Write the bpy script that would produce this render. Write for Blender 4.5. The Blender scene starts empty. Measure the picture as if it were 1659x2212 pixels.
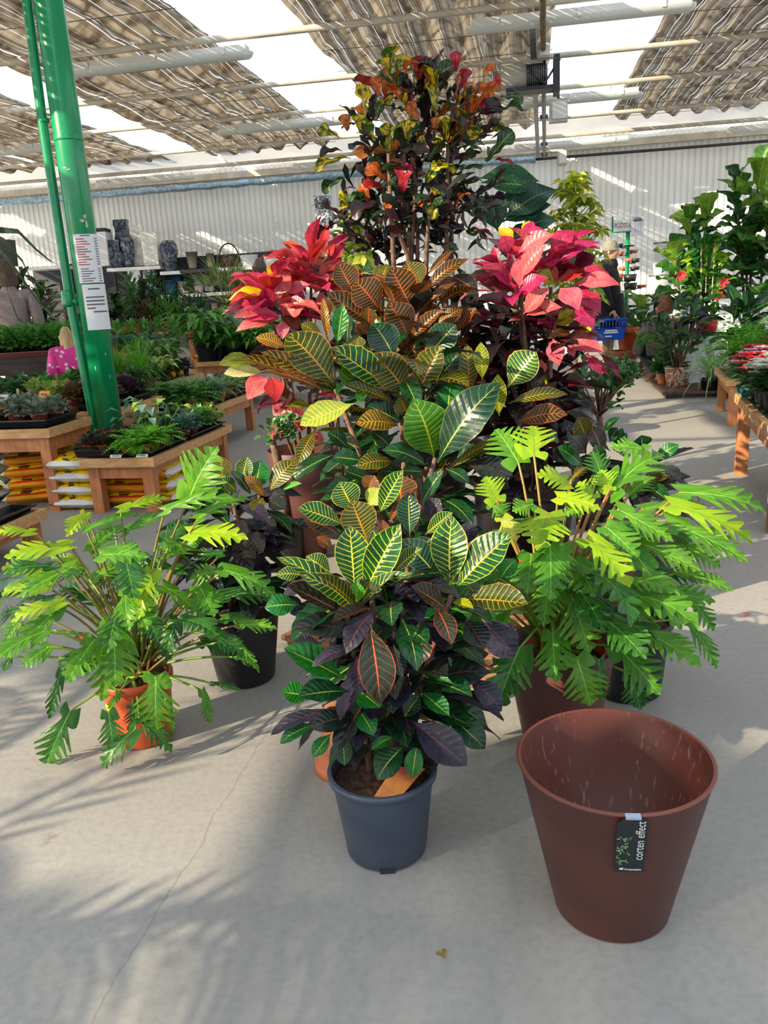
import bpy, bmesh, math, random
from mathutils import Vector, Matrix
random.seed(7)
scn = bpy.context.scene
COL = scn.collection
# ------------------------------------------------------------------ camera
FPX, CX, CY = 1750.0, 829.5, 1106.0
PITCH, ROLL, CAMH = math.radians(15.0), 0.057, 1.12
_F = Vector((0, math.cos(PITCH), -math.sin(PITCH)))
_U = Vector((0, math.sin(PITCH), math.cos(PITCH)))
_R = Vector((1, 0, 0))
CR = _R * math.cos(ROLL) - _U * math.sin(ROLL)
CU = _U * math.cos(ROLL) + _R * math.sin(ROLL)
CAM = Vector((0, 0, CAMH))
cd = bpy.data.cameras.new('camera')
cd.sensor_fit = 'HORIZONTAL'; cd.sensor_width = 36.0; cd.lens = 36.0 * FPX / 1659.0
cd.clip_start = 0.05; cd.clip_end = 200
cam = bpy.data.objects.new('camera', cd); COL.objects.link(cam)
m = Matrix((CR, CU, -_F)).transposed().to_4x4(); m.translation = CAM
cam.matrix_world = m
scn.camera = cam
# ------------------------------------------------------------------ world, sun, exposure
w = bpy.data.worlds.new('sky'); scn.world = w; w.use_nodes = True
bg = w.node_tree.nodes['Background']
bg.inputs['Color'].default_value = (0.78, 0.885, 1.0, 1); bg.inputs['Strength'].default_value = 1.28
SUN_AZ, SUN_EL = math.radians(30), math.radians(23)
SD = Vector((math.cos(SUN_AZ) * math.cos(SUN_EL), math.sin(SUN_AZ) * math.cos(SUN_EL), -math.sin(SUN_EL)))
sl = bpy.data.lights.new('sun', 'SUN'); sl.energy = 7.2; sl.angle = math.radians(0.5); sl.color = (1.0, 0.85, 0.61)
so = bpy.data.objects.new('sun', sl); COL.objects.link(so); so.location = (-8, -6, 8)
so.rotation_euler = SD.to_track_quat('-Z', 'Y').to_euler()
scn.view_settings.view_transform = 'Standard'; scn.view_settings.look = 'None'
scn.view_settings.gamma = 1.0; scn.view_settings.use_curve_mapping = False
scn.view_settings.exposure = 0.55


# ------------------------------------------------------------------ helpers
def ray(x, y): return (x - CX) / FPX * CR - (y - CY) / FPX * CU + _F
def Zp(x, y, z=0.0):
    d = ray(x, y); return CAM + d * ((z - CAMH) / d.z)
def Yp(x, y, Y):
    d = ray(x, y); return CAM + d * (Y / d.y)
def ppm(p): return FPX / (Vector(p) - CAM).dot(_F)      # pixels per metre at a point
YAW = math.radians(9.5)
EX = Vector((math.cos(YAW), -math.sin(YAW), 0)); EY = Vector((math.sin(YAW), math.cos(YAW), 0))
def room(u, v, z=0.0): return EX * u + EY * v + Vector((0, 0, z))
def V3(*a): return Vector(a)
def rnd(a, b): return random.uniform(a, b)

class MB:
    def __init__(s): s.v = []; s.f = []; s.uv = None; s.sm = []
    def add(s, vs, fs, smooth=False):
        n = len(s.v); s.v.extend([tuple(q) for q in vs]); s.f.extend([tuple(i + n for i in f) for f in fs]); s.sm.extend([smooth] * len(fs)); return s
    def box(s, c, size, rz=0.0, M=None):
        hx, hy, hz = size[0] / 2, size[1] / 2, size[2] / 2
        P = [Vector((x, y, z)) for z in (-hz, hz) for y in (-hy, hy) for x in (-hx, hx)]
        R = M if M is not None else Matrix.Rotation(rz, 3, 'Z')
        P = [R @ p + Vector(c) for p in P]
        return s.add(P, [(0, 2, 3, 1), (4, 5, 7, 6), (0, 1, 5, 4), (2, 6, 7, 3), (0, 4, 6, 2), (1, 3, 7, 5)])
    def tube(s, pts, r0, r1=None, n=6, caps=True):
        pts = [Vector(p) for p in pts]
        if r1 is None: r1 = r0
        rs = r0 if isinstance(r0, (list, tuple)) else [r0 + (r1 - r0) * i / (len(pts) - 1) for i in range(len(pts))]
        vs = []; fs = []
        for i, p in enumerate(pts):
            t = (pts[min(i + 1, len(pts) - 1)] - pts[max(i - 1, 0)]).normalized()
            a = t.orthogonal().normalized() if i == 0 else (a - t * a.dot(t)).normalized()
            b = t.cross(a)
            for k in range(n):
                th = 2 * math.pi * k / n
                vs.append(p + (a * math.cos(th) + b * math.sin(th)) * rs[i])
        for i in range(len(pts) - 1):
            for k in range(n):
                fs.append((i * n + k, i * n + (k + 1) % n, (i + 1) * n + (k + 1) % n, (i + 1) * n + k))
        if caps:
            fs.append(tuple(reversed(range(n)))); fs.append(tuple(range((len(pts) - 1) * n, len(pts) * n)))
        return s.add(vs, fs, True)
    def lathe(s, prof, n=40, c=(0, 0, 0), close=False):
        vs = []; fs = []
        for r, z in prof:
            for k in range(n):
                th = 2 * math.pi * k / n; vs.append((c[0] + r * math.cos(th), c[1] + r * math.sin(th), c[2] + z))
        for i in range(len(prof) - 1):
            for k in range(n): fs.append((i * n + k, i * n + (k + 1) % n, (i + 1) * n + (k + 1) % n, (i + 1) * n + k))
        if prof[0][0] > 1e-5 and not close: fs.append(tuple(reversed(range(n))))
        if close:
            j = (len(prof) - 1) * n
        return s.add(vs, fs, True)
    def disc(s, c, r, n=32, wob=0.0):
        vs = [Vector(c)] + [Vector(c) + Vector((math.cos(2 * math.pi * k / n) * r, math.sin(2 * math.pi * k / n) * r, rnd(-wob, wob))) for k in range(n)]
        return s.add(vs, [(0, 1 + k, 1 + (k + 1) % n) for k in range(n)], True)
    def quad(s, a, b, c, d): return s.add([a, b, c, d], [(0, 1, 2, 3)])
    def mesh(s, name, mat=None):
        me = bpy.data.meshes.new(name); me.from_pydata(s.v, [], s.f)
        if s.uv:
            ul = me.uv_layers.new(name='UVMap')
            for l in me.loops: ul.data[l.index].uv = s.uv[l.vertex_index]
        me.polygons.foreach_set('use_smooth', s.sm)
        if mat is not None: me.materials.append(mat)
        me.update(); return me
    def build(s, name, mat=None, parent=None, loc=None, smooth_angle=None):
        """vertices are in world space; the object's origin is put at loc (parts: relative to the parent's origin)"""
        o = bpy.data.objects.new(name, s.mesh(name, mat)); COL.objects.link(o)
        if parent is not None:
            o.parent = parent; o.location = -world_loc(parent)
        if smooth_angle: 
            pass
        return o
def world_loc(o):
    p = Vector((0, 0, 0))
    while o is not None: p += o.location; o = o.parent
    return p
def thing(name, label, cat, loc=(0, 0, 0), group=None):
    o = bpy.data.objects.new(name, None); COL.objects.link(o); o.location = loc; o.empty_display_size = 0.05
    o['label'] = label; o['category'] = cat
    if group: o['group'] = group
    return o
def tag(o, label, cat, group=None):
    o['label'] = label; o['category'] = cat
    if group: o['group'] = group
    return o
def struct(o): o['kind'] = 'structure'; return o
def stuff(o): o['kind'] = 'stuff'; return o
def recenter(o, loc):
    """move a mesh object's origin to loc without moving its geometry"""
    d = Vector(loc) - o.location; o.data.transform(Matrix.Translation(-d)); o.location = Vector(loc); return o
def copy_tree(o, parent=None):
    c = o.copy(); COL.objects.link(c); c.parent = parent
    for ch in o.children: copy_tree(ch, c)
    return c

# ------------------------------------------------------------------ materials
def nt(name):
    m = bpy.data.materials.new(name); m.use_nodes = True; t = m.node_tree
    return m, t, t.nodes, t.links, t.nodes['Principled BSDF']
def col(c): return (c[0], c[1], c[2], 1)
def srgb(r, g, b):
    f = lambda c: (c / 255 / 12.92) if c / 255 <= 0.04045 else ((c / 255 + 0.055) / 1.055) ** 2.4
    return (f(r), f(g), f(b))
def mat(name, c, rough=0.6, c2=None, scale=8.0, metal=0.0, bump=0.0, spec=0.5, stretch=None, detail=4, trans=0.0, coat=0.0):
    m, t, N, L, P = nt(name)
    P.inputs['Roughness'].default_value = rough; P.inputs['Metallic'].default_value = metal
    P.inputs['Specular IOR Level'].default_value = spec
    if coat: P.inputs['Coat Weight'].default_value = coat
    if c2 is None and not bump:
        P.inputs['Base Color'].default_value = col(c)
    else:
        tc = N.new('ShaderNodeTexCoord'); mp = N.new('ShaderNodeMapping'); L.new(tc.outputs['Object'], mp.inputs['Vector'])
        if stretch: mp.inputs['Scale'].default_value = stretch
        nz = N.new('ShaderNodeTexNoise'); nz.inputs['Scale'].default_value = scale; nz.inputs['Detail'].default_value = detail
        L.new(mp.outputs['Vector'], nz.inputs['Vector'])
        mx = N.new('ShaderNodeMix'); mx.data_type = 'RGBA'; mx.inputs[6].default_value = col(c); mx.inputs[7].default_value = col(c2 or c)
        mr = N.new('ShaderNodeMapRange'); mr.inputs[1].default_value = 0.35; mr.inputs[2].default_value = 0.65
        L.new(nz.outputs['Fac'], mr.inputs[0]); L.new(mr.outputs[0], mx.inputs[0]); L.new(mx.outputs[2], P.inputs['Base Color'])
        if bump:
            b = N.new('ShaderNodeBump'); b.inputs['Strength'].default_value = bump; b.inputs['Distance'].default_value = 0.02
            L.new(nz.outputs['Fac'], b.inputs['Height']); L.new(b.outputs['Normal'], P.inputs['Normal'])
    if trans:
        tr = N.new('ShaderNodeBsdfTranslucent'); tr.inputs['Color'].default_value = col(c)
        ms = N.new('ShaderNodeMixShader'); ms.inputs[0].default_value = trans
        L.new(P.outputs[0], ms.inputs[1]); L.new(tr.outputs[0], ms.inputs[2]); L.new(ms.outputs[0], N['Material Output'].inputs['Surface'])
    return m
def mathn(N, L, op, a, b=None, clamp=False):
    n = N.new('ShaderNodeMath'); n.operation = op; n.use_clamp = clamp
    for i, v in enumerate((a, b)):
        if v is None: continue
        if isinstance(v, (int, float)): n.inputs[i].default_value = v
        else: L.new(v, n.inputs[i])
    return n.outputs[0]
def sstep(N, L, x, lo, hi):
    n = N.new('ShaderNodeMapRange'); n.interpolation_type = 'SMOOTHSTEP'
    L.new(x, n.inputs[0]); n.inputs[1].default_value = lo; n.inputs[2].default_value = hi; return n.outputs[0]
def mixc(N, L, f, a, b):
    n = N.new('ShaderNodeMix'); n.data_type = 'RGBA'
    for i, v in ((0, f), (6, a), (7, b)):
        if isinstance(v, (int, float)): n.inputs[i].default_value = v
        elif isinstance(v, tuple): n.inputs[i].default_value = col(v)
        else: L.new(v, n.inputs[i])
    return n.outputs[2]
def leafmat(name, base, base2=None, vein=None, mid=None, edge=None, n=9, vw=0.25, slant=1.6, mw=0.055, trans=0.3, rough=0.33, speck=None, patch=None, var=0.14, bump=0.3):
    """leaf with a midrib, side veins and a coloured margin, drawn from the blade's own uv"""
    m, t, N, L, P = nt(name)
    uvn = N.new('ShaderNodeUVMap'); sp = N.new('ShaderNodeSeparateXYZ'); L.new(uvn.outputs[0], sp.inputs[0])
    oi = N.new('ShaderNodeObjectInfo')
    u = mathn(N, L, 'ABSOLUTE', mathn(N, L, 'MULTIPLY', mathn(N, L, 'SUBTRACT', sp.outputs[0], 0.5), 2.0)); v = sp.outputs[1]
    cb = N.new('ShaderNodeCombineXYZ'); L.new(sp.outputs[0], cb.inputs[0]); L.new(v, cb.inputs[1]); L.new(mathn(N, L, 'MULTIPLY', oi.outputs['Random'], 50.0), cb.inputs[2])
    nz = N.new('ShaderNodeTexNoise'); nz.inputs['Scale'].default_value = 4.0; nz.inputs['Detail'].default_value = 3; L.new(cb.outputs[0], nz.inputs['Vector'])
    nz2 = N.new('ShaderNodeTexNoise'); nz2.inputs['Scale'].default_value = 14.0; nz2.inputs['Detail'].default_value = 2; L.new(cb.outputs[0], nz2.inputs['Vector'])
    c = mixc(N, L, sstep(N, L, nz.outputs['Fac'], 0.35, 0.65), base, base2 or tuple(x * 0.7 for x in base))
    if patch:
        c = mixc(N, L, sstep(N, L, mathn(N, L, 'ADD', nz.outputs['Fac'], mathn(N, L, 'MULTIPLY', u, 0.12)), 0.52, 0.60), c, patch)
    s = mathn(N, L, 'SUBTRACT', mathn(N, L, 'MULTIPLY', v, float(n)), mathn(N, L, 'MULTIPLY', u, slant))
    s = mathn(N, L, 'ADD', s, mathn(N, L, 'MULTIPLY', nz2.outputs['Fac'], 0.22))
    side = mathn(N, L, 'GREATER_THAN', sp.outputs[0], 0.5)
    s = mathn(N, L, 'ADD', s, mathn(N, L, 'MULTIPLY', side, 0.37))
    tri = mathn(N, L, 'MULTIPLY', mathn(N, L, 'ABSOLUTE', mathn(N, L, 'SUBTRACT', mathn(N, L, 'FRACT', s), 0.5)), 2.0)
    thr = mathn(N, L, 'ADD', mathn(N, L, 'MULTIPLY', u, vw * 0.55), 1.0 - vw)
    if vein:
        vm = sstep(N, L, mathn(N, L, 'SUBTRACT', tri, thr), -0.06, 0.06)
        vm = mathn(N, L, 'MULTIPLY', vm, sstep(N, L, mathn(N, L, 'ADD', nz2.outputs['Fac'], 0.25), 0.45, 0.7))
        vm = mathn(N, L, 'MULTIPLY', vm, sstep(N, L, v, 0.06, 0.16))
        c = mixc(N, L, vm, c, vein)
    if speck:
        vz = N.new('ShaderNodeTexVoronoi'); vz.inputs['Scale'].default_value = 16; L.new(cb.outputs[0], vz.inputs['Vector'])
        c = mixc(N, L, sstep(N, L, vz.outputs['Distance'], 0.2, 0.1), c, speck)
    if edge:
        c = mixc(N, L, sstep(N, L, u, 0.93, 0.97), c, edge)
    if mid:
        wv = mathn(N, L, 'MULTIPLY', mathn(N, L, 'SUBTRACT', 1.25, v), mw)
        c = mixc(N, L, sstep(N, L, mathn(N, L, 'SUBTRACT', u, wv), 0.02, -0.02), c, mid)
    hs = N.new('ShaderNodeHueSaturation'); L.new(c, hs.inputs['Color'])
    L.new(mathn(N, L, 'ADD', mathn(N, L, 'MULTIPLY', oi.outputs['Random'], 2 * var), 1.0 - var), hs.inputs['Value'])
    L.new(mathn(N, L, 'ADD', mathn(N, L, 'MULTIPLY', oi.outputs['Random'], -0.02), 0.51), hs.inputs['Hue'])
    L.new(hs.outputs[0], P.inputs['Base Color']); P.inputs['Roughness'].default_value = rough; P.inputs['Specular IOR Level'].default_value = 0.4
    if bump:
        h = mathn(N, L, 'ADD', mathn(N, L, 'MULTIPLY', tri, -0.6), mathn(N, L, 'MULTIPLY', nz2.outputs['Fac'], 0.3))
        b = N.new('ShaderNodeBump'); b.inputs['Strength'].default_value = bump; b.inputs['Distance'].default_value = 0.004
        L.new(h, b.inputs['Height']); L.new(b.outputs['Normal'], P.inputs['Normal'])
    tr = N.new('ShaderNodeBsdfTranslucent'); L.new(hs.outputs[0], tr.inputs['Color'])
    ms = N.new('ShaderNodeMixShader'); ms.inputs[0].default_value = trans
    L.new(P.outputs[0], ms.inputs[1]); L.new(tr.outputs[0], ms.inputs[2]); L.new(ms.outputs[0], N['Material Output'].inputs['Surface'])
    return m
def folmat(name, a, b, trans=0.3, rough=0.45, tip=None):
    """many small blades in one mesh: each blade takes its own tint"""
    m, t, N, L, P = nt(name)
    g = N.new('ShaderNodeNewGeometry')
    c = mixc(N, L, g.outputs['Random Per Island'], a, b)
    if tip:
        c = mixc(N, L, mathn(N, L, 'GREATER_THAN', mathn(N, L, 'FRACT', mathn(N, L, 'MULTIPLY', g.outputs['Random Per Island'], 7.31)), 0.72), c, tip)
    L.new(c, P.inputs['Base Color']); P.inputs['Roughness'].default_value = rough
    tr = N.new('ShaderNodeBsdfTranslucent'); L.new(c, tr.inputs['Color'])
    ms = N.new('ShaderNodeMixShader'); ms.inputs[0].default_value = trans
    L.new(P.outputs[0], ms.inputs[1]); L.new(tr.outputs[0], ms.inputs[2]); L.new(ms.outputs[0], N['Material Output'].inputs['Surface'])
    return m
# ================================================================== THE SETTING
# ---- floor
def floor_material():
    m, t, N, L, P = nt('concrete')
    g = N.new('ShaderNodeNewGeometry'); pos = g.outputs['Position']
    n1 = N.new('ShaderNodeTexNoise'); n1.inputs['Scale'].default_value = 0.9; n1.inputs['Detail'].default_value = 5; L.new(pos, n1.inputs['Vector'])
    n2 = N.new('ShaderNodeTexNoise'); n2.inputs['Scale'].default_value = 55; n2.inputs['Detail'].default_value = 3; L.new(pos, n2.inputs['Vector'])
    n3 = N.new('ShaderNodeTexNoise'); n3.inputs['Scale'].default_value = 5.5; n3.inputs['Detail'].default_value = 6; n3.inputs['Roughness'].default_value = 0.65; L.new(pos, n3.inputs['Vector'])
    c = mixc(N, L, sstep(N, L, n1.outputs['Fac'], 0.3, 0.7), srgb(150, 145, 140), srgb(166, 162, 156))
    c = mixc(N, L, mathn(N, L, 'MULTIPLY', sstep(N, L, n2.outputs['Fac'], 0.35, 0.75), 0.35), c, srgb(132, 126, 120))
    # dried dirt and brown spots
    c = mixc(N, L, mathn(N, L, 'MULTIPLY', sstep(N, L, n3.outputs['Fac'], 0.66, 0.72), 0.45), c, srgb(112, 98, 86))
    # hairline cracks along two straight joints
    sp = N.new('ShaderNodeSeparateXYZ'); L.new(pos, sp.inputs[0])
    wob = mathn(N, L, 'MULTIPLY', mathn(N, L, 'SUBTRACT', n3.outputs['Fac'], 0.5), 0.05)
    for (a, b) in (((590, 1555), (215, 2180)), ((1250, 1072), (1655, 1066))):
        p, q = Zp(*a), Zp(*b); d = (q - p).normalized(); nx, ny = -d.y, d.x
        e = mathn(N, L, 'ADD', mathn(N, L, 'MULTIPLY', sp.outputs[0], nx), mathn(N, L, 'MULTIPLY', sp.outputs[1], ny))
        e = mathn(N, L, 'ADD', mathn(N, L, 'SUBTRACT', e, p.x * nx + p.y * ny), wob)
        k = sstep(N, L, mathn(N, L, 'ABSOLUTE', e), 0.0032, 0.0008)
        c = mixc(N, L, mathn(N, L, 'MULTIPLY', k, 0.32), c, srgb(92, 86, 80))
    L.new(c, P.inputs['Base Color']); P.inputs['Roughness'].default_value = 0.62; P.inputs['Specular IOR Level'].default_value = 0.35
    b = N.new('ShaderNodeBump'); b.inputs['Strength'].default_value = 0.18; b.inputs['Distance'].default_value = 0.004
    L.new(n2.outputs['Fac'], b.inputs['Height']); L.new(b.outputs['Normal'], P.inputs['Normal'])
    return m
mb = MB(); mb.quad((-22, -14, 0), (22, -14, 0), (22, 20, 0), (-22, 20, 0))
struct(mb.build('floor', floor_material()))

# ---- corrugated back wall
WV = 14.2
M_wall = mat('white_cladding', srgb(240, 240, 236), 0.45, srgb(230, 230, 226), 1.5)
mb = MB(); us = []; u = -15.0; per = 0.095
prof = [(0.0, 0.0), (0.055, 0.0), (0.063, 0.022), (0.087, 0.022), (0.095, 0.0)]
pts = []
while u < 12:
    for du, dv in prof[:-1]: pts.append((u + du, dv))
    u += per
vs = []
for (uu, dv) in pts: vs.append(room(uu, WV + dv, 0)); vs.append(room(uu, WV + dv, 3.55))
mb.add(vs, [(2 * i, 2 * i + 2, 2 * i + 3, 2 * i + 1) for i in range(len(pts) - 1)])
struct(mb.build('wall_back', M_wall))
# ---- pale upright panel of the wall behind the big crotons
# ---- glazed roof above the mats
mg, t, N, L, P = nt('roof_glass')
tb = N.new('ShaderNodeBsdfTransparent'); tb.inputs['Color'].default_value = (0.97, 0.98, 0.98, 1)
gb = N.new('ShaderNodeBsdfGlossy'); gb.inputs['Roughness'].default_value = 0.05
ms = N.new('ShaderNodeMixShader'); ms.inputs[0].default_value = 0.04
L.new(tb.outputs[0], ms.inputs[1]); L.new(gb.outputs[0], ms.inputs[2]); L.new(ms.outputs[0], N['Material Output'].inputs['Surface'])
mb = MB(); mb.quad(room(-15, -12, 3.95), room(12, -12, 3.95), room(12, WV, 3.95), room(-15, WV, 3.95))
struct(mb.build('ceiling', mg))

# ---- slatted shade mats
def mat_material():
    m, t, N, L, P = nt('reed_mat')
    g = N.new('ShaderNodeNewGeometry')
    tc = N.new('ShaderNodeTexCoord')
    nz = N.new('ShaderNodeTexNoise'); nz.inputs['Scale'].default_value = 5.0; nz.inputs['Detail'].default_value = 5; L.new(tc.outputs['Object'], nz.inputs['Vector'])
    c = mixc(N, L, g.outputs['Random Per Island'], srgb(112, 98, 82), srgb(174, 160, 140))
    c = mixc(N, L, sstep(N, L, nz.outputs['Fac'], 0.42, 0.7), c, srgb(84, 70, 54))
    L.new(c, P.inputs['Base Color']); P.inputs['Roughness'].default_value = 0.8
    tr = N.new('ShaderNodeBsdfTranslucent'); L.new(c, tr.inputs['Color'])
    ms = N.new('ShaderNodeMixShader'); ms.inputs[0].default_value = 0.36
    L.new(P.outputs[0], ms.inputs[1]); L.new(tr.outputs[0], ms.inputs[2]); L.new(ms.outputs[0], N['Material Output'].inputs['Surface'])
    return m
M_reed = mat_material()
def shade_mat(u0, u1, v0, v1, label, dv=0.11, seed=1, sp=0.027, z0=3.36):
    rg = random.Random(seed)
    n = int((u1 - u0) / sp); nv = int((v1 - v0) / dv)
    mb = MB()
    SEG = 0.74; ph = [rg.uniform(-0.14, 0.14) for _ in range(60)]; lat = [rg.uniform(-0.02, 0.02) for _ in range(60)]
    def surf(u, v):
        k = v / SEG + 20; i = int(math.floor(k)); f = k - i
        am = 0.052 * (0.35 + 0.65 * abs(math.sin(math.pi * f)) ** 0.6)
        p = ph[i % 60] * (1 - f) + ph[(i + 1) % 60] * f
        z = z0 + am * math.sin(2 * math.pi * (u / 0.34 + p)) + 0.008 * math.sin(2 * math.pi * (u / 0.13 + 2 * p))
        e = lat[i % 60] * (1 - f) + lat[(i + 1) % 60] * f
        return e, z
    for i in range(n):
        u = u0 + (i + 0.5) * sp; wd = sp * rg.uniform(0.485, 0.52); dz = rg.uniform(-.004, .004)
        vs = []
        for j in range(nv + 1):
            v = v0 + (v1 - v0) * j / nv
            e, z = surf(u, v); e2, z2 = surf(u + sp * 0.4, v); sl = (z2 - z) / (sp * 0.4)
            k = wd
            vs.append(room(u - k + e, v, z - sl * k + dz)); vs.append(room(u + k + e, v, z + sl * k + dz))
        mb.add(vs, [(2 * j, 2 * j + 1, 2 * j + 3, 2 * j + 2) for j in range(nv)], True)
    c = room((u0 + u1) / 2, (v0 + v1) / 2, z0)
    root = thing('shade_mat', label, 'shade mat', c, 'slatted shade mats under the glass roof')
    stuff(mb.build('slat', M_reed, root))
    mw = MB()
    v = math.ceil((v0 + .02) / SEG) * SEG
    while v < v1:
        if v > 5: mw.tube([room(u0, v, z0 - .045), room((u0 + u1) / 2, v, z0 - .055), room(u1, v, z0 - .045)], 0.004, n=3)
        v += SEG
    if mw.v: mw.build('support_wire', M_wire, root)
    return root
M_wire = mat('steel_wire', srgb(120, 115, 108), 0.5, metal=0.6)
VM = 12.9
shade_mat(-7.15, -5.2, 1.0, VM, 'sagging slatted shade mat at the far left under the roof, left of the green column', seed=2)
shade_mat(-4.52, -2.5, 1.0, VM, 'broad wavy slatted shade mat above the left tables, crossed by the near lamp', seed=3)
shade_mat(-1.7, 0.42, 1.0, VM, 'wavy slatted shade mat in the middle, right above the tall curly croton', seed=4)
shade_mat(1.38, 3.35, 1.0, VM, 'slatted shade mat on the right of the widest bright skylight, above the fig trees', seed=5)
shade_mat(4.2, 6.2, 1.0, VM, 'slatted shade mat at the right end of the roof, mostly beyond the frame', seed=6)
shade_mat(-10.6, -7.3, -2.9, VM, 'slatted shade mat beyond the far left skylight, lengthened to shade the floor', seed=8, dv=.2)  # carried back past the frame to keep the left floor in shade
for i in range(5):  # unseen mats added behind the camera, front edges set to shade the foreground
    a, e = ((-10, -6.8), (-6.75, -3.95), (-3.9, -1.5), (-1.45, .95), (1.0, 3.4))[i]
    shade_mat(a, e, -9.5, -3.8 if i == 0 else -3.12, ['added slatted shade mat behind the viewer, far left', 'added slatted shade mat behind the viewer, second from left', 'added slatted shade mat behind the viewer, third from left', 'added slatted shade mat behind the viewer, fourth from left', 'added slatted shade mat behind the viewer, rightmost'][i], dv=.3, seed=20 + i)
# crumpled fabric between the mats and the wall
def crumple(u0, u1, v0, v1, seed, label):
    rg = random.Random(seed); mb = MB(); nu, nv = 26, 6; vs = []
    for j in range(nv + 1):
        for i in range(nu + 1):
            f = i / nu; g = j / nv
            vs.append(room(u0 + (u1 - u0) * f, v0 + (v1 - v0) * g, 3.40 - .16 * math.sin(math.pi * g) * (0.5 + .5 * math.sin(f * 9 + seed)) + rg.uniform(-.03, .03)))
    mb.add(vs, [(j * (nu + 1) + i, j * (nu + 1) + i + 1, (j + 1) * (nu + 1) + i + 1, (j + 1) * (nu + 1) + i) for j in range(nv) for i in range(nu)], True)
    o = mb.build('roof_fabric', M_fab); recenter(o, room((u0 + u1) / 2, (v0 + v1) / 2, 3.4)); tag(o, label, 'fabric')
M_fab = mat('grey_film', srgb(190, 186, 180), 0.5, srgb(150, 146, 138), 3.0, trans=0.6)
crumple(-9.5, -4.6, 12.6, 14.1, 1, 'crumpled grey roof film above the wall left of the long lamp')
crumple(-4.4, 0.2, 12.7, 14.1, 2, 'crumpled grey roof film above the wall behind the tall curly croton')
crumple(0.5, 6.5, 12.8, 14.1, 3, 'crumpled grey roof film above the wall over the fig trees')

# ---- roof pipes (room trim)
M_pipe = mat('cream_paint_pipe', srgb(196, 188, 174), 0.5, srgb(172, 162, 146), 6)
ti = 1
for v, r in ((-1.0, .028), (1.2, .028), (3.3, .028), (5.3, .028), (7.09, .028), (8.65, .026), (9.98, .026), (11.66, .026), (13.05, .03)):
    mb = MB(); mb.tube([room(-14, v, 3.2), room(0, v, 3.2), room(12, v, 3.2)], r, n=10)
    struct(mb.build('trim_%d' % ti, M_pipe)); ti += 1
mb = MB(); mb.box(room(-1.5, WV - .06, 3.2), (27, .1, .1), -YAW); struct(mb.build('trim_%d' % ti, M_pipe)); ti += 1
# foil duct along the top of the wall, left half; dark cable conduit, right half
M_foil = mat('aluminium_foil', srgb(150, 178, 196), 0.35, srgb(120, 140, 160), 20, metal=0.7, bump=0.6)
mb = MB(); P_ = []
for i in range(90):
    P_.append(room(-13 + 13.4 * i / 89, WV - .16, 3.05 + .008 * math.sin(i * 2.1)))
mb.tube(P_, [0.055 + .006 * math.sin(i * 1.7) for i in range(90)], n=10)
struct(mb.build('trim_%d' % ti, M_foil)); ti += 1
M_dark = mat('black_rubber', srgb(38, 40, 44), 0.5)
mb = MB(); mb.tube([room(0.4, WV - .1, 3.06), room(3, WV - .1, 3.05), room(11, WV - .1, 3.06)], .022, n=8)
struct(mb.build('trim_%d' % ti, M_dark)); ti += 1

# ---- strip lights hung under the pipes
M_lampbody = mat('grey_lamp_housing', srgb(205, 202, 194), 0.4)
M_lampglass = mat('milky_lamp_cover', srgb(222, 224, 220), 0.25, trans=0.3)
def strip_light(a, b, label):
    a = Vector(a); b = Vector(b); d = (b - a); ln = d.length; d.normalize()
    root = thing('strip_light', label, 'lamp', (a + b) / 2, 'fluorescent strip lights under the roof pipes')
    up = Vector((0, 0, 1)); s = d.cross(up).normalized()
    R = Matrix((d, s, up)).transposed()
    mb = MB(); mb.box((a + b) / 2 + up * .035, (ln, .11, .045), M=R); hs_ = mb.build('housing', M_lampbody, root)
    mc = MB(); pr = []
    n = 8
    vs = []
    ring = [(a, -.045, .35), (a, -.025, .8), (a, .0, 1.0), (b, .0, 1.0), (b, .025, .8), (b, .045, .35)]
    for e, off, q_ in ring:
        for k in range(n + 1):
            th = math.pi * k / n
            vs.append(e + d * off + s * (.062 * q_ * math.cos(th)) - up * (.055 * q_ * math.sin(th)) + up * .012)
    mc.add(vs, [(j * (n + 1) + k, j * (n + 1) + k + 1, (j + 1) * (n + 1) + k + 1, (j + 1) * (n + 1) + k) for j in range(5) for k in range(n)] + [tuple(range(n + 1)), tuple(range(5 * (n + 1), 6 * (n + 1)))], True)
    mc.build('cover', M_lampglass, root)
    for f in (.12, .5, .88):
        cl = MB(); cl.box(a + d * ln * f + up * .02, (.03, .135, .05), M=R); cl.build('clip', M_lampbody, hs_)
    for f in (.2, .8):
        hw = MB(); hw.tube([a + d * ln * f + up * .05, a + d * ln * f + up * .16], .004, n=4); hw.build('hanger', M_wire, hs_)
    return root
def LZ(x, y, z=3.06): return Zp(x, y, z)
def fix(x0, y0, x1, label, v, z=3.07):
    # from pixel column x0 to x1 along the line v = const
    def at(x):
        lo, hi = -14.0, 12.0
        for _ in range(50):
            mid = (lo + hi) / 2; p = room(mid, v, z) - CAM
            if CX + FPX * p.dot(CR) / p.dot(_F) < x: lo = mid
            else: hi = mid
        return room(lo, v, z)
    strip_light(at(x0), at(x1), label)
fix(150, 0, 535, 'long fluorescent strip light right beside the green column, nearest on the left', 7.09)
fix(1020, 0, 1490, 'long fluorescent strip light at the top right, nearest the viewer', 7.09)
fix(478, 0, 752, 'fluorescent strip light over the shelves, left of the curly croton crown', 9.98)
fix(-60, 0, 92, 'fluorescent strip light cut by the left picture edge beside the green pipe', 9.98)
fix(1090, 0, 1378, 'fluorescent strip light behind the roof motor under the wide skylight', 9.98)
fix(212, 0, 415, 'fluorescent strip light close to the wall above the wrapped pots', 13.05)
fix(635, 0, 735, 'fluorescent strip light by the wall half hidden behind the curly croton', 13.05)
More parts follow.
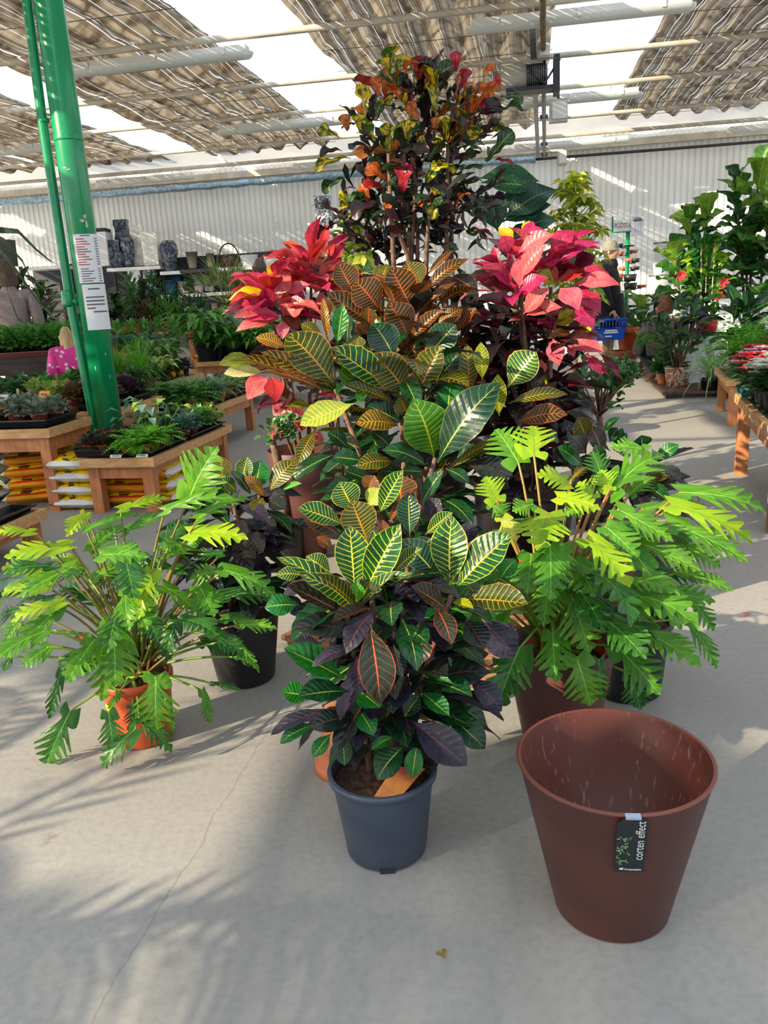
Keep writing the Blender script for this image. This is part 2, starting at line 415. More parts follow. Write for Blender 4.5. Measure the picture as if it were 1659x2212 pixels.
fix(1112, 0, 1356, 'sunlit fluorescent strip light by the wall right of the curly croton', 13.05)
fix(1575, 0, 1720, 'fluorescent strip light by the wall at the right picture edge', 13.05)

# ---- drive shaft, motor and boxes in the roof
M_steel = mat('galvanised_steel', srgb(120, 124, 126), 0.45, srgb(95, 98, 100), 10, metal=0.5)
M_rust = mat('brown_steel_pipe', srgb(128, 110, 92), 0.5, srgb(90, 76, 62), 9)
root = thing('roof_drive_shaft', 'long brown drive pipe with steel rail running to the wall right of the curly croton', 'drive shaft', room(.35, 9.5, 3.05))
a, b = Zp(1172, -40, 3.05), Zp(1176, 338, 2.98)
mb = MB(); mb.tube([a, (a + b) / 2, b], .024, n=8); mb.build('drive_pipe', M_rust, root)
a2, b2 = Zp(1150, 40, 3.1), Zp(1162, 345, 3.0)
mb = MB(); d = (b2 - a2); R = Matrix.Rotation(math.atan2(-d.x, d.y), 3, 'Z'); mb.box((a2 + b2) / 2, (.05, d.length, .05), M=R); mb.build('rail', M_steel, root)
for f in (.25, .6, .85, .98):
    p = a.lerp(b, f); mb = MB(); mb.lathe([(.045, -.02), (.05, 0), (.045, .02)], 12, p); mb.build('bearing', M_dark, root)
M_motor = mat('grey_motor_paint', srgb(168, 164, 156), 0.5)
pm = Yp(1132, 165, 7.9)
root = thing('roof_motor', 'finned grey electric motor mounted under the roof behind the curly croton', 'motor', pm)
mb = MB(); Rx = Matrix.Rotation(-YAW, 3, 'Z')
ax = Rx @ Vector((1, 0, 0))
mb.tube([pm - ax * .2, pm + ax * .02], .1, n=20); mb.build('fan_cover', M_motor, root)
mb = MB(); mb.tube([pm + ax * .02, pm + ax * .2], .085, n=20)
for k in range(9):
    mb.tube([pm + ax * (.03 + k * .019), pm + ax * (.038 + k * .019)], .1, n=20)
mb.build('body', M_steel, root)
mb = MB(); mb.box(pm + ax * .09 + V3(0, 0, .13), (.14, .12, .1), -YAW); mb.build('terminal_box', M_motor, root)
mb = MB(); mb.box(pm + ax * .05 + V3(0, 0, -.12), (.42, .2, .03), -YAW); mb.box(pm + ax * .28 + V3(0, 0, -.02), (.05, .2, .3), -YAW); mb.build('bracket', M_dark, root)
mb = MB(); mb.tube([pm + ax * .09 + V3(0, 0, .1), pm + ax * .03 + V3(0, -.12, 0), pm + ax * .15 + V3(0, -.13, -.1), pm + ax * .3 + V3(0, -.05, .1)], .01, n=6); mb.build('cable', M_dark, root)
for (x, y, Y, sx, sy, nm, lb) in ((1206, 240, 8.47, .17, .2, 'floodlight', 'small white floodlight box with visor under the wide skylight'),
                              (1174, 110, 7.6, .1, .12, 'junction_box', 'small cream junction box clipped on the roof drive pipe'),
                              (1214, 340, 13.6, .14, .24, 'wall_speaker', 'small grey speaker box high on the white wall')):
    p = Yp(x, y, Y); root = thing(nm, lb, nm.replace('_', ' '), p)
    mb = MB(); mb.box(p, (sx, .1, sy), -YAW); mb.build('case', M_motor, root)
    mb = MB(); mb.box(p + V3(0, -.055, 0), (sx * .8, .012, sy * .75), -YAW); mb.build('front', M_lampbody, root)
    mb = MB(); mb.tube([p + V3(0, 0, sy / 2), p + V3(.0, .0 if nm == 'floodlight' else .06, sy / 2 + .12)] + ([V3(p.x, p.y, 3.2)] if nm == 'floodlight' else []), .012, n=6); mb.build('bracket', M_dark, root)

# ---- green column with its thin pipe
M_green = mat('glossy_green_paint', srgb(0, 142, 86), 0.28, srgb(4, 132, 80), 3, coat=0.3)
M_chip = mat('chipped_primer', srgb(205, 205, 180), 0.6, srgb(110, 120, 80), 30)
PY = 5.15
ptop, pbot = Yp(97, 0, PY), Yp(228, 900, PY)
PX = (ptop.x + pbot.x) / 2 + .02
PD = 56 / ppm(pbot)
root = thing('column', 'thick glossy green steel column with two paper price lists taped on', 'column', (PX, PY, 0))
mb = MB(); mb.lathe([(PD / 2, 0), (PD / 2, 2.08)], 32, (PX, PY, 0)); mb.build('shaft', M_green, root)
mb = MB(); mb.lathe([(PD / 2 + .001, 2.08), (PD / 2 + .003, 2.09), (PD / 2 + .001, 2.1), (PD / 2, 2.11), (PD / 2, 3.95)], 32, (PX, PY, 0)); mb.build('upper_shaft', M_green, root)
for (fx, z, w_, h_) in ((-.2, 1.93, .03, .012), (.0, 1.92, .035, .01), (.55, 1.66, .025, .03), (.6, 1.62, .02, .05), (.35, 1.64, .03, .03), (-.6, 1.5, .012, .016), (-.1, .78, .008, .035), (.62, .86, .008, .02), (.7, .72, .008, .03)):
    th = -math.pi / 2 + fx * 1.2; R_ = PD / 2 + .0015; vs = []
    for k in range(8):
        a_ = 2 * math.pi * k / 8; q = rnd(.6, 1.1)
        t2 = th + math.cos(a_) * w_ / 2 / R_ * q; vs.append((PX + R_ * math.cos(t2), PY + R_ * math.sin(t2), z + math.sin(a_) * h_ / 2 * q))
    mb = MB(); mb.add(vs, [tuple(range(8))]); mb.build('paint_chip', M_chip, root)
root2 = thing('drain_pipe', 'thin green pipe running down beside the thick green column', 'pipe', (PX - .17, PY - .02, 0))
q0, q1, q2 = Yp(50, -60, PY), Yp(90, 250, PY), Yp(150, 640, PY)
mb = MB(); mb.tube([(q0.x, PY, 3.9), q0, q1, q2, (PX - .10, PY, .5), (PX - .1, PY, 0.0)], PD * .17, n=12); mb.build('pipe', M_green, root2)
mb = MB(); mb.tube([Yp(96, 265, PY) , Yp(96, 265, PY) + V3(.0, 0, .02)], PD * .19, n=12); mb.build('sleeve', M_green, root2)
pc = Yp(148, 645, PY); mb = MB(); mb.lathe([(PD * .2, -.05), (PD * .24, -.03), (PD * .24, .03), (PD * .2, .05)], 14, pc); mb.tube([pc, pc + V3(.06, -.02, -.03)], .015, n=6); mb.build('valve', M_green, root2)
# paper lists on the column
M_paper = mat('white_paper', srgb(226, 226, 228), 0.7)
M_ink = mat('grey_print', srgb(96, 92, 96), 0.7)
M_redink = mat('red_print', srgb(168, 84, 84), 0.7)
def sheet_on_column(z1, z0, th0, th1, rows, label):
    R_ = PD / 2 + .003
    def P(t, z, dr=0.0):
        a_ = th0 + (th1 - th0) * t; return (PX + (R_ + dr) * math.cos(a_), PY + (R_ + dr) * math.sin(a_), z)
    root = thing('price_list', label, 'paper sheet', P(.5, (z0 + z1) / 2))
    mb = MB(); n = 10
    mb.add([P(i / n, z, .012 * (i / n) ** 2) for z in (z0, z1) for i in range(n + 1)], [(i, i + 1, n + 2 + i, n + 1 + i) for i in range(n)], True)
    sh_ = mb.build('sheet', M_paper, root)
    for (zf, t0, t1, h, mm) in rows:
        z = z0 + (z1 - z0) * zf; mb = MB(); k = 5
        mb.add([P(t0 + (t1 - t0) * i / k, z + s_ * h / 2, .0125 * (t0 + (t1 - t0) * i / k) ** 2 + .0012) for s_ in (-1, 1) for i in range(k + 1)], [(i, i + 1, k + 2 + i, k + 1 + i) for i in range(k)], True)
        mb.build('text_line', mm, sh_)
rows = []
for k in range(11): rows += [(.9 - k * .052, .1, .1 + .42 + .1 * ((k * 7) % 3 - 1), .006, M_redink), (.905 - k * .052, .8, .92, .005, M_ink)]
for k in range(6): rows += [(.29 - k * .05, .15, .45 + .1 * ((k * 5) % 3), .005, M_ink), (.29 - k * .05, .8, .9, .005, M_ink)]
rows += [(.97, .3, .65, .006, M_ink)]
zt, zm, zb = Yp(185, 505, PY - .08).z, Yp(205, 612, PY - .08).z, Yp(220, 712, PY - .08).z
sheet_on_column(zt, zm + .004, -math.pi * .62, -math.pi * .06, rows, 'upper white paper price list with red lines taped on the green column')
rows = [(.9, .25, .7, .008, M_ink)] + [(z, .12, .85, .008, M_ink) for z in (.72, .64, .56)] + [(.48, .12, .45, .008, M_ink), (.40, .35, .92, .008, M_ink)]
sheet_on_column(zm - .004, zb, -math.pi * .58, -math.pi * .04, rows, 'lower white paper sheet with a few dark lines taped on the green column')
# ================================================================== LEAF SHAPES
PROF = {
 'croton': [(0, .05), (.05, .06), (.10, .12), (.18, .34), (.3, .66), (.45, .92), (.58, 1), (.72, .93), (.83, .72), (.91, .44), (.965, .2), (1, .02)],
 'lance':  [(0, .05), (.07, .06), (.14, .28), (.28, .68), (.42, .95), (.52, 1), (.66, .88), (.8, .58), (.91, .27), (.97, .1), (1, .01)],
 'spat':   [(0, .16), (.12, .34), (.3, .46), (.5, .52), (.64, .72), (.76, .98), (.85, 1), (.92, .84), (.97, .55), (1, .16)],
 'fiddle': [(0, .05), (.06, .05), (.11, .34), (.22, .56), (.36, .6), (.52, .78), (.68, 1), (.82, .98), (.92, .72), (.98, .35), (1, .1)],
 'oval':   [(0, .08), (.06, .2), (.2, .66), (.4, .97), (.55, 1), (.75, .85), (.9, .5), (1, .04)],
 'strap':  [(0, .35), (.1, .7), (.3, 1), (.6, .9), (.85, .5), (1, .03)],
}
def pinterp(pr, t):
    for (a, x), (b, y) in zip(pr, pr[1:]):
        if t <= b: return x + (y - x) * (t - a) / (b - a)
    return pr[-1][1]
def blade(kind, nv=12, nu=3, arch=.06, fold=.12, ripple=.012, twist=0.0, rip_n=5, seed=0, hook=0.0, name=None):
    """unit leaf: base at the origin, tip at +Y, width 1 across X, upper side +Z"""
    rg = random.Random(seed); pr = PROF[kind]; mb = MB(); uv = []; vs = []
    phl, phr = rg.uniform(0, 6.28), rg.uniform(0, 6.28)
    for j in range(nv + 1):
        t = j / nv; w = pinterp(pr, t) * .5
        tw = twist * (t - .3)
        for i in range(-nu, nu + 1):
            s = i / nu; x = s * w
            z = arch * 4 * t * (1 - t) + fold * abs(x) - hook * max(0, t - .55) ** 2 * 3
            z += ripple * s * s * math.sin(rip_n * 6.28 * t + (phl if s < 0 else phr))
            xx = x * math.cos(tw); z += x * math.sin(tw) * .6
            vs.append((xx, t, z)); uv.append((s * .5 + .5, t))
    n = 2 * nu + 1
    mb.add(vs, [(j * n + i, j * n + i + 1, (j + 1) * n + i + 1, (j + 1) * n + i) for j in range(nv) for i in range(2 * nu)], True)
    mb.uv = uv; return mb
def philo_blade(seed=0, arch=.07, fold=.18, lobes=5, depth=.6, hook=.25):
    """oblong blade cut into forward-pointing rounded fingers"""
    rg = random.Random(seed); mb = MB(); vs = []; uv = []; nv = 64; nu = 4
    env = [(0, .45), (.05, .72), (.12, .92), (.25, 1), (.45, .95), (.65, .74), (.8, .5), (.92, .26), (1, .02)]
    ph = [rg.uniform(.88, 1.1) for _ in range(40)]; off = (rg.uniform(.05, .3), rg.uniform(.3, .6))
    for j in range(nv + 1):
        t = j / nv
        for i in range(-nu, nu + 1):
            s = i / nu; sd = 0 if s < 0 else 1; a = abs(s)
            k = t * lobes + off[sd]; f = k - math.floor(k)
            lob = min(1, max(0, .62 - .72 * math.cos(2 * math.pi * f))) ** .7
            d = depth * (min(1, t / .08)) * (1 if t < .86 else max(0, (1 - t) / .14))
            w = .5 * pinterp(env, t) * ((1 - d) + d * lob * ph[int(k) + 20 * sd])
            x = s * w
            y = t + a ** 1.3 * .42 * w * 2 * (1 - t * .8) * min(1, t / .1) - (.13 * a * (1 - t / .1) if t < .1 else 0)
            z = arch * 4 * t * (1 - t) + fold * abs(x) * (1 - .8 * a) - hook * max(0, t - .45) ** 2 + .015 * a * math.sin(6.28 * k + 1)
            vs.append((x, y, z)); uv.append((x + .5, t))
    n = 2 * nu + 1
    mb.add(vs, [(j * n + i, j * n + i + 1, (j + 1) * n + i + 1, (j + 1) * n + i) for j in range(nv) for i in range(2 * nu)], True)
    mb.uv = uv; return mb
_blades = {}
def blade_mesh(kind, var, material):
    key = (kind, var, material.name)
    if key in _blades: return _blades[key]
    rg = random.Random(var * 13 + 5)
    if kind == 'philo': mb = philo_blade(var, arch=.05 + .03 * (var % 3), fold=.12 + .08 * (var % 2), lobes=5 + var % 2, depth=.66 + .04 * (var % 3), hook=.1 + .12 * (var % 3))
    elif kind == 'croton': mb = blade(kind, 14, 3, arch=[.05, .09, .02, .07][var % 4], fold=[.14, .10, .2, .06][var % 4], ripple=.014, rip_n=4 + var % 3, seed=var, hook=[0, .12, 0, .2][var % 4])
    elif kind == 'lance': mb = blade(kind, 12, 2, arch=[.06, .1, .03, .08][var % 4], fold=[.22, .14, .3, .1][var % 4], ripple=.012, rip_n=3, seed=var, hook=[0, .15, .05, .25][var % 4])
    elif kind == 'spat': mb = blade(kind, 18, 2, arch=[.08, .0, .14, -.06][var % 4], fold=[.15, -.2, .3, .1][var % 4], ripple=.05, rip_n=2 + var % 2, seed=var, twist=[.4, -.5, 1.0, -1.1][var % 4], hook=[.15, .4, 0, .25][var % 4])
    elif kind == 'fiddle': mb = blade(kind, 12, 2, arch=.08, fold=[.3, .15, .4, .2][var % 4], ripple=.05, rip_n=3, seed=var, hook=[.1, .3, 0, .2][var % 4])
    elif kind == 'oval': mb = blade(kind, 6, 1, arch=.08, fold=.2, ripple=0, seed=var, hook=.1)
    else: mb = blade(kind, 8, 1, arch=[.1, .2][var % 2], fold=.3, ripple=0, seed=var, hook=[.3, .6, .2, .8][var % 4])
    me = mb.mesh('leaf_' + kind, material); _blades[key] = me; return me
def place_leaf(parent, kind, material, base, tip, width, nrm=None, var=None, name='leaf', roll=0.0):
    base = Vector(base); tip = Vector(tip); yv = tip - base; L = max(yv.length, 1e-4); yv.normalize()
    if nrm is None:
        tc = (CAM - (base + tip) / 2).normalized(); nrm = tc * .75 + Vector((0, 0, .55))
    n = Vector(nrm); n = n - yv * n.dot(yv)
    if n.length < 1e-3: n = yv.orthogonal()
    n.normalize(); x = yv.cross(n).normalized()
    if roll:
        Rr = Matrix.Rotation(roll, 3, yv); n = Rr @ n; x = Rr @ x
    o = bpy.data.objects.new(name, blade_mesh(kind, random.randrange(4) if var is None else var, material)); COL.objects.link(o)
    o.parent = parent
    M = Matrix((x, yv, n)).transposed() @ Matrix.Diagonal((width, L, L))
    M = M.to_4x4(); M.translation = base - world_loc(parent); o.matrix_basis = M
    return o
def hero_leaves(parent, rows, org, sc, Y0, mats, kind='croton', db0=0.0, petiole=None, wk=1.0):
    """rows: (base px, tip px, width px, material key[, base depth, tip depth]) measured in a crop of the photograph;
    every leaf gets its own distance, so it stands in space round its plant's stem"""
    out = []
    for r in rows:
        bx, by, tx, ty, wd, mk = r[:6]
        db = r[6] if len(r) > 6 and r[6] is not None else db0
        if len(r) > 7: dt = r[7]
        else: dt = db + (-.07 if ty > by + 20 else (.015 if ty < by - 150 else -.03))
        A = (org[0] + bx / sc, org[1] + by / sc); B = (org[0] + tx / sc, org[1] + ty / sc)
        base = Yp(*A, Y0 + db); tip = Yp(*B, Y0 + dt)
        wm = wd / sc / ppm((base + tip) / 2) * wk
        o = place_leaf(parent, kind, mats[mk], base, tip, wm, roll=rnd(-.15, .15))
        if petiole is not None:
            cr, pm = petiole
            mid = cr.lerp(base, .55); hd = (base - cr); mid += Vector((0, 0, .10 * hd.length)) - Vector((hd.x, hd.y, 0)) * .06
            jit = Vector((rnd(-.03, .03), rnd(-.03, .03), 0))
            s = MB(); pts = []
            for k in range(9):
                t = k / 8; pts.append((cr + jit) * (1 - t) ** 2 + mid * 2 * t * (1 - t) + base * t * t)
            d = (tip - base); pts.append(base + d * .05)
            s.tube(pts, .0045, .0024, n=5); s.build('petiole', pm, parent)
        out.append(o)
    return out
def fill_leaves(parent, kind, materials, centre, n, rad, ln, wd, zr, up=(-.2, .5), seed=1, ring=None):
    """the rest of a bushy plant: leaves radiating from the stems"""
    rg = random.Random(seed); st = random.getstate(); random.seed(seed)
    for i in range(n):
        a = 2.399963 * i + rg.uniform(-.3, .3); z = centre[2] + zr[0] + (zr[1] - zr[0]) * (i + .5) / n
        rr = rg.uniform(0, rad)
        b = Vector((centre[0] + rr * math.cos(a), centre[1] + rr * math.sin(a), z))
        l = ln * rg.uniform(.75, 1.15); e = rg.uniform(*up)
        d = Vector((math.cos(a) * math.cos(e), math.sin(a) * math.cos(e), math.sin(e)))
        nn = Vector((-math.cos(a) * math.sin(e), -math.sin(a) * math.sin(e), math.cos(e)))
        place_leaf(parent, kind, rg.choice(materials), b, b + d * l, wd * rg.uniform(.8, 1.15), nrm=nn, roll=rg.uniform(-.4, .4))
    random.setstate(st)

# ---- pots
M_soil = mat('potting_soil', srgb(92, 58, 38), 0.9, srgb(42, 26, 18), 60, bump=1.0)
def pot_profile(rt, rb, h, th, rim):
    p = [(rb * .93, 0), (rb, .006), (rt - (.004 if rim else 0), h - rim)]
    if rim: p += [(rt + .004, h - rim + .002), (rt + .005, h - .003), (rt + .002, h), (rt - th, h)]
    else: p += [(rt, h - .002), (rt - .002, h), (rt - th, h - .001)]
    return p + [(rb - th, .012), (0.0001, .012)]
def add_pot(parent, c, rt, rb, h, m, th=.004, rim=.018, soil=True, name='pot', n=48, soil_z=.025):
    mb = MB(); pp_ = pot_profile(rt, rb, h, th, rim)
    if rim and n >= 24:
        mb.lathe(pp_[:3], n, c); mb.lathe(pp_[6:], n, c, close=True); o = mb.build(name, m, parent)
        rm_ = MB(); rm_.lathe(pp_[2:7], n, c, close=True); rm_.build('rim', m, o)
    else:
        mb.lathe(pp_, n, c); o = mb.build(name, m, parent)
    if soil:
        s = MB(); zz = h - soil_z; r = rb + (rt - rb) * zz / h - th
        s.lathe([(r, 0), (r * .8, .006), (r * .4, .012), (.0001, .014)], 24, (c[0], c[1], c[2] + zz), close=True); s.build('soil', M_soil, parent)
    return o

# ---- leaf colours
G1, G2 = srgb(22, 84, 30), srgb(14, 62, 30)
LM = {
 'cy': leafmat('croton_green_yellow', srgb(24, 88, 34), srgb(14, 62, 32), srgb(226, 208, 44), srgb(232, 214, 60), srgb(190, 186, 50), 13, .17, trans=.25),
 'cyd': leafmat('croton_deep_green', srgb(18, 62, 40), srgb(12, 46, 34), srgb(96, 120, 56), srgb(180, 182, 76), srgb(90, 100, 50), 13, .12, trans=.2, rough=.25),
 'co': leafmat('croton_olive_orange', srgb(62, 78, 18), srgb(44, 62, 20), srgb(214, 164, 36), srgb(216, 140, 36), srgb(180, 110, 36), 13, .15, trans=.3),
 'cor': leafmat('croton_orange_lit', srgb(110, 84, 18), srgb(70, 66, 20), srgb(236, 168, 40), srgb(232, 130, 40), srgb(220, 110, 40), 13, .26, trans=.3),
 'cr': leafmat('croton_bronze_orange', srgb(64, 46, 14), srgb(44, 42, 16), srgb(214, 120, 34), srgb(224, 92, 30), srgb(196, 84, 34), 13, .17, trans=.25),
 'cm': leafmat('croton_dark_orange_rib', srgb(34, 46, 30), srgb(30, 34, 26), srgb(120, 66, 30), srgb(232, 92, 44), srgb(170, 62, 44), 9, .10, trans=.15),
 'cd': leafmat('croton_blackish', srgb(24, 42, 32), srgb(26, 30, 30), None, srgb(150, 50, 44), srgb(60, 34, 38), 9, .10, mw=.035, trans=.1, rough=.3),
 'cd2': leafmat('croton_purple_black', srgb(46, 42, 58), srgb(30, 28, 40), None, srgb(150, 44, 60), srgb(50, 40, 56), 9, .08, mw=.03, trans=.1, rough=.38),
 'cg': leafmat('croton_plain_green', srgb(34, 116, 40), srgb(22, 92, 36), srgb(64, 140, 50), srgb(206, 214, 60), None, 9, .08, mw=.05, trans=.3),
 'cgb': leafmat('croton_bright_green', srgb(70, 128, 22), srgb(52, 110, 20), srgb(170, 190, 50), srgb(214, 206, 50), srgb(120, 150, 30), 13, .15, trans=.35),
 'cgd': leafmat('croton_dark_green', srgb(22, 72, 34), srgb(16, 52, 28), srgb(60, 100, 40), srgb(170, 178, 60), None, 9, .08, trans=.2),
 'cp': leafmat('croton_pale_lit', srgb(176, 184, 60), srgb(140, 170, 50), srgb(222, 214, 110), srgb(216, 190, 90), srgb(200, 160, 60), 13, .3, trans=.35),  # pale tone carries the lit underside of a leaf in its colour
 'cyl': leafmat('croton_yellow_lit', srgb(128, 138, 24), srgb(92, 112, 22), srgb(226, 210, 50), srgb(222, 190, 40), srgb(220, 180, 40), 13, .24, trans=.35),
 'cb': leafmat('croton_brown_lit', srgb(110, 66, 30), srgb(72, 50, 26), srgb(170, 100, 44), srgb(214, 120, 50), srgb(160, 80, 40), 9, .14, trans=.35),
 'yg': leafmat('young_green', srgb(86, 170, 40), srgb(70, 150, 36), srgb(130, 190, 60), srgb(170, 210, 70), None, 9, .08, trans=.4),
 'cream': leafmat('cream_leaf', srgb(226, 216, 170), srgb(206, 196, 110), srgb(180, 170, 90), srgb(200, 190, 110), None, 9, .08, trans=.35),
 'r': leafmat('red_leaf', srgb(206, 66, 84), srgb(178, 42, 68), srgb(110, 14, 40), srgb(96, 14, 38), None, 9, .09, mw=.03, trans=.35),
 'mg': leafmat('magenta_leaf', srgb(196, 52, 98), srgb(164, 34, 80), srgb(100, 10, 50), srgb(84, 8, 40), None, 9, .09, mw=.03, trans=.35),
 'pk': leafmat('salmon_leaf', srgb(220, 114, 112), srgb(204, 84, 98), srgb(160, 50, 70), srgb(140, 40, 56), None, 9, .09, mw=.03, trans=.35),
 'ro': leafmat('orange_red_leaf', srgb(206, 74, 46), srgb(176, 46, 44), srgb(130, 30, 36), srgb(110, 24, 30), None, 9, .09, mw=.03, trans=.35),
 'rd': leafmat('dark_red_leaf', srgb(110, 22, 42), srgb(70, 20, 34), srgb(50, 10, 24), srgb(44, 8, 20), srgb(40, 16, 26), 9, .09, mw=.03, trans=.25),
 'rk': leafmat('black_red_leaf', srgb(34, 22, 26), srgb(22, 28, 22), srgb(44, 26, 26), srgb(80, 30, 34), None, 9, .08, mw=.03, trans=.1),
 'rb': leafmat('brown_red_leaf', srgb(120, 70, 34), srgb(104, 44, 36), srgb(80, 30, 24), srgb(90, 26, 24), None, 9, .09, trans=.3),
 'ye': leafmat('yellow_leaf', srgb(232, 208, 32), srgb(208, 176, 28), srgb(190, 150, 24), srgb(200, 150, 30), None, 9, .08, trans=.4),
 'yo': leafmat('olive_yellow_leaf', srgb(168, 166, 28), srgb(120, 132, 24), srgb(96, 100, 20), srgb(90, 60, 24), None, 9, .1, trans=.4),
 'ph': leafmat('philo_green', srgb(92, 148, 30), srgb(68, 126, 26), srgb(140, 196, 80), srgb(156, 206, 96), None, 7, .05, slant=2.2, mw=.02, trans=.38, rough=.36, bump=.25),
 'phy': leafmat('philo_yellow', srgb(172, 200, 34), srgb(142, 184, 30), srgb(120, 160, 40), srgb(150, 150, 50), None, 7, .05, slant=2.2, mw=.02, trans=.45, rough=.4, bump=.25),
 'phd': leafmat('philo_dark', srgb(50, 106, 28), srgb(36, 86, 26), srgb(90, 150, 70), srgb(120, 170, 80), None, 7, .05, slant=2.2, mw=.02, trans=.3, rough=.33, bump=.25),
 'md': leafmat('curly_dark', srgb(40, 20, 30), srgb(26, 30, 24), srgb(60, 24, 34), srgb(110, 30, 44), None, 6, .08, mw=.06, trans=.15),
 'mg2': leafmat('curly_green', srgb(26, 74, 34), srgb(20, 52, 30), srgb(160, 160, 50), srgb(190, 180, 60), None, 6, .06, mw=.06, trans=.25),
 'mo': leafmat('curly_orange', srgb(222, 122, 44), srgb(196, 82, 36), srgb(120, 60, 30), srgb(150, 60, 36), srgb(190, 60, 30), 6, .1, mw=.05, trans=.35, patch=srgb(150, 86, 30)),
 'mr': leafmat('curly_red', srgb(180, 44, 36), srgb(120, 26, 32), srgb(70, 20, 26), srgb(80, 18, 26), None, 6, .1, mw=.06, trans=.3),
 'my': leafmat('curly_yellow', srgb(222, 190, 40), srgb(196, 160, 36), srgb(90, 110, 30), srgb(60, 90, 30), None, 6, .14, mw=.08, trans=.35, patch=srgb(48, 88, 28)),
}
M_petg = mat('petiole_green', srgb(122, 150, 44), 0.4, srgb(96, 128, 40), 20)
M_petb = mat('petiole_brown', srgb(104, 76, 34), 0.4, srgb(128, 118, 44), 14)
M_petr = mat('petiole_red', srgb(176, 104, 60), 0.4, srgb(140, 130, 50), 12)
M_bark = mat('croton_bark', srgb(122, 92, 72), 0.8, srgb(86, 62, 48), 30, bump=0.5)
# ================================================================== THE PLANT GROUP IN THE MIDDLE
S6 = 2.765
# ---- croton in the blue-grey pot (front)
M_bluegrey = mat('blue_grey_plastic', srgb(64, 72, 88), 0.42, srgb(56, 64, 80), 4)
FC = Zp(836, 1828)
root = thing('potted_croton', 'variegated croton with yellow-veined leaves in a blue-grey plastic pot, frontmost plant', 'plant', FC)
add_pot(root, FC, .108, .083, .19, M_bluegrey, rim=.016, soil_z=.022)
mb = MB(); mb.box(FC + V3(0, -.079, .004), (.03, .012, .012)); mb.build('drain_slot', M_dark, root)
for (x, y, bx, by) in ((800, 1590, 740, 1275), (815, 1600, 800, 1180), (850, 1600, 975, 1285), (840, 1590, 885, 1180), (830, 1590, 870, 1440)):
    a = FC + V3((x - 825) / 1060, rnd(-.02, .02), .17); b = Yp(bx, by, FC.y + (.08 if by < 1200 else -.02))
    mb = MB(); mb.tube([a, a.lerp(b, .35) + V3(0, .015, 0), a.lerp(b, .7) + V3(0, .01, 0), b], .008, .005, n=7); mb.build('stem', M_bark, root)
R1 = [
 (570,770,540,375,205,'cy',-.05,-.03),(620,790,842,365,200,'cy',-.06,-.07),(800,660,970,510,105,'cy',-.05,-.08),(600,850,885,650,100,'cy',-.06,-.13),
 (560,880,125,553,125,'cy',-.04,-.08),(580,890,285,660,150,'cy',-.06,-.12),(300,680,105,660,95,'cy',0,-.02),(430,670,285,555,130,'cy',-.01,-.01),
 (600,860,345,665,85,'co',-.07,-.14),(580,840,580,715,100,'yg',-.06,-.07),(520,910,165,730,150,'cm',-.02,-.06),(670,860,435,950,90,'cm',-.06,-.16),
 (595,1020,225,960,175,'cd',-.03,-.08),(370,900,185,890,110,'cd2',.02,.0),(235,850,35,860,140,'cg',.0,-.02),(660,965,725,1435,215,'cm',-.07,-.15),
 (1140,740,1145,320,220,'cy',-.03,-.01),(1170,760,1510,420,230,'cy',-.04,-.06),(1190,810,1605,840,195,'co',-.04,-.11),(1150,830,1280,870,65,'cyl',-.05,-.12),
 (1130,890,910,740,150,'cm',-.04,-.08),(1080,700,850,450,180,'cyd',.0,.02),(1440,690,1530,575,115,'cg',.05,.05),(1060,870,1150,1060,130,'cm',-.05,-.13),
 (1230,930,1345,1110,160,'cd',-.03,-.09),(1330,930,1530,1155,200,'cd2',.0,-.04),
 (650,480,550,225,215,'co',.06,.08),(510,375,232,268,145,'cy',.06,.04),(565,290,480,115,175,'cy',.09,.1),(710,310,858,42,130,'cy',.08,.06),
 (650,270,720,150,120,'cp',.1,.1),(490,440,285,335,130,'cm',.07,.05),(900,440,890,175,135,'cyd',.05,.06),(990,430,1155,295,95,'cy',.04,.02),
 (1000,345,1080,215,130,'cd2',.08,.07),(1240,490,1255,350,115,'cd2',.08,.08),(850,250,835,75,200,'cb',.1,.12),(965,250,1100,45,100,'cgd',.1,.08),
 (640,180,690,75,115,'cb',.12,.12),(780,360,850,220,50,'cb',.08,.08),(440,520,345,440,75,'cb',.05,.05),(930,560,1030,450,120,'cyd',.05,.05),(760,470,735,340,70,'cb',.07,.07),
]
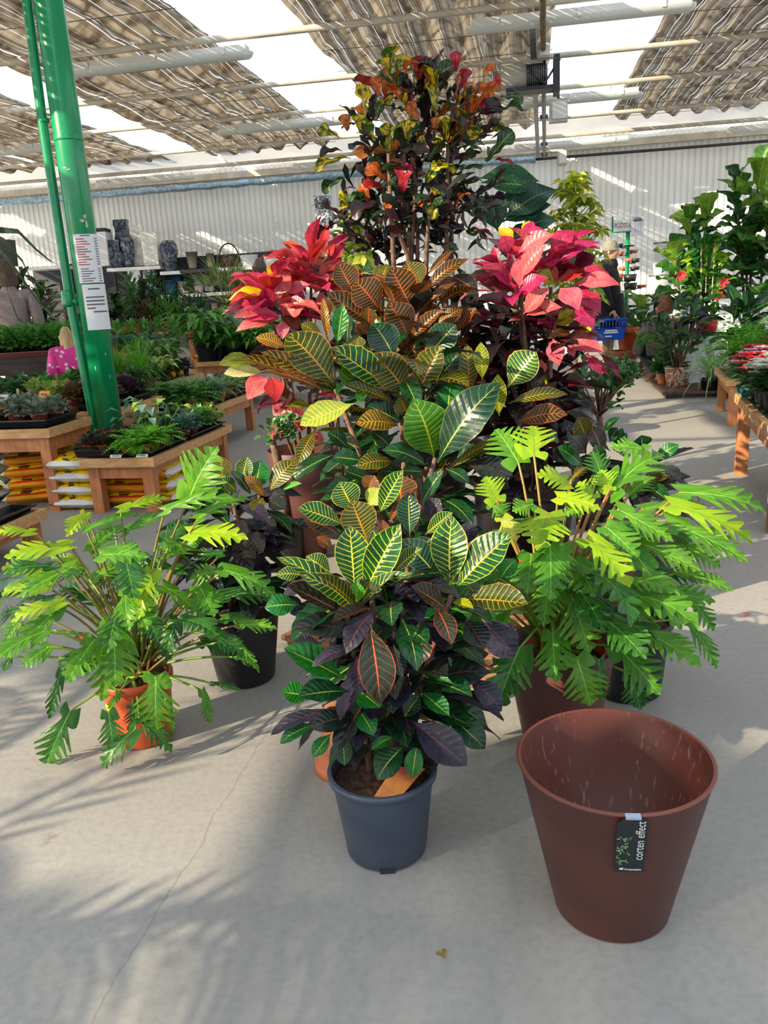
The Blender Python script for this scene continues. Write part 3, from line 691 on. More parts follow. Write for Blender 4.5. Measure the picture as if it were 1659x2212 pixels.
R2 = [
 (510,295,148,112,195,'cg',-.05,-.08),(540,370,232,400,170,'cgd',-.06,-.12),(310,400,135,372,145,'cg',-.02,-.03),(585,90,312,212,78,'cd2',-.05,-.1),
 (580,160,600,380,135,'cd2',-.07,-.13),(590,360,722,465,165,'cg',-.08,-.14),(600,490,682,622,125,'cg',-.07,-.13),(440,475,55,610,95,'cd2',-.02,-.04),
 (345,560,118,675,92,'cg',-.03,-.05),(540,520,315,575,145,'cd',-.06,-.1),(430,620,320,760,92,'cg',-.05,-.08),(500,620,510,812,108,'cgd',-.06,-.09),
 (740,330,800,490,135,'cgd',-.04,-.1),(860,530,960,390,115,'cgd',-.04,-.04),(965,370,1135,515,115,'cg',-.05,-.12),(910,545,1242,812,215,'cd2',-.06,-.14),
 (1110,500,1350,712,175,'cgd',-.02,-.06),(1250,290,1452,482,150,'cd2',.02,-.02),(940,330,1362,230,210,'cd',.0,-.03),(920,240,1160,325,52,'cg',-.05,-.1),
 (800,90,850,282,95,'cd',-.06,-.09),(1010,-20,925,222,155,'cm',-.06,-.11),(945,670,915,885,112,'cg',-.07,-.1),(870,690,700,890,175,'cgd',-.06,-.1),
 (810,640,670,712,72,'cg',-.06,-.09),(1110,410,1215,470,95,'cd',.02,.0),(990,770,1065,808,75,'cd',-.02,-.04),(390,120,205,58,85,'cd2',.02,.02),
 (830,610,870,560,80,'cd',-.04,-.04),(700,330,640,300,90,'cgd',-.03,-.03),
]
hero_leaves(root, R1, (560, 1000), S6, FC.y, LM, wk=1.04)
hero_leaves(root, R2, (560, 1360), S6, FC.y, LM, wk=1.04)
fill_leaves(root, 'croton', [LM['cd'], LM['cgd'], LM['cgd'], LM['cd'], LM['cd2']], (FC.x + .04, FC.y + .06, 0), 120, .085, .15, .062, (.25, .6), (-.6, .35), 11)
mb = MB(); p = FC + V3(.035, -.06, .168); mb.add([p + V3(-.055, -.02, .004), p + V3(.0, -.032, .012), p + V3(.05, .0, .05), p + V3(-.01, .015, .05)], [(0, 1, 2, 3)])
mb.build('plant_label', mat('orange_card', srgb(226, 146, 52), 0.5, srgb(170, 70, 60), 18), root)
# ---- upturned terracotta pot behind the blue-grey pot
M_terra = mat('terracotta_plastic', srgb(196, 110, 66), 0.5, srgb(182, 98, 58), 5)
M_orange = mat('orange_plastic', srgb(196, 84, 40), 0.45, srgb(182, 74, 36), 5)
TC = Zp(757, 1652)
root = thing('terracotta_pot', 'empty terracotta plastic pot standing upside down behind the blue-grey pot', 'pot', TC)
mb = MB(); mb.lathe([(.085, 0), (.088, .004), (.087, .02), (.078, .024), (.056, .15), (.052, .152), (.0001, .152)], 40, TC, close=True); mb.build('body', M_terra, root)
mb = MB(); mb.lathe([(.086, 0), (.0895, .001), (.0895, .005), (.086, .006)], 40, TC, close=True); mb.build('rim', mat('dark_terracotta', srgb(150, 76, 44), .5), root)

# ---- pallet under the group
M_plank = mat('pallet_wood', srgb(178, 122, 84), 0.75, srgb(142, 92, 62), 6, stretch=(1, 14, 1), bump=.2)
pr, pl = Zp(1040, 1490, .05), Zp(615, 1372, .05)
dx = (pr - pl); ang = math.atan2(dx.y, dx.x)
root = thing('wooden_pallet', 'low wooden slatted pallet carrying the croton group', 'pallet', (pl + pr) / 2 + V3(.15, .6, -.05))
ux = Vector((math.cos(ang), math.sin(ang), 0)); uy = Vector((-math.sin(ang), math.cos(ang), 0))
for k in range(9):
    c = pl + ux * (dx.length / 2) + uy * (.05 + k * .155)
    mb = MB(); mb.box((c.x, c.y, .042), (dx.length + .02, .115, .016), ang); mb.build('plank', M_plank, root)
for f in (0.05, .5, .95):
    c = pl + ux * dx.length * f + uy * .68
    mb = MB(); mb.box((c.x, c.y, .017), (.06, 1.36, .034), ang); mb.build('runner', M_plank, root)

# ---- empty rust-brown planter with the hanging tag
M_corten = mat('rust_brown_plastic', srgb(92, 48, 38), 0.48, srgb(78, 40, 34), 2.5)
def corten_inside():
    m, t, N, L, P = nt('rust_brown_scratched')
    tc = N.new('ShaderNodeTexCoord'); mp = N.new('ShaderNodeMapping'); mp.inputs['Scale'].default_value = (130, 130, 11); L.new(tc.outputs['Object'], mp.inputs[0])
    nz = N.new('ShaderNodeTexNoise'); nz.inputs['Scale'].default_value = 1.0; nz.inputs['Detail'].default_value = 2; L.new(mp.outputs[0], nz.inputs['Vector'])
    n2 = N.new('ShaderNodeTexNoise'); n2.inputs['Scale'].default_value = 9.0; L.new(tc.outputs['Object'], n2.inputs['Vector'])
    sp = N.new('ShaderNodeSeparateXYZ'); L.new(tc.outputs['Object'], sp.inputs[0])
    k = mathn(N, L, 'MULTIPLY', sstep(N, L, nz.outputs['Fac'], 0.6, 0.7), sstep(N, L, n2.outputs['Fac'], 0.4, 0.6))
    k = mathn(N, L, 'MULTIPLY', k, .32)
    c = mixc(N, L, k, srgb(96, 48, 38), srgb(170, 150, 138))
    L.new(c, P.inputs['Base Color']); P.inputs['Roughness'].default_value = .5
    return m
BP = Zp(1320, 1948)
root = thing('brown_planter', 'large empty rust-brown conical planter with a black tag hanging on its rim', 'planter', BP)
h, rt, rb, th = .308, .170, .104, .006
mb = MB(); mb.lathe([(rb * .96, 0), (rb, .004), (rt - .003, h - .008), (rt, h - .004)], 72, BP); mb.build('outer_wall', M_corten, root)
mb = MB(); mb.lathe([(rt, h - .004), (rt + .0015, h - .001), (rt - .001, h + .001), (rt - th, h)], 72, BP, close=True); mb.build('rim', mat('rust_brown_rim', srgb(116, 62, 50), .45), root)
mb = MB(); mb.lathe([(rt - th, h), (rb - th, .014), (.0001, .014)], 72, BP, close=True); mb.build('inner_wall', corten_inside(), root)
# tag
tb = Zp(1362, 1745, h)
az = math.atan2(tb.y - BP.y, tb.x - BP.x)
rad = Vector((math.cos(az), math.sin(az), 0)); tan = Vector((-math.sin(az), math.cos(az), 0))
sl_ = (rt - rb) / h; dn = (Vector((0, 0, -1)) - rad * sl_).normalized(); nr = (rad - Vector((0, 0, 1)) * sl_ * -1).normalized(); nr = tan.cross(dn).normalized()
if nr.dot(rad) < 0: nr = -nr
o0 = BP + rad * (rt + .003) + V3(0, 0, h - .002)
def tagp(x, y, d=0.0): return o0 + tan * x + dn * y + nr * (d + .0015)
M_tag = mat('tag_black', srgb(34, 38, 40), 0.35)
W_, H_ = .0238, .122
tg = thing('plant_pot_tag', 'black hanging tag with white lettering on the empty rust-brown planter', 'tag', o0)
pts = [(-W_ * .55, 0), (W_ * .55, 0), (W_, .012), (W_, H_), (-W_, H_), (-W_, .012)]
mb = MB(); mb.add([tagp(x, y, 0) for x, y in pts] + [tagp(x, y, -.0012) for x, y in pts], [tuple(range(6)), tuple(range(11, 5, -1))] + [(i, 6 + i, 6 + (i + 1) % 6, (i + 1) % 6) for i in range(6)]); mb.build('card', M_tag, tg)
mb = MB(); mb.box(o0 - V3(0, 0, -.001) + rad * -.002, (.012, .024, .004), az); mb.build('hook', mat('clear_plastic', srgb(150, 165, 190), .2), tg)
M_white = mat('white_ink', srgb(232, 232, 230), 0.5)
def text_on(body, size, origin, xdir, ydir, m, parent, name, bold=0.0, align='LEFT', sx=1.0):
    cu = bpy.data.curves.new(name, 'FONT'); cu.body = body; cu.size = size; cu.align_x = align; cu.offset = bold; cu.resolution_u = 3
    to = bpy.data.objects.new(name, cu); COL.objects.link(to)
    dg = bpy.context.evaluated_depsgraph_get(); me = bpy.data.meshes.new_from_object(to.evaluated_get(dg))
    bpy.data.objects.remove(to); me.materials.clear(); me.materials.append(m)
    o = bpy.data.objects.new(name, me); COL.objects.link(o); o.parent = parent
    x = xdir.normalized(); y = ydir.normalized(); M = Matrix((x * sx, y, x.cross(y))).transposed().to_4x4(); M.translation = Vector(origin) - world_loc(parent); o.matrix_basis = M
    return o
# text reads upwards along the card
sgn = 1 if tan.dot(CR) > 0 else -1
text_on('corten effect', .0205, tagp(sgn * W_ * .82, H_ * .76, .0006), -dn, tan * -sgn, M_white, tg, 'lettering', sx=.82)
text_on('Prosperplast', .0052, tagp(-sgn * W_ * .3, H_ * .955, .0006), tan * sgn, -dn, M_white, tg, 'maker_lettering', bold=.0002)
mb = MB(); mb.add([tagp(-sgn * W_ * .62, H_ * .915, .0006), tagp(-sgn * W_ * .36, H_ * .915, .0006), tagp(-sgn * W_ * .42, H_ * .955, .0006), tagp(-sgn * W_ * .68, H_ * .945, .0006)], [(0, 1, 2, 3)]); mb.build('maker_mark', M_white, tg)
M_tagleaf = folmat('printed_leaves', srgb(60, 120, 50), srgb(170, 200, 150), trans=0)
mb = MB(); rg = random.Random(3)
for k in range(46):
    x = -sgn * W_ * rg.uniform(.05, .95); y = H_ * rg.choice([rg.uniform(.3, .55), rg.uniform(.5, .66), rg.uniform(.68, .84)]); a_ = rg.uniform(0, 3.1); l = rg.uniform(.002, .005)
    dx_, dy_ = math.cos(a_) * l, math.sin(a_) * l
    mb.add([tagp(x - dx_, y - dy_, .0006), tagp(x - dy_ * .35, y + dx_ * .35, .0006), tagp(x + dx_, y + dy_, .0006), tagp(x + dy_ * .35, y - dx_ * .35, .0006)], [(0, 1, 2, 3)])
stuff(mb.build('printed_leaves', M_tagleaf, tg))

# ---- lobed philodendron, left, orange pot
LP = Zp(312, 1588)
root = thing('potted_philodendron', 'sprawling lobed-leaf philodendron in an orange plastic pot, left foreground', 'plant', LP)
add_pot(root, LP, .092, .080, .185, M_orange, rim=.022, soil_z=.02)
mb = MB(); mb.disc((0, 0, 0), .012, 16); o = mb.build('price_sticker', mat('yellow_sticker', srgb(240, 190, 30), .5), root)
sa = math.radians(-135); o.matrix_basis = Matrix.Translation(LP - world_loc(root) + V3(math.cos(sa) * .0885, math.sin(sa) * .0885, .12)) @ Vector((math.cos(sa), math.sin(sa), -.07)).to_track_quat('Z', 'Y').to_matrix().to_4x4()
crown = LP + V3(0.01, 0, .185)
L7 = [
 (1130,215,1290,-95,250,'ph',.02,.0),(985,285,1400,200,95,'ph',.0,-.05),(1180,335,1490,200,95,'ph',.0,.05),(720,275,1010,205,68,'phy',.05,.12),
 (515,400,840,300,70,'ph',.0,.08),(740,415,1000,300,75,'ph',.05,.1),(510,300,400,430,95,'phy',.08,-.02),(200,410,-40,420,68,'phy',-.05,-.1),
 (415,490,20,560,105,'phy',-.02,-.08),(540,530,690,390,115,'ph',.0,.08),(600,550,875,560,135,'ph',-.05,-.1),(560,690,770,590,95,'ph',-.05,.0),
 (440,620,100,800,115,'ph',-.05,-.12),(370,830,60,940,95,'phy',-.1,-.16),(350,860,130,1100,135,'ph',-.1,-.16),(280,500,30,640,80,'ph',.05,.03),
 (250,650,0,620,95,'phy',.03,.03),(285,740,-10,780,85,'phy',.0,.0),(120,880,-30,950,125,'phd',.05,.08),(910,650,820,930,155,'phy',-.1,-.18),
 (1190,740,1280,915,160,'ph',-.05,-.12),(1340,640,1655,790,125,'ph',-.02,-.05),(1330,640,1130,690,115,'ph',.02,.05),(1090,500,960,500,105,'ph',.0,-.05),
 (1100,490,1215,450,70,'ph',.0,.0),(1130,420,1480,450,140,'phy',.0,-.04),(1090,640,760,600,95,'phd',.08,.12),(980,480,1120,350,125,'phd',.12,.16),
 (520,790,330,760,115,'phd',.1,.12),(720,790,630,800,95,'phd',.08,.06),(1430,965,1655,990,85,'ph',-.05,-.08),(1330,930,1530,940,80,'phd',.0,.0),
 (500,640,300,560,80,'ph',.08,.1),(860,560,700,480,90,'phd',.1,.14),(680,660,560,760,80,'phd',.1,.05),(1330,540,1150,560,70,'phd',.1,.1),(440,560,380,640,120,'phy',.1,.06),
]
L8 = [
 (680,200,690,505,240,'ph',-.13,-.2),(660,150,610,600,170,'ph',-.12,-.16),(870,30,940,240,135,'phd',-.08,-.12),(1050,100,990,360,115,'phd',-.06,-.1),
 (930,450,930,775,210,'ph',-.12,-.17),(420,655,262,1003,165,'phd',-.08,-.12),(650,660,680,890,125,'phd',-.14,-.18),(810,760,600,995,135,'phd',-.15,-.2),
 (830,690,1030,895,115,'phd',-.15,-.18),(710,540,650,655,52,'ph',-.1,-.13),(790,620,800,745,95,'phd',-.1,-.12),(420,320,530,425,95,'phd',.0,-.04),
 (370,400,290,705,65,'phd',-.02,-.06),(290,270,130,385,105,'ph',-.06,-.1),(110,240,0,330,95,'ph',-.05,-.08),(1200,240,1390,300,95,'phd',.0,.0),
 (1400,230,1550,415,48,'ph',-.03,-.08),(1410,330,1550,400,42,'phd',-.03,-.06),(1205,530,1255,730,62,'ph',-.08,-.1),(1270,490,1440,525,42,'phd',-.05,-.06),
 (1005,600,1035,790,36,'ph',-.1,-.11),(110,130,20,250,72,'ph',-.06,-.08),(60,330,20,415,52,'phd',-.03,-.05),(470,200,540,260,60,'cb',-.05,-.08),
]
hero_leaves(root, L7, (0, 1000), S6, LP.y, LM, 'philo', petiole=(crown, M_petb), wk=1.3)
LROOT, LCROWN = root, crown
hero_leaves(root, L8, (0, 1300), S6, LP.y, LM, 'philo', petiole=(crown, M_petg), wk=1.3)

# ---- lobed philodendron, right, inside the second rust-brown planter
RP = V3(.405, 1.80, 0)
root = thing('brown_planter', 'rust-brown conical planter holding the bright philodendron, behind the empty one', 'planter', RP)
h2, rt2, rb2 = .285, .132, .085
mb = MB(); mb.lathe([(rb2 * .96, 0), (rb2, .004), (rt2, h2 - .003), (rt2 - .002, h2), (rt2 - .006, h2), (rb2 - .006, .014), (.0001, .014)], 60, RP); mb.build('body', M_corten, root)
root = thing('potted_philodendron', 'bright lime green lobed-leaf philodendron rising from the rust-brown planter on the right', 'plant', RP + V3(.0, .0, .015))
add_pot(root, RP + V3(.012, .005, .016), .10, .072, .255, M_orange, rim=.014, soil_z=.03)
crown = RP + V3(-.02, .0, .27)
L9 = [
 (305,282,300,95,210,'phy',.1,.16),(215,322,80,120,200,'ph',.12,.18),(90,545,20,400,150,'phy',.05,.08),(510,440,320,385,115,'phy',.0,-.03),
 (520,420,612,340,55,'co',.0,.03),(390,610,330,815,240,'phy',-.05,-.16),(440,520,690,590,115,'phy',-.02,-.06),(745,490,1065,250,200,'ph',.05,.12),
 (740,480,690,360,120,'phy',.04,.06),(650,530,560,430,135,'phy',.04,.06),(960,245,740,225,100,'ph',.15,.18),(700,420,640,250,130,'phd',.14,.18),
 (1150,492,1659,590,130,'ph',.02,-.02),(1100,570,1588,775,135,'phy',.0,-.05),(1080,665,1545,890,155,'ph',-.02,-.08),(790,590,1112,775,125,'ph',-.05,-.1),
 (930,590,1300,560,95,'ph',.03,.05),(610,765,865,1050,180,'phy',-.1,-.2),(720,690,910,870,155,'ph',-.06,-.12),(930,790,1270,945,135,'ph',-.03,-.08),
 (900,860,1160,1285,190,'ph',-.06,-.16),(1150,950,1462,1060,90,'ph',.0,-.05),(1130,780,1390,925,120,'ph',.05,.02),(530,900,655,1085,200,'ph',-.1,-.18),
 (470,790,450,995,160,'ph',-.08,-.15),(290,850,265,1075,200,'ph',-.1,-.2),(400,965,360,1265,150,'ph',-.08,-.16),(120,640,205,770,130,'cp',.0,-.04),
 (60,560,150,640,120,'ph',.05,.03),(600,560,480,620,110,'ph',.0,-.02),(860,500,1000,400,120,'ph',.1,.14),(300,560,180,600,110,'ph',.04,.02),(1040,720,1260,780,100,'phd',.06,.06),
 (160,700,40,800,90,'phd',.08,.06),(820,760,1000,900,120,'phd',.02,-.02),(640,800,720,960,120,'phd',.0,-.05),(980,960,1260,1010,110,'phd',.03,.0),(700,980,900,1100,120,'ph',-.05,-.1),
]
L10 = [
 (520,230,625,565,205,'ph',-.12,-.2),(550,590,635,870,215,'ph',-.16,-.2),(790,530,1035,805,205,'ph',-.1,-.16),(870,690,920,892,145,'phd',-.06,-.1),
 (680,605,700,845,85,'phd',-.13,-.16),(100,600,170,812,110,'phd',-.02,-.05),(740,150,1060,565,115,'ph',-.08,-.15),(1180,370,1372,655,95,'ph',-.03,-.08),
 (1200,250,1352,435,100,'ph',-.02,-.06),(860,420,1025,505,65,'phd',-.06,-.1),(720,300,792,375,65,'phd',-.06,-.08),(900,180,1040,360,100,'phd',.02,-.02),(440,160,330,400,90,'ph',-.05,-.1),(620,120,560,330,100,'phd',-.04,-.08),
]
hero_leaves(root, L9, (1040, 880), 2.680, RP.y, LM, 'philo', petiole=(crown, M_petr), wk=1.3)
hero_leaves(root, L10, (1040, 1200), 2.680, RP.y, LM, 'philo', petiole=(crown, M_petg), wk=1.3)
rg = random.Random(77)
def philo_fill(root, crown, n, spread, zr, ll, mks):
    for i in range(n):
        a_ = 2.4 * i + rg.uniform(-.3, .3); rr_ = spread * rg.uniform(.35, 1.0); b = Vector((crown.x + rr_ * math.cos(a_) , crown.y + rr_ * math.sin(a_) * .9, crown.z + rg.uniform(*zr) - rr_ * .25))
        d = Vector((math.cos(a_), math.sin(a_), rg.uniform(-.75, .1))).normalized(); l = ll * rg.uniform(.8, 1.15)
        place_leaf(root, 'philo', LM[rg.choice(mks)], b, b + d * l, l * .62, nrm=(-d.x * d.z, -d.y * d.z - .25, 1), roll=rg.uniform(-.3, .3))
        mid = crown.lerp(b, .5) + V3(0, 0, .05); s = MB(); s.tube([crown, mid, b], .004, .0025, n=5); s.build('petiole', M_petg, root)
philo_fill(LROOT, LCROWN, 24, .27, (.16, .42), .13, ['ph', 'phd', 'phd', 'ph'])
philo_fill(root, crown, 40, .26, (.12, .34), .16, ['ph', 'phd', 'ph', 'phd'])
# black nursery pot behind it
M_black = mat('black_plastic', srgb(22, 23, 27), 0.45)
KP = V3(.66, 2.08, 0)
root = thing('black_pot', 'black plastic pot half hidden behind the bright philodendron', 'pot', KP)
add_pot(root, KP, .115, .09, .22, M_black, rim=.014)

# ---- croton in the black pot, left
BC = Zp(533, 1462)
root = thing('potted_croton', 'dark-leaved croton in a black plastic pot beside the left philodendron', 'plant', BC)
add_pot(root, BC, .122, .088, .225, M_black, rim=.012, soil_z=.03)
for (bx, by) in ((500, 1060), (560, 1070), (480, 1150), (580, 1150)):
    b = Yp(bx, by, BC.y); a = BC + V3(rnd(-.03, .03), rnd(-.03, .03), .19)
    mb = MB(); mb.tube([a, a.lerp(b, .5) + V3(0, .02, 0), b], .008, .005, n=6); mb.build('stem', M_bark, root)
R3 = [(60,1010,45,845,110,'co'),(170,1010,205,850,105,'cy'),(250,1060,285,870,140,'cg'),(330,1065,490,860,135,'co'),(310,1085,195,960,80,'cor'),(400,1055,530,1008,45,'yg'),
      (230,1080,120,930,70,'cyd'),(330,1100,420,1060,90,'cd'),(140,1060,60,980,90,'cy'),(90,1080,20,1000,90,'cyd'),(300,1090,240,1180,90,'co',-.04,-.1),(330,1110,430,1160,110,'cd',-.04,-.08)]
hero_leaves(root, R3, (460, 680), S6, BC.y, LM, wk=1.04)
R3b = [(1500,330,1330,460,110,'cgd'),(1540,330,1640,420,110,'cd'),(1480,420,1380,560,110,'cgd'),(1560,450,1650,520,100,'cd2'),(1400,440,1270,520,90,'cd'),(1500,520,1560,680,100,'cd'),(1340,300,1220,250,80,'cgd')]
hero_leaves(root, R3b, (0, 1000), S6, BC.y, LM)
fill_leaves(root, 'croton', [LM['cd'], LM['cd2'], LM['cgd'], LM['rk'], LM['rk']], (BC.x + .01, BC.y, 0), 90, .09, .15, .058, (.27, .57), (-.5, .4), 12)

# ---- tall rust-brown planter with the left red croton
TP = Zp(672, 1200, 0)
TPz = .40
root = thing('brown_planter', 'tall narrow rust-brown planter under the left red croton', 'planter', TP)
M_corten2 = mat('rust_brown_tall', srgb(88, 48, 40), .5, srgb(76, 40, 34), 3)  # even brown plastic tone for the tall planter
rimc = Yp(652, 968, TP.y)
TPz = rimc.z - TP.z; rr = 78 / ppm(rimc)
mb = MB(); mb.lathe([(rr * .42, 0), (rr * .45, .004), (rr, TPz - .003), (rr - .002, TPz), (rr - .008, TPz), (rr * .45 - .006, .02), (.0001, .02)], 48, TP); mb.build('body', M_corten2, root)
root = thing('potted_croton', 'red and pink leaved croton in the tall rust-brown planter, left of the group', 'plant', TP + V3(0, 0, .03))
mb = MB(); mb.lathe([(rr * .86, 0), (rr * .5, .012), (.0001, .02)], 24, TP + V3(0, 0, TPz - .06), close=True); mb.build('soil', M_soil, root)
add_pot(root, TP + V3(0, 0, .02), rr * .8, rr * .42, TPz - .07, M_black, soil=False)
for (sx, bx, by, Yo) in ((-.02, 585, 680, 0), (.02, 672, 620, .05), (.0, 620, 780, -.05), (-.03, 590, 880, -.05), (.03, 690, 800, 0)):
    a = TP + V3(sx, rnd(-.02, .02), TPz - .07); b = Yp(bx, by, TP.y + Yo)
    mb = MB(); mb.tube([a, a.lerp(b, .5) + V3(0, .02, 0), b], .010, .006, n=6); mb.build('stem', M_bark, root)
RL5 = [
 (330,460,50,470,85,'rd',-.05,-.1),(345,480,145,400,95,'r',-.05,-.08),(350,350,180,258,75,'r',-.02,-.03),(370,390,455,230,105,'pk',-.06,-.06),(350,300,388,180,75,'ye',.0,.02),
 (350,380,90,388,72,'ye',-.03,-.06),(340,480,120,515,62,'pk',-.08,-.14),(400,520,135,575,85,'pk',-.08,-.15),(410,510,210,522,75,'r',-.09,-.14),(350,460,300,345,95,'r',-.05,-.05),
 (450,490,560,425,120,'pk',-.06,-.1),(420,510,470,395,95,'r',-.06,-.06),(440,370,580,315,62,'pk',-.03,-.06),(415,530,415,645,62,'pk',-.08,-.12),(420,500,515,575,85,'rb',-.04,-.08),
 (580,250,430,100,125,'r',.05,.06),(520,300,370,190,115,'pk',.04,.03),(560,200,490,90,80,'ro',.08,.1),(640,200,660,55,65,'r',.06,.08),(650,190,727,72,55,'ro',.06,.07),(670,200,787,85,75,'r',.07,.08),
 (650,250,640,108,90,'rb',.03,.05),(680,280,765,150,85,'r',.06,.06),(650,290,790,220,75,'pk',.05,.04),(560,310,600,225,95,'r',.02,.03),(560,300,500,195,115,'r',.04,.04),(690,340,795,320,75,'r',.05,.03),
 (600,440,690,408,85,'pk',.0,-.05),(560,420,450,370,90,'mg',.0,-.02),(600,330,700,280,80,'r',.03,.02),(520,250,400,230,80,'r',.06,.06),(620,350,540,240,90,'ro',.02,.02),(740,260,790,180,70,'pk',.07,.06),(330,220,230,210,90,'rk',.05,.05),(620,420,660,520,70,'rd',.0,-.05),(560,440,500,540,70,'rd',.0,-.05)]
RL3 = [(330,370,205,505,115,'pk',-.05,-.1),(350,370,380,518,95,'ro',-.06,-.12),(560,600,355,545,95,'pk',-.04,-.08),(590,545,430,545,58,'yo',-.05,-.09),(470,650,325,748,105,'pk',-.06,-.12),
 (560,620,470,700,80,'ro',-.04,-.08),(640,690,600,800,70,'pk',-.05,-.09),(470,460,400,480,60,'rb',-.02,-.03),(420,560,360,600,80,'pk',-.03,-.05),(300,360,215,440,70,'r',.0,-.03),(420,300,330,250,80,'r',.0,.0)]
hero_leaves(root, RL5, (460, 500), S6, TP.y, LM, 'lance', wk=1.3)
hero_leaves(root, RL3, (460, 680), S6, TP.y, LM, 'lance', wk=1.3)
fill_leaves(root, 'lance', [LM['rk'], LM['rd'], LM['rk'], LM['r']], (Yp(630, 700, TP.y).x, TP.y + .05, 0), 46, .07, .17, .055, (.62, 1.1), (-.4, .4), 13)
fill_leaves(root, 'lance', [LM['r'], LM['pk'], LM['r'], LM['ro'], LM['mg']], (Yp(590, 640, TP.y).x, TP.y + .0, 0), 26, .07, .19, .075, (Yp(590, 690, TP.y).z, Yp(590, 600, TP.y).z), (-.2, .9), 113)
fill_leaves(root, 'lance', [LM['r'], LM['pk'], LM['r'], LM['ro']], (Yp(665, 600, TP.y).x, TP.y + .06, 0), 26, .07, .19, .075, (Yp(665, 640, TP.y).z, Yp(665, 555, TP.y).z), (-.1, 1.0), 114)

# ---- big green croton in the middle
GC = V3(.06, 2.52, .05)
root = thing('potted_croton', 'big croton with broad green leaves and yellow veins, centre of the group', 'plant', GC)
add_pot(root, GC, .15, .11, .27, M_corten, rim=.0)
for (bx, by, Yo) in ((885, 850, -.02), (725, 840, -.05), (940, 990, -.12), (1060, 850, .03), (800, 900, .0)):
    a = GC + V3(rnd(-.04, .04), rnd(-.04, .04), .24); b = Yp(bx, by, GC.y + Yo)
    mb = MB(); mb.tube([a, a.lerp(b, .5) + V3(0, .02, 0), b], .012, .007, n=7); mb.build('stem', M_bark, root)
RG3 = [
 (1165,480,960,230,215,'co',.0,-.02),(1210,495,1365,180,180,'co',.0,-.02),(1100,475,712,195,190,'cy',-.02,-.06),(1090,270,958,45,200,'cyd',.08,.09),(1270,260,1450,58,180,'cyd',.08,.08),
 (1270,500,1465,230,160,'cyd',.04,.04),(1070,520,790,420,95,'co',-.03,-.1),(1160,600,1115,480,155,'co',-.03,-.06),(1320,850,1215,515,290,'cgb',-.1,-.16),
 (1110,665,862,640,155,'cor',-.08,-.14),(1280,905,1030,790,140,'cgd',-.12,-.18),(1085,880,865,892,130,'co',-.12,-.18),(900,875,718,850,115,'cgd',-.08,-.1),
 (845,530,520,660,160,'cp',-.1,-.15),(730,430,445,105,270,'co',-.05,-.03),(720,440,285,222,115,'cor',-.05,-.08),(445,205,258,125,92,'cor',-.03,-.04),(650,420,165,250,82,'cor',-.04,-.1),
 (290,290,35,285,105,'yo',-.06,-.08),(310,340,65,352,85,'cream',-.05,-.08),(690,470,300,320,65,'cb',-.06,-.1),(740,185,775,-65,95,'cg',.02,.02),(800,180,815,0,85,'cyd',.05,.05),
 (860,205,870,125,95,'co',.03,.03),(650,150,530,45,95,'co',.03,.03),(690,170,655,-105,48,'cor',.05,.05),(610,690,505,882,95,'co',-.08,-.14),(740,830,465,982,95,'cgd',-.06,-.1),
 (810,800,690,700,105,'cgd',-.04,-.06),(890,430,880,525,65,'yg',-.08,-.1),(930,960,665,1072,105,'cgd',-.1,-.14),(1400,620,1420,410,160,'cg',-.03,-.03),(1130,650,920,540,140,'cgd',-.04,-.06),
 (1060,790,955,700,100,'cgd',-.06,-.08),(960,380,760,300,110,'cgb',.03,.0),(860,440,750,330,120,'cgb',.0,-.03),(1180,960,1000,930,70,'cgd',-.1,-.14),(1340,270,1455,205,50,'yg',.0,-.02),(960,1000,780,930,90,'cgd',-.1,-.12)]
RG4 = [
 (510,885,858,398,260,'cyd',-.12,-.18),(930,435,1102,222,210,'cy',.03,.02),(780,395,770,165,88,'cyl',.02,.02),(880,605,872,355,100,'cyl',-.02,-.04),(930,530,1285,455,85,'co',.0,-.04),
 (980,645,1275,577,140,'cr',-.03,-.1),(700,480,690,178,115,'co',.05,.05),(560,940,892,728,62,'co',-.08,-.14),(690,880,962,962,150,'cd',-.08,-.13),(600,900,800,780,105,'cgd',-.04,-.06),
 (640,560,570,420,150,'cg',.0,.0),(700,900,900,1000,90,'cd',-.1,-.14),(560,920,700,1000,90,'cgd',-.12,-.16),(430,940,300,930,80,'cgd',-.12,-.16)]
hero_leaves(root, RG3, (460, 680), S6, GC.y, LM, wk=1.04)
hero_leaves(root, RG4, (760, 680), S6, GC.y, LM, wk=1.04)
fill_leaves(root, 'croton', [LM['cgd'], LM['cd'], LM['cyd'], LM['cgd'], LM['co']], (GC.x, GC.y + .13, 0), 130, .18, .19, .075, (.34, .95), (-.5, .4), 14)

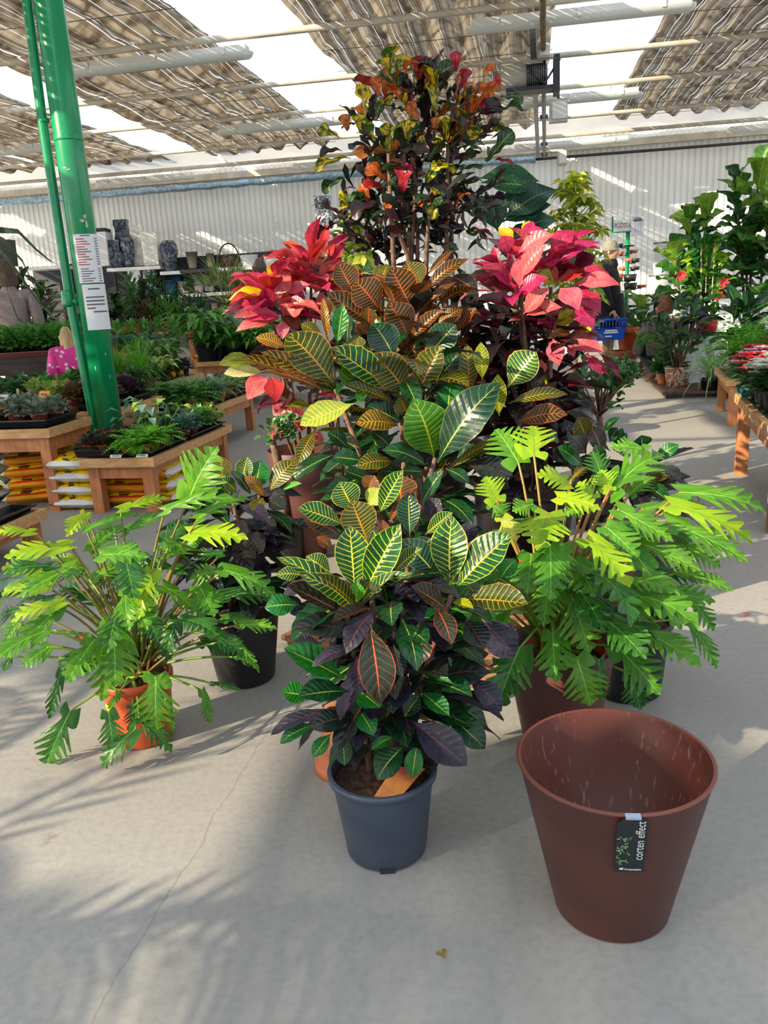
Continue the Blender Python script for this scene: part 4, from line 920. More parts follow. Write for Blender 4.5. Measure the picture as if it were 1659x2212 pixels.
# ---- bronze-orange croton behind it
OC = V3(.12, 2.95, .05)
root = thing('potted_croton', 'bronze croton with orange-veined leaves behind the big green croton', 'plant', OC)
add_pot(root, OC, .15, .11, .28, M_black)
b0 = Yp(880, 760, OC.y)
for k in range(4):
    a = OC + V3(rnd(-.04, .04), rnd(-.04, .04), .25); b = b0 + V3(rnd(-.08, .08), 0, rnd(-.05, .05))
    mb = MB(); mb.tube([a, a.lerp(b, .5), b], .012, .008, n=6); mb.build('stem', M_bark, root)
RO = [(1000,480,850,290,210,'cr',-.05,-.06),(1190,470,1060,212,200,'cr',-.04,-.05),(850,385,748,192,160,'cr',.0,.02),(960,565,678,368,140,'cr',-.05,-.1),(1170,650,1060,428,220,'cr',-.1,-.14),
 (1000,335,1042,190,135,'co',.04,.06),(1225,350,1160,183,180,'co',.03,.05),(1250,370,1515,155,85,'cr',.0,-.03),(1270,275,1437,113,45,'cr',.04,.04),(1230,500,1442,288,45,'cr',-.03,-.06),
 (1160,665,1372,468,95,'cr',-.08,-.12),(1330,565,1482,458,120,'cr',-.05,-.08),(1450,610,1572,455,75,'cr',-.03,-.06),(930,565,930,455,100,'cr',-.06,-.08),(1290,470,1250,375,125,'cr',.0,.0),
 (1410,260,1582,357,115,'cm',.02,-.03),(860,480,780,440,110,'cr',.0,-.02),(1060,300,960,250,120,'cr',.04,.05),(1240,540,1300,390,80,'cr',-.02,-.03),(960,640,860,560,110,'cr',-.06,-.09),(800,420,760,330,90,'cb',.02,.02),(1300,640,1400,540,90,'cr',-.03,-.05),(700,500,660,400,70,'cr',.0,.0)]
hero_leaves(root, RO, (460, 500), S6, OC.y, LM, wk=1.04)
fill_leaves(root, 'croton', [LM['cr'], LM['cb'], LM['cd'], LM['cr']], (OC.x, OC.y + .06, 0), 80, .12, .18, .07, (.7, 1.1), (-.1, .8), 15)

# ---- red croton on the right
RC = V3(.60, 3.1, .05)
root = thing('potted_croton', 'crimson and magenta leaved croton right of the orange croton', 'plant', RC)
add_pot(root, RC, .16, .12, .3, M_black)
for (bx, by, Yo) in ((1190, 620, 0), (1125, 640, -.05), (1200, 690, -.05), (1190, 740, -.08), (1120, 690, 0), (1060, 700, .1)):
    a = RC + V3(rnd(-.04, .04), rnd(-.04, .04), .27); b = Yp(bx, by, RC.y + Yo)
    mb = MB(); mb.tube([a, a.lerp(b, .5) + V3(.02, .02, 0), b], .011, .007, n=6); mb.build('stem', M_bark, root)
RR = [
 (530,395,470,255,115,'mg',.0,.0),(560,335,440,195,95,'ye',.06,.07),(640,265,695,133,62,'ye',.08,.09),(600,405,895,248,140,'pk',-.02,-.08),(620,612,828,338,135,'pk',-.08,-.13),(860,425,1055,215,150,'mg',-.02,-.03),
 (880,425,1238,208,65,'mg',.0,-.05),(880,505,1250,285,95,'mg',-.03,-.08),(660,335,720,133,90,'mg',.05,.07),(640,300,835,215,110,'mg',.03,.0),(610,692,645,405,125,'pk',-.06,-.07),(540,682,328,485,125,'mg',-.03,-.08),
 (610,712,832,590,110,'mg',-.1,-.16),(895,655,725,560,115,'yo',-.06,-.1),(640,905,855,680,115,'pk',-.1,-.14),(660,912,955,838,115,'pk',-.1,-.16),(630,882,248,775,115,'rd',-.06,-.12),(585,722,305,640,115,'rd',.0,-.05),
 (1060,655,1425,632,125,'pk',-.05,-.12),(1050,585,1342,550,95,'mg',-.02,-.07),(1050,525,1232,425,145,'rd',.02,.0),(1000,605,980,450,120,'r',.0,.0),(920,655,795,480,95,'ro',-.03,-.04),(930,645,1155,550,95,'ro',-.05,-.08),
 (940,690,1098,852,160,'pk',-.12,-.2),(1090,725,1278,882,125,'mg',-.06,-.12),(1060,835,1218,1002,135,'mg',-.08,-.14),(900,995,1090,880,115,'yo',-.05,-.08),(1040,1062,840,1100,75,'cb',-.06,-.12),(1110,945,1178,1082,75,'ye',-.06,-.1),
 (885,1100,930,1312,120,'pk',-.08,-.13),(940,1112,1305,1210,130,'pk',-.08,-.15),(1150,1222,1282,1392,75,'mg',-.06,-.1),(1260,1212,1448,1425,55,'rd',-.05,-.1),(1000,1155,1062,1242,65,'pk',-.05,-.07),(430,475,400,350,65,'r',.03,.04),
 (565,560,545,405,80,'rd',.03,.04),(400,900,240,930,95,'rd',.0,-.05),(420,680,240,590,110,'rd',.04,.02),(790,1260,760,1430,95,'pk',-.06,-.1),(780,1500,850,1440,130,'yo',-.06,-.1),(760,640,680,720,80,'mg',-.04,-.08),
 (1200,600,1300,660,70,'pk',-.02,-.05),(960,480,900,580,80,'ro',.0,-.03),(1120,1240,1350,1400,50,'r',-.03,-.07),(700,700,560,760,90,'mg',-.04,-.08),(480,560,390,460,80,'r',.02,.02),(520,740,380,790,90,'pk',-.02,-.07),
 (830,480,760,560,90,'r',-.02,-.04),(1130,620,1210,500,90,'mg',.03,.03),(1080,680,1180,720,80,'mg',-.02,-.06),(900,780,980,860,90,'rd',-.02,-.07),(1180,880,1250,960,60,'rk',-.02,-.05)]
hero_leaves(root, RR, (960, 440), 3.770, RC.y, LM, 'lance', wk=1.3)
fill_leaves(root, 'lance', [LM['rk'], LM['rk'], LM['rd'], LM['rk'], LM['md']], (Yp(1130, 760, RC.y).x, RC.y + .06, 0), 130, .2, .2, .085, (.42, 1.02), (-.5, .4), 16)
for (fx, fy0, fy1, sd_) in ((1180, 640, 530, 116), (1105, 660, 560, 117), (1170, 620, 570, 118), (1200, 740, 690, 119)):
    fill_leaves(root, 'lance', [LM['r'], LM['pk'], LM['mg'], LM['mg'], LM['rd']], (Yp(fx, fy0, RC.y).x, RC.y + .03, 0), 15, .05, .16, .075, (Yp(fx, fy0, RC.y).z, Yp(fx, fy1, RC.y).z), (-.1, .9), sd_)

# ---- croton low on the right, behind the bright philodendron
DC = V3(.87, 2.70, .0)
root = thing('potted_croton', 'low dark green croton behind the bright philodendron, right of the group', 'plant', DC)
add_pot(root, DC, .14, .1, .27, M_black)
RD4 = [(1500,840,1430,658,115,'cm'),(1380,905,1230,790,135,'cg'),(1400,835,1295,698,145,'cd'),(1400,745,1350,612,135,'co'),(1500,705,1592,612,55,'cg'),(1590,805,1612,680,75,'cgd'),(1240,760,1180,710,90,'cgd'),(1260,880,1200,800,90,'cd')]
RD9 = [(930,235,925,162,115,'cgd'),(900,475,1212,400,85,'cd'),(820,535,1022,490,65,'cd'),(1000,305,1137,212,85,'cg'),(800,250,835,150,80,'cg'),(740,200,790,120,80,'cgd'),(560,330,450,260,90,'cgd'),(880,440,1095,400,60,'co'),(690,330,660,220,90,'cgd')]
hero_leaves(root, RD4, (760, 680), S6, DC.y, LM); hero_leaves(root, RD9, (1040, 880), 2.68, DC.y, LM)
fill_leaves(root, 'croton', [LM['cgd'], LM['cd'], LM['cd2']], (DC.x, DC.y + .03, 0), 34, .08, .16, .065, (.32, .52), (-.4, .4), 17)

# ---- tall curly croton at the back
MC = V3(.2, 3.66, 0)
root = thing('potted_croton', 'very tall bushy curly-leaved croton with dark, orange and yellow leaves at the back', 'plant', MC)
add_pot(root, MC, .2, .15, .36, M_black)
cent = []
rg = random.Random(21)
for k in range(34):
    f = (k + .5) / 34
    py = 545 - 370 * f ** .9; hw = 205 * math.sin(math.pi * (.18 + .72 * (1 - abs(f - .45)))) if f > .08 else 150
    pxx = 900 + hw * rg.uniform(-.95, .95) + (12 if f > .7 else 0)
    if f > .78: pxx = 905 + rg.uniform(-.9, .9) * 95
    cent.append((Yp(pxx, py, MC.y + rg.uniform(-.22, .22)), f))
for k in range(11):
    c, f = cent[2 + k * 2]
    a = MC + V3(rg.uniform(-.1, .1), rg.uniform(-.08, .08), .34)
    q = V3(a.x + (c.x - a.x) * .5 + rg.uniform(-.05, .05), a.y + (c.y - a.y) * .3, MC.z + 1.0 + rg.uniform(-.1, .1))
    mb = MB(); mb.tube([a, a.lerp(q, .55) + V3(0, 0, .03), q, q.lerp(c, .6) + V3(0, 0, .02), c], .016, .007, n=7); mb.build('stem', M_bark, root)
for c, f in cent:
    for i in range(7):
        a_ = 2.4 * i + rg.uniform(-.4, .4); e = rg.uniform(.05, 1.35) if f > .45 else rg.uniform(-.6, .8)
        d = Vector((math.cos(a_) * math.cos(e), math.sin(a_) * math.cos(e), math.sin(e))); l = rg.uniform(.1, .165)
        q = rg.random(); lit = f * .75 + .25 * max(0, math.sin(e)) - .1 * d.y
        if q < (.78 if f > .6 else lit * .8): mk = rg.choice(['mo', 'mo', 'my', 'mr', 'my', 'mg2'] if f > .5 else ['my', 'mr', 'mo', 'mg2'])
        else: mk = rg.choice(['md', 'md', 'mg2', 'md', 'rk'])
        n_ = Vector((-d.x * math.sin(e), -d.y * math.sin(e), math.cos(e))) + (CAM - c).normalized() * .4
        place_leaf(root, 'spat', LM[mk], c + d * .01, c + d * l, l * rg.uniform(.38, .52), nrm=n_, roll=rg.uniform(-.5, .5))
S5 = 1659 / 500.
RM = [(815,270,815,98,95,'mr'),(1075,215,1078,68,75,'mr'),(1120,330,1150,190,70,'mr'),(520,380,505,250,75,'mo'),(300,640,265,520,75,'mb' if 0 else 'mo'),(400,640,380,515,85,'my'),(500,570,530,450,60,'mg2'),(670,330,660,215,70,'mg2'),
 (240,690,85,645,70,'my'),(700,770,372,740,95,'mo',-.1,-.2),(800,560,740,430,110,'mo',-.1,-.12),(930,510,900,270,75,'my',-.12,-.12),(1100,420,1225,335,70,'my',-.08,-.1),(1140,450,1318,400,85,'mr',-.1,-.14),(1310,330,1400,270,80,'mr',-.05,-.08),
 (1270,230,1340,160,60,'mo'),(1400,390,1570,385,60,'mg2',-.05,-.05),(735,700,730,560,90,'my',-.15,-.17),(930,640,940,540,70,'mo',-.14,-.15),(960,640,1030,545,60,'mo',-.14,-.15),(1000,680,1245,635,60,'my',-.1,-.14),(860,760,820,680,70,'my',-.16,-.17),
 (890,740,980,690,60,'my',-.15,-.18),(1020,730,1135,700,80,'mr',-.12,-.16),(880,850,980,700,90,'mg2',-.15,-.16),(700,1080,710,870,110,'mr',-.2,-.24),(590,1020,418,915,75,'mo',-.15,-.2),(560,1060,420,1000,85,'mr',-.15,-.2),(920,850,890,985,75,'my',-.18,-.22),
 (950,850,1080,905,45,'my',-.15,-.18),(1000,1100,905,1060,70,'my',-.2,-.23),(950,1110,900,1275,80,'my',-.2,-.24),(960,1120,1000,1180,60,'mg2',-.2,-.22),(340,1140,250,1095,90,'my',.0,-.03),(350,1180,240,1190,80,'my',.0,-.04),(330,1240,245,1270,60,'my',.0,-.03),
 (450,1160,400,1020,70,'mo',-.1,-.1),(1290,860,1480,620,90,'mg2',-.05,-.05),(1360,850,1495,890,45,'mr',.0,-.03),(1280,650,1380,570,70,'md'),(1290,520,1410,465,50,'md'),(660,1060,600,990,70,'mg2',-.2,-.22),(280,980,120,1080,60,'mg2'),(320,830,60,905,50,'my'),(260,780,100,800,50,'md'),(540,880,500,800,80,'mg2',-.12,-.14)]
RM = [r if len(r) > 6 else r + (-.06, -.08) for r in RM]
hero_leaves(root, RM, (660, 90), 1659 / 500., MC.y, LM, 'spat', wk=1.35)
mb = MB()
for k in range(330):
    c, f = cent[rg.randrange(int(len(cent) * .8))]; q = c + V3(rg.uniform(-.1, .1), rg.uniform(-.08, .12), rg.uniform(-.1, .06)); d = V3(rg.uniform(-1, 1), rg.uniform(-1, 1), rg.uniform(-.2, 1.2)).normalized()
    x = d.orthogonal().normalized(); n_ = d.cross(x); l = rg.uniform(.07, .12); w_ = l * .34
    mb.add([q, q + d * l * .5 - x * w_ * .3 + n_ * .01, q + d * l * .5 + x * w_ * .3 + n_ * .01, q + d * l * .8 - x * w_ * .5, q + d * l * .8 + x * w_ * .5, q + d * l - n_ * .012], [(0, 2, 1), (1, 2, 4, 3), (3, 4, 5)], True)
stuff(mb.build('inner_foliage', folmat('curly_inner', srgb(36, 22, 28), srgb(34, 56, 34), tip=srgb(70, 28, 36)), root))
# ================================================================== SMALL PLANTS (prototypes, copied)
def leaf5(mb, b, d, n, l, w, bend=.25):
    b = Vector(b); d = Vector(d).normalized(); n = Vector(n); n = (n - d * n.dot(d)); n = n.normalized() if n.length > 1e-4 else d.orthogonal().normalized()
    x = d.cross(n); m1 = b + d * l * .5 + n * l * bend * .25; t = b + d * l - n * l * bend * .3
    mb.add([b, m1 - x * w / 2 + n * w * .18, m1, m1 + x * w / 2 + n * w * .18, t], [(0, 2, 1), (0, 3, 2), (1, 2, 4), (2, 3, 4)], True)
def strapleaf(mb, b, d, l, w, droop=.6, seg=4):
    b = Vector(b); d = Vector(d).normalized(); h = Vector((d.x, d.y, 0)); h = h.normalized() if h.length > 1e-3 else Vector((1, 0, 0))
    s = Vector((-h.y, h.x, 0)); vs = []; p = b.copy(); dd = d.copy()
    for k in range(seg + 1):
        t = k / seg; ww = w * (1 - t) ** .7 * (.7 + .6 * min(1, t * 3)) if k < seg else w * .05
        vs += [p - s * ww / 2, p + s * ww / 2]
        dd = (dd + Vector((0, 0, -droop / seg * (1 + t)))).normalized(); p = p + dd * l / seg
    mb.add(vs, [(2 * k, 2 * k + 1, 2 * k + 3, 2 * k + 2) for k in range(seg)], True)
def sph(rg, up0, up1):
    a = rg.uniform(0, 6.283); e = rg.uniform(up0, up1)
    return Vector((math.cos(a) * math.cos(e), math.sin(a) * math.cos(e), math.sin(e)))
def fol(kind, n, l, w, r, h, z, seed):
    """r: half spread, h: height of the leafy dome, z: where it starts"""
    rg = random.Random(seed); mb = MB()
    for i in range(n):
        if kind == 'dome':
            d = sph(rg, -.1, 1.4); q = rg.random() ** .4
            b = Vector((d.x * r * q * .75, d.y * r * q * .75, z + h * max(.05, d.z) * q * .85))
            dd = Vector((d.x, d.y, .25 + .5 * d.z + rg.uniform(-.4, .3)))
            leaf5(mb, b, dd, (d.x * .3, d.y * .3, 1), l * rg.uniform(.7, 1.2), w * rg.uniform(.7, 1.2), .35)
        elif kind == 'grass':
            d = sph(rg, .5, 1.45); b = Vector((rg.uniform(-1, 1) * r * .25, rg.uniform(-1, 1) * r * .25, z))
            strapleaf(mb, b, d, l * rg.uniform(.7, 1.15), w, rg.uniform(.5, 1.5), 4)
        elif kind == 'fern':
            d = sph(rg, .2, 1.3); ln = l * rg.uniform(.7, 1.1); p = Vector((0, 0, z)); dd = d.copy(); s = Vector((-d.y, d.x, 0)).normalized()
            for k in range(9):
                p = p + dd * ln / 9; dd = (dd + Vector((0, 0, -.16))).normalized(); wd = w * math.sin(math.pi * (k + 1.5) / 10.5)
                for sg in (-1, 1): leaf5(mb, p, s * sg + dd * .5, (0, 0, 1), wd, wd * .45, .2)
        elif kind == 'stalk':
            d = sph(rg, .75, 1.45); ln = h * rg.uniform(.5, 1.0); b = Vector((rg.uniform(-1, 1) * r * .2, rg.uniform(-1, 1) * r * .2, z)); p = b + d * ln
            mb.tube([b, b.lerp(p, .5), p], w * .035, w * .025, n=3, caps=False)
            o = Vector((d.x, d.y, 0)).normalized() if abs(d.x) + abs(d.y) > 1e-3 else Vector((1, 0, 0))
            leaf5(mb, p, o + Vector((0, 0, rg.uniform(-.5, .3))), (0, 0, 1), l * rg.uniform(.8, 1.2), w * rg.uniform(.8, 1.1), .4)
    return mb
FM = {
 'green': folmat('foliage_green', srgb(70, 136, 54), srgb(120, 178, 82)),
 'dark': folmat('foliage_dark', srgb(34, 78, 38), srgb(74, 122, 62)),
 'deep': folmat('foliage_deep', srgb(28, 62, 44), srgb(66, 104, 70)),
 'lime': folmat('foliage_lime', srgb(120, 180, 40), srgb(176, 210, 70)),
 'grass': folmat('foliage_grass', srgb(78, 160, 34), srgb(128, 196, 56)),
 'silver': folmat('foliage_silver', srgb(104, 124, 106), srgb(176, 186, 164)),
 'maroon': folmat('foliage_maroon', srgb(86, 42, 44), srgb(132, 78, 70)),
 'mauve': folmat('foliage_mauve', srgb(106, 80, 96), srgb(76, 64, 68)),
 'bronze': folmat('foliage_bronze', srgb(110, 84, 52), srgb(150, 130, 84)),
 'redgreen': folmat('foliage_red_green', srgb(56, 66, 52), srgb(72, 92, 66), tip=srgb(130, 44, 42)),
 'varieg': folmat('foliage_variegated', srgb(110, 160, 60), srgb(206, 214, 120), tip=srgb(230, 230, 170)),
 'grey': folmat('foliage_greygreen', srgb(120, 156, 112), srgb(176, 200, 152)),
 'blue': folmat('foliage_bluegreen', srgb(78, 128, 104), srgb(136, 172, 146)),
 'gold': folmat('foliage_gold', srgb(196, 150, 50), srgb(150, 110, 40)),
 'fernl': folmat('foliage_fern_light', srgb(96, 176, 44), srgb(140, 206, 70)),
 'palm': folmat('foliage_palm', srgb(80, 104, 52), srgb(176, 190, 110)),
 'schef': folmat('foliage_schefflera', srgb(76, 116, 34), srgb(150, 170, 50), tip=srgb(224, 214, 90)),
 'white': folmat('blossom_white', srgb(236, 236, 226), srgb(220, 220, 208)),
 'pink': folmat('blossom_pink', srgb(226, 60, 120), srgb(240, 110, 160)),
 'rose': folmat('blossom_pale_pink', srgb(240, 190, 210), srgb(232, 160, 196)),
 'red': folmat('blossom_red', srgb(214, 44, 66), srgb(232, 84, 80)),
 'coral': folmat('blossom_coral', srgb(230, 104, 96), srgb(214, 80, 84)),
 'fig': folmat('foliage_fig', srgb(66, 116, 40), srgb(110, 160, 60)),
}
M_terrac = mat('terracotta_small', srgb(190, 98, 60), .6); M_blk = mat('black_nursery_plastic', srgb(30, 30, 32), .5); M_brownpot = mat('brown_nursery_plastic', srgb(130, 62, 44), .5)
PROTO = {}
def proto(key, pot, folargs, material, extra=None):
    """hidden nowhere: the prototype's meshes are only used through the placed copies"""
    rt, rb, h, pm = pot; mp = MB(); mp.lathe(pot_profile(rt, rb, h, .003, .01), 16)
    ms = MB(); ms.lathe([(rt - .004, 0), (.0001, .004)], 12, (0, 0, h - .014), close=True)
    out = []
    for s in range(3):
        fm = fol(*folargs, seed=hash_(key) + s * 17).mesh('foliage', material)
        parts = [('pot', mp.mesh('pot', pm) if s == 0 else out[0][0][1]), ('foliage', fm)]
        if extra: parts.append((extra[0], extra[1](s).mesh(extra[0], extra[2])))
        out.append(parts)
    PROTO[key] = out
def hash_(k): return sum(ord(c) * (i + 3) for i, c in enumerate(k)) % 1000
def put(key, pos, label, group=None, cat='plant', name='potted_plant', s=1.0):
    parts = random.choice(PROTO[key]); r = thing(name, label, cat, pos, group); r.rotation_euler.z = rnd(0, 6.28); r.scale = (s, s, s)
    for nm, me in parts:
        o = bpy.data.objects.new(nm, me); COL.objects.link(o); o.parent = r
        if nm in ('foliage', 'blossom'): o['kind'] = 'stuff'
    return r
sp = (.05, .038, .075)
proto('silver', sp + (M_brownpot,), ('dome', 204, 0.041, 0.026, .11, .1, .06), FM['silver'])
proto('maroon', sp + (M_terrac,), ('stalk', 80, .055, .042, .12, .13, .06), FM['maroon'])
proto('varieg', sp + (M_blk,), ('dome', 173, 0.052, 0.035, 0.112, 0.117, .06), FM['varieg'])
proto('bronze', sp + (M_brownpot,), ('dome', 173, 0.046, 0.028, 0.100, 0.117, .06), FM['bronze'])
proto('mauve', sp + (M_blk,), ('dome', 158, 0.056, 0.041, 0.106, 0.091, .06), FM['mauve'])
proto('dark', sp + (M_blk,), ('dome', 173, 0.056, 0.036, 0.112, 0.130, .06), FM['dark'])
proto('redgreen', sp + (M_terrac,), ('dome', 289, 0.038, 0.019, .11, .085, .05), FM['redgreen'])
proto('fernl', sp + (M_terrac,), ('fern', 34, .18, .05, .1, .1, .06), FM['fernl'])
proto('fern', sp + (M_terrac,), ('fern', 32, .2, .055, .1, .1, .06), FM['green'])
proto('grey', sp + (M_terrac,), ('grass', 60, .15, .007, .08, .1, .07), FM['grey'])
proto('greyfern', sp + (M_terrac,), ('fern', 32, .18, .042, .1, .1, .06), FM['grey'])
proto('blue', sp + (M_brownpot,), ('dome', 144, 0.056, 0.036, 0.112, 0.104, .06), FM['blue'])
proto('arrow', sp + (M_brownpot,), ('stalk', 15, .09, .06, .16, .25, .06), FM['blue'])
proto('arrowy', sp + (M_brownpot,), ('stalk', 13, .09, .055, .14, .24, .06), FM['lime'])
proto('green', sp + (M_blk,), ('dome', 158, 0.061, 0.041, 0.125, 0.130, .06), FM['green'])
proto('gold', sp + (M_blk,), ('dome', 68, 0.038, 0.022, .07, .07, .07), FM['gold'])
mp_ = (.075, .058, .12)
proto('grass', (.085, .07, .075, M_brownpot), ('grass', 320, .3, .006, .1, .2, .07), FM['grass'])
proto('lily', (.08, .06, .13, M_blk), ('stalk', 120, .16, .055, .2, .27, .1), FM['green'])
proto('pothos', (.07, .055, .1, M_blk), ('stalk', 40, .1, .07, .16, .12, .1), FM['varieg'])
proto('palmy', mp_ + (M_terrac,), ('grass', 90, .42, .02, .12, .4, .11), FM['green'])
proto('dracaena', mp_ + (M_terrac,), ('grass', 70, .4, .03, .12, .4, .14), FM['dark'])
proto('redcord', mp_ + (mat('grey_pot', srgb(120, 116, 110), .6),), ('grass', 60, .42, .022, .12, .4, .12), FM['maroon'])
proto('tall', mp_ + (M_terrac,), ('dome', 110, .1, .05, .17, .5, .14), FM['dark'])
proto('tallb', mp_ + (M_terrac,), ('dome', 110, .09, .05, .17, .42, .14), FM['deep'])
proto('bushy', mp_ + (M_blk,), ('dome', 130, .07, .045, .16, .3, .12), FM['green'])

# ================================================================== LEFT SIDE: TABLES
M_wood = mat('pale_pine', srgb(214, 166, 112), .6, srgb(190, 138, 88), 5, stretch=(1.5, 10, 10), bump=.15)
M_woodleg = mat('orange_pine', srgb(196, 128, 78), .55, srgb(170, 104, 62), 5, stretch=(8, 8, 1.2), bump=.15)
M_felt = mat('dark_green_mat', srgb(52, 86, 74), .8)
TY = math.radians(11)
class Table:
    def __init__(s, fr, yaw, w, d, top, label, legs=((0, 0), (1, 0), (0, 1), (1, 1)), side=-1, edge=.05, name='display_table'):
        """fr: the front corner next to the aisle; the table runs `side` (left -1 / right +1) by w and back by d"""
        s.fr = Vector((fr[0], fr[1], 0)); s.ex = Vector((math.cos(yaw), -math.sin(yaw), 0)) * side; s.ey = Vector((math.sin(yaw), math.cos(yaw), 0)); s.top = top
        s.w, s.d = w, d; rz = -yaw
        c = s.at(w / 2, d / 2, 0); r = thing(name, label, 'table', (c.x, c.y, 0)); s.root = r
        for (a, b, sx, sy) in ((w / 2, .015, w, .03), (w / 2, d - .015, w, .03), (.015, d / 2, .03, d - .06), (w - .015, d / 2, .03, d - .06)):
            mb = MB(); mb.box(s.at(a, b, top - edge / 2), (sx, sy, edge), rz); mb.build('edge_board', M_wood, r)
        mb = MB(); mb.box(s.at(w / 2, d / 2, top - .022), (w - .06, d - .06, .02), rz); mb.build('table_top', M_felt, r)
        lw = .065
        for (a, b) in legs:
            mb = MB(); mb.box(s.at(.03 + lw / 2 + a * (w - .06 - lw), .03 + lw / 2 + b * (d - .06 - lw), (top - edge) / 2), (lw, lw, top - edge), rz); mb.build('leg', M_woodleg, r)
        ap = min(.085, top * .22)
        for (a, b, sx, sy) in ((w / 2, .05, w - .16, .025), (w / 2, d - .05, w - .16, .025), (.05, d / 2, .025, d - .16), (w - .05, d / 2, .025, d - .16)):
            mb = MB(); mb.box(s.at(a, b, top - edge - ap / 2), (sx, sy, ap), rz); mb.build('apron', M_woodleg, r)
    def at(s, a, b, z=None): return s.fr + s.ex * a + s.ey * b + Vector((0, 0, s.top if z is None else z))
M_tray = mat('black_tray_plastic', srgb(22, 24, 26), .3); M_traybrown = mat('brown_tray_plastic', srgb(112, 52, 44), .4)
def tray(T, a0, a1, b0, b1, label, m=None, h=.045, base=None, z=0.0):
    m = m or M_tray; c = T.at((a0 + a1) / 2, (b0 + b1) / 2); c.z += z
    r = thing('plant_tray', label, 'tray', c)
    def q(a, b, zz): p = T.at(a, b); return p + Vector((0, 0, z + zz))
    t = .012
    mb = MB(); mb.add([q(a0 + t, b0 + t, .001), q(a1 - t, b0 + t, .001), q(a1 - t, b1 - t, .001), q(a0 + t, b1 - t, .001)], [(0, 1, 2, 3)]); mb.build('base', m, r)
    mb = MB()
    A = [(a0 + t, b0 + t), (a1 - t, b0 + t), (a1 - t, b1 - t), (a0 + t, b1 - t)]; B = [(a0, b0), (a1, b0), (a1, b1), (a0, b1)]
    mb.add([q(*p, .001) for p in A] + [q(*p, h) for p in B], [(i, (i + 1) % 4, 4 + (i + 1) % 4, 4 + i) for i in range(4)]); mb.build('wall', m, r)
    mb = MB(); C = [(a0 - t, b0 - t), (a1 + t, b0 - t), (a1 + t, b1 + t), (a0 - t, b1 + t)]
    mb.add([q(*p, h) for p in B] + [q(*p, h) for p in C] + [q(*p, h - .008) for p in C], [(i, (i + 1) % 4, 4 + (i + 1) % 4, 4 + i) for i in range(4)] + [(4 + i, 4 + (i + 1) % 4, 8 + (i + 1) % 4, 8 + i) for i in range(4)]); mb.build('rim', m, r)
    return r
M_card = mat('orange_price_card', srgb(240, 150, 30), .5); M_cardw = mat('white_price_card', srgb(235, 235, 232), .5); M_stick = mat('label_stick', srgb(214, 190, 150), .6)
def card(p, w_, h_, m, label, rz=0.0, tilt=.25, stick=0.0):
    """a small price card on the tray edge"""
    r = thing('price_card', label, 'price card', p)
    M_ = Matrix.Rotation(rz, 3, 'Z') @ Matrix.Rotation(-tilt, 3, 'X')
    mb = MB(); mb.box(Vector(p) + V3(0, 0, stick + h_ / 2), (w_, .002, h_), M=M_); mb.build('card', m, r)
    if stick: mb = MB(); mb.tube([Vector(p), Vector(p) + V3(0, 0, stick)], .003, n=4); mb.build('stick', M_stick, r)
    mb = MB(); mb.box(Vector(p) + V3(0, 0, stick + h_ * .55) + M_ @ Vector((0, -.0016, 0)), (w_ * .55, .0012, h_ * .2), M=M_); mb.build('print', M_ink, r)
    return r

# Table A: large, left (two tables in line, the column stands between them)
TA = Table((-1.87, 4.58), TY, 1.7, .47, .49, 'narrow pale pine display table with silver-leaved plants, left of the green column')
TA2 = Table((-1.735, 5.27), TY, 1.7, .78, .49, 'pale pine display table with begonias behind the green column')
tray(TA, .06, .56, .07, .42, 'black plastic tray of silver-leaved plants at the front corner of the left table')
tray(TA, .62, 1.1, .07, .42, 'black plastic tray at the front of the left table, cut by the picture edge')
tray(TA2, .05, 1.1, .05, .38, 'long black tray in the middle row of the left table')
tray(TA2, .05, 1.1, .44, .74, 'black tray in the back row of the left table')
rowsA = [(.15, ['silver', 'silver', 'silver', 'maroon', 'gold', 'gold', 'dark']), (.3, ['silver', 'silver', 'silver', 'maroon', 'gold', 'dark', 'dark']), (.78, ['bronze', 'bronze', 'varieg', 'varieg', 'dark', 'dark', 'dark']), (.92, ['bronze', 'mauve', 'varieg', 'green', 'dark', 'dark', 'mauve']),
         (1.17, ['mauve', 'mauve', 'mauve', 'green', 'dark', 'dark', 'mauve']), (1.32, ['dark', 'mauve', 'green', 'dark', 'mauve', 'dark', 'dark'])]
labA = {'silver': 'small silver-grey leaved plant at the front corner of the left table', 'maroon': 'small rusty red begonia in a terracotta pot on the left table', 'gold': 'small yellow-brown plant by the orange cards on the left table',
        'dark': 'small dark green plant on the left table', 'bronze': 'small bronze-leaved plant in the middle row of the left table', 'varieg': 'small yellow-green variegated plant in the middle of the left table', 'mauve': 'small mauve-leaved begonia towards the back of the left table', 'green': 'small green plant behind the variegated one on the left table'}
for b, ks in rowsA:
    for i, k in enumerate(ks):
        put(k, (TA.at if b < .5 else (lambda x, y: TA2.at(x, y - .69)))(.13 + i * .15 + rnd(-.015, .015), b + rnd(-.02, .02)) + V3(0, 0, .002), labA[k], 'begonias and foliage plants on the left table: ' + k, s=rnd(.95, 1.15))
for (x, y, Yc, m_, lb) in ((97, 862, 4.9, M_card, 'orange price card among the variegated plants on the left table'), (7, 870, 4.85, M_cardw, 'square cream card at the left picture edge on the left table'), (3, 885, 4.8, M_card, 'orange card below the cream card at the left picture edge')):
    p = Yp(x, y, Yc); card(p, .07, .05, m_, lb, TY * -1, .6, 0)
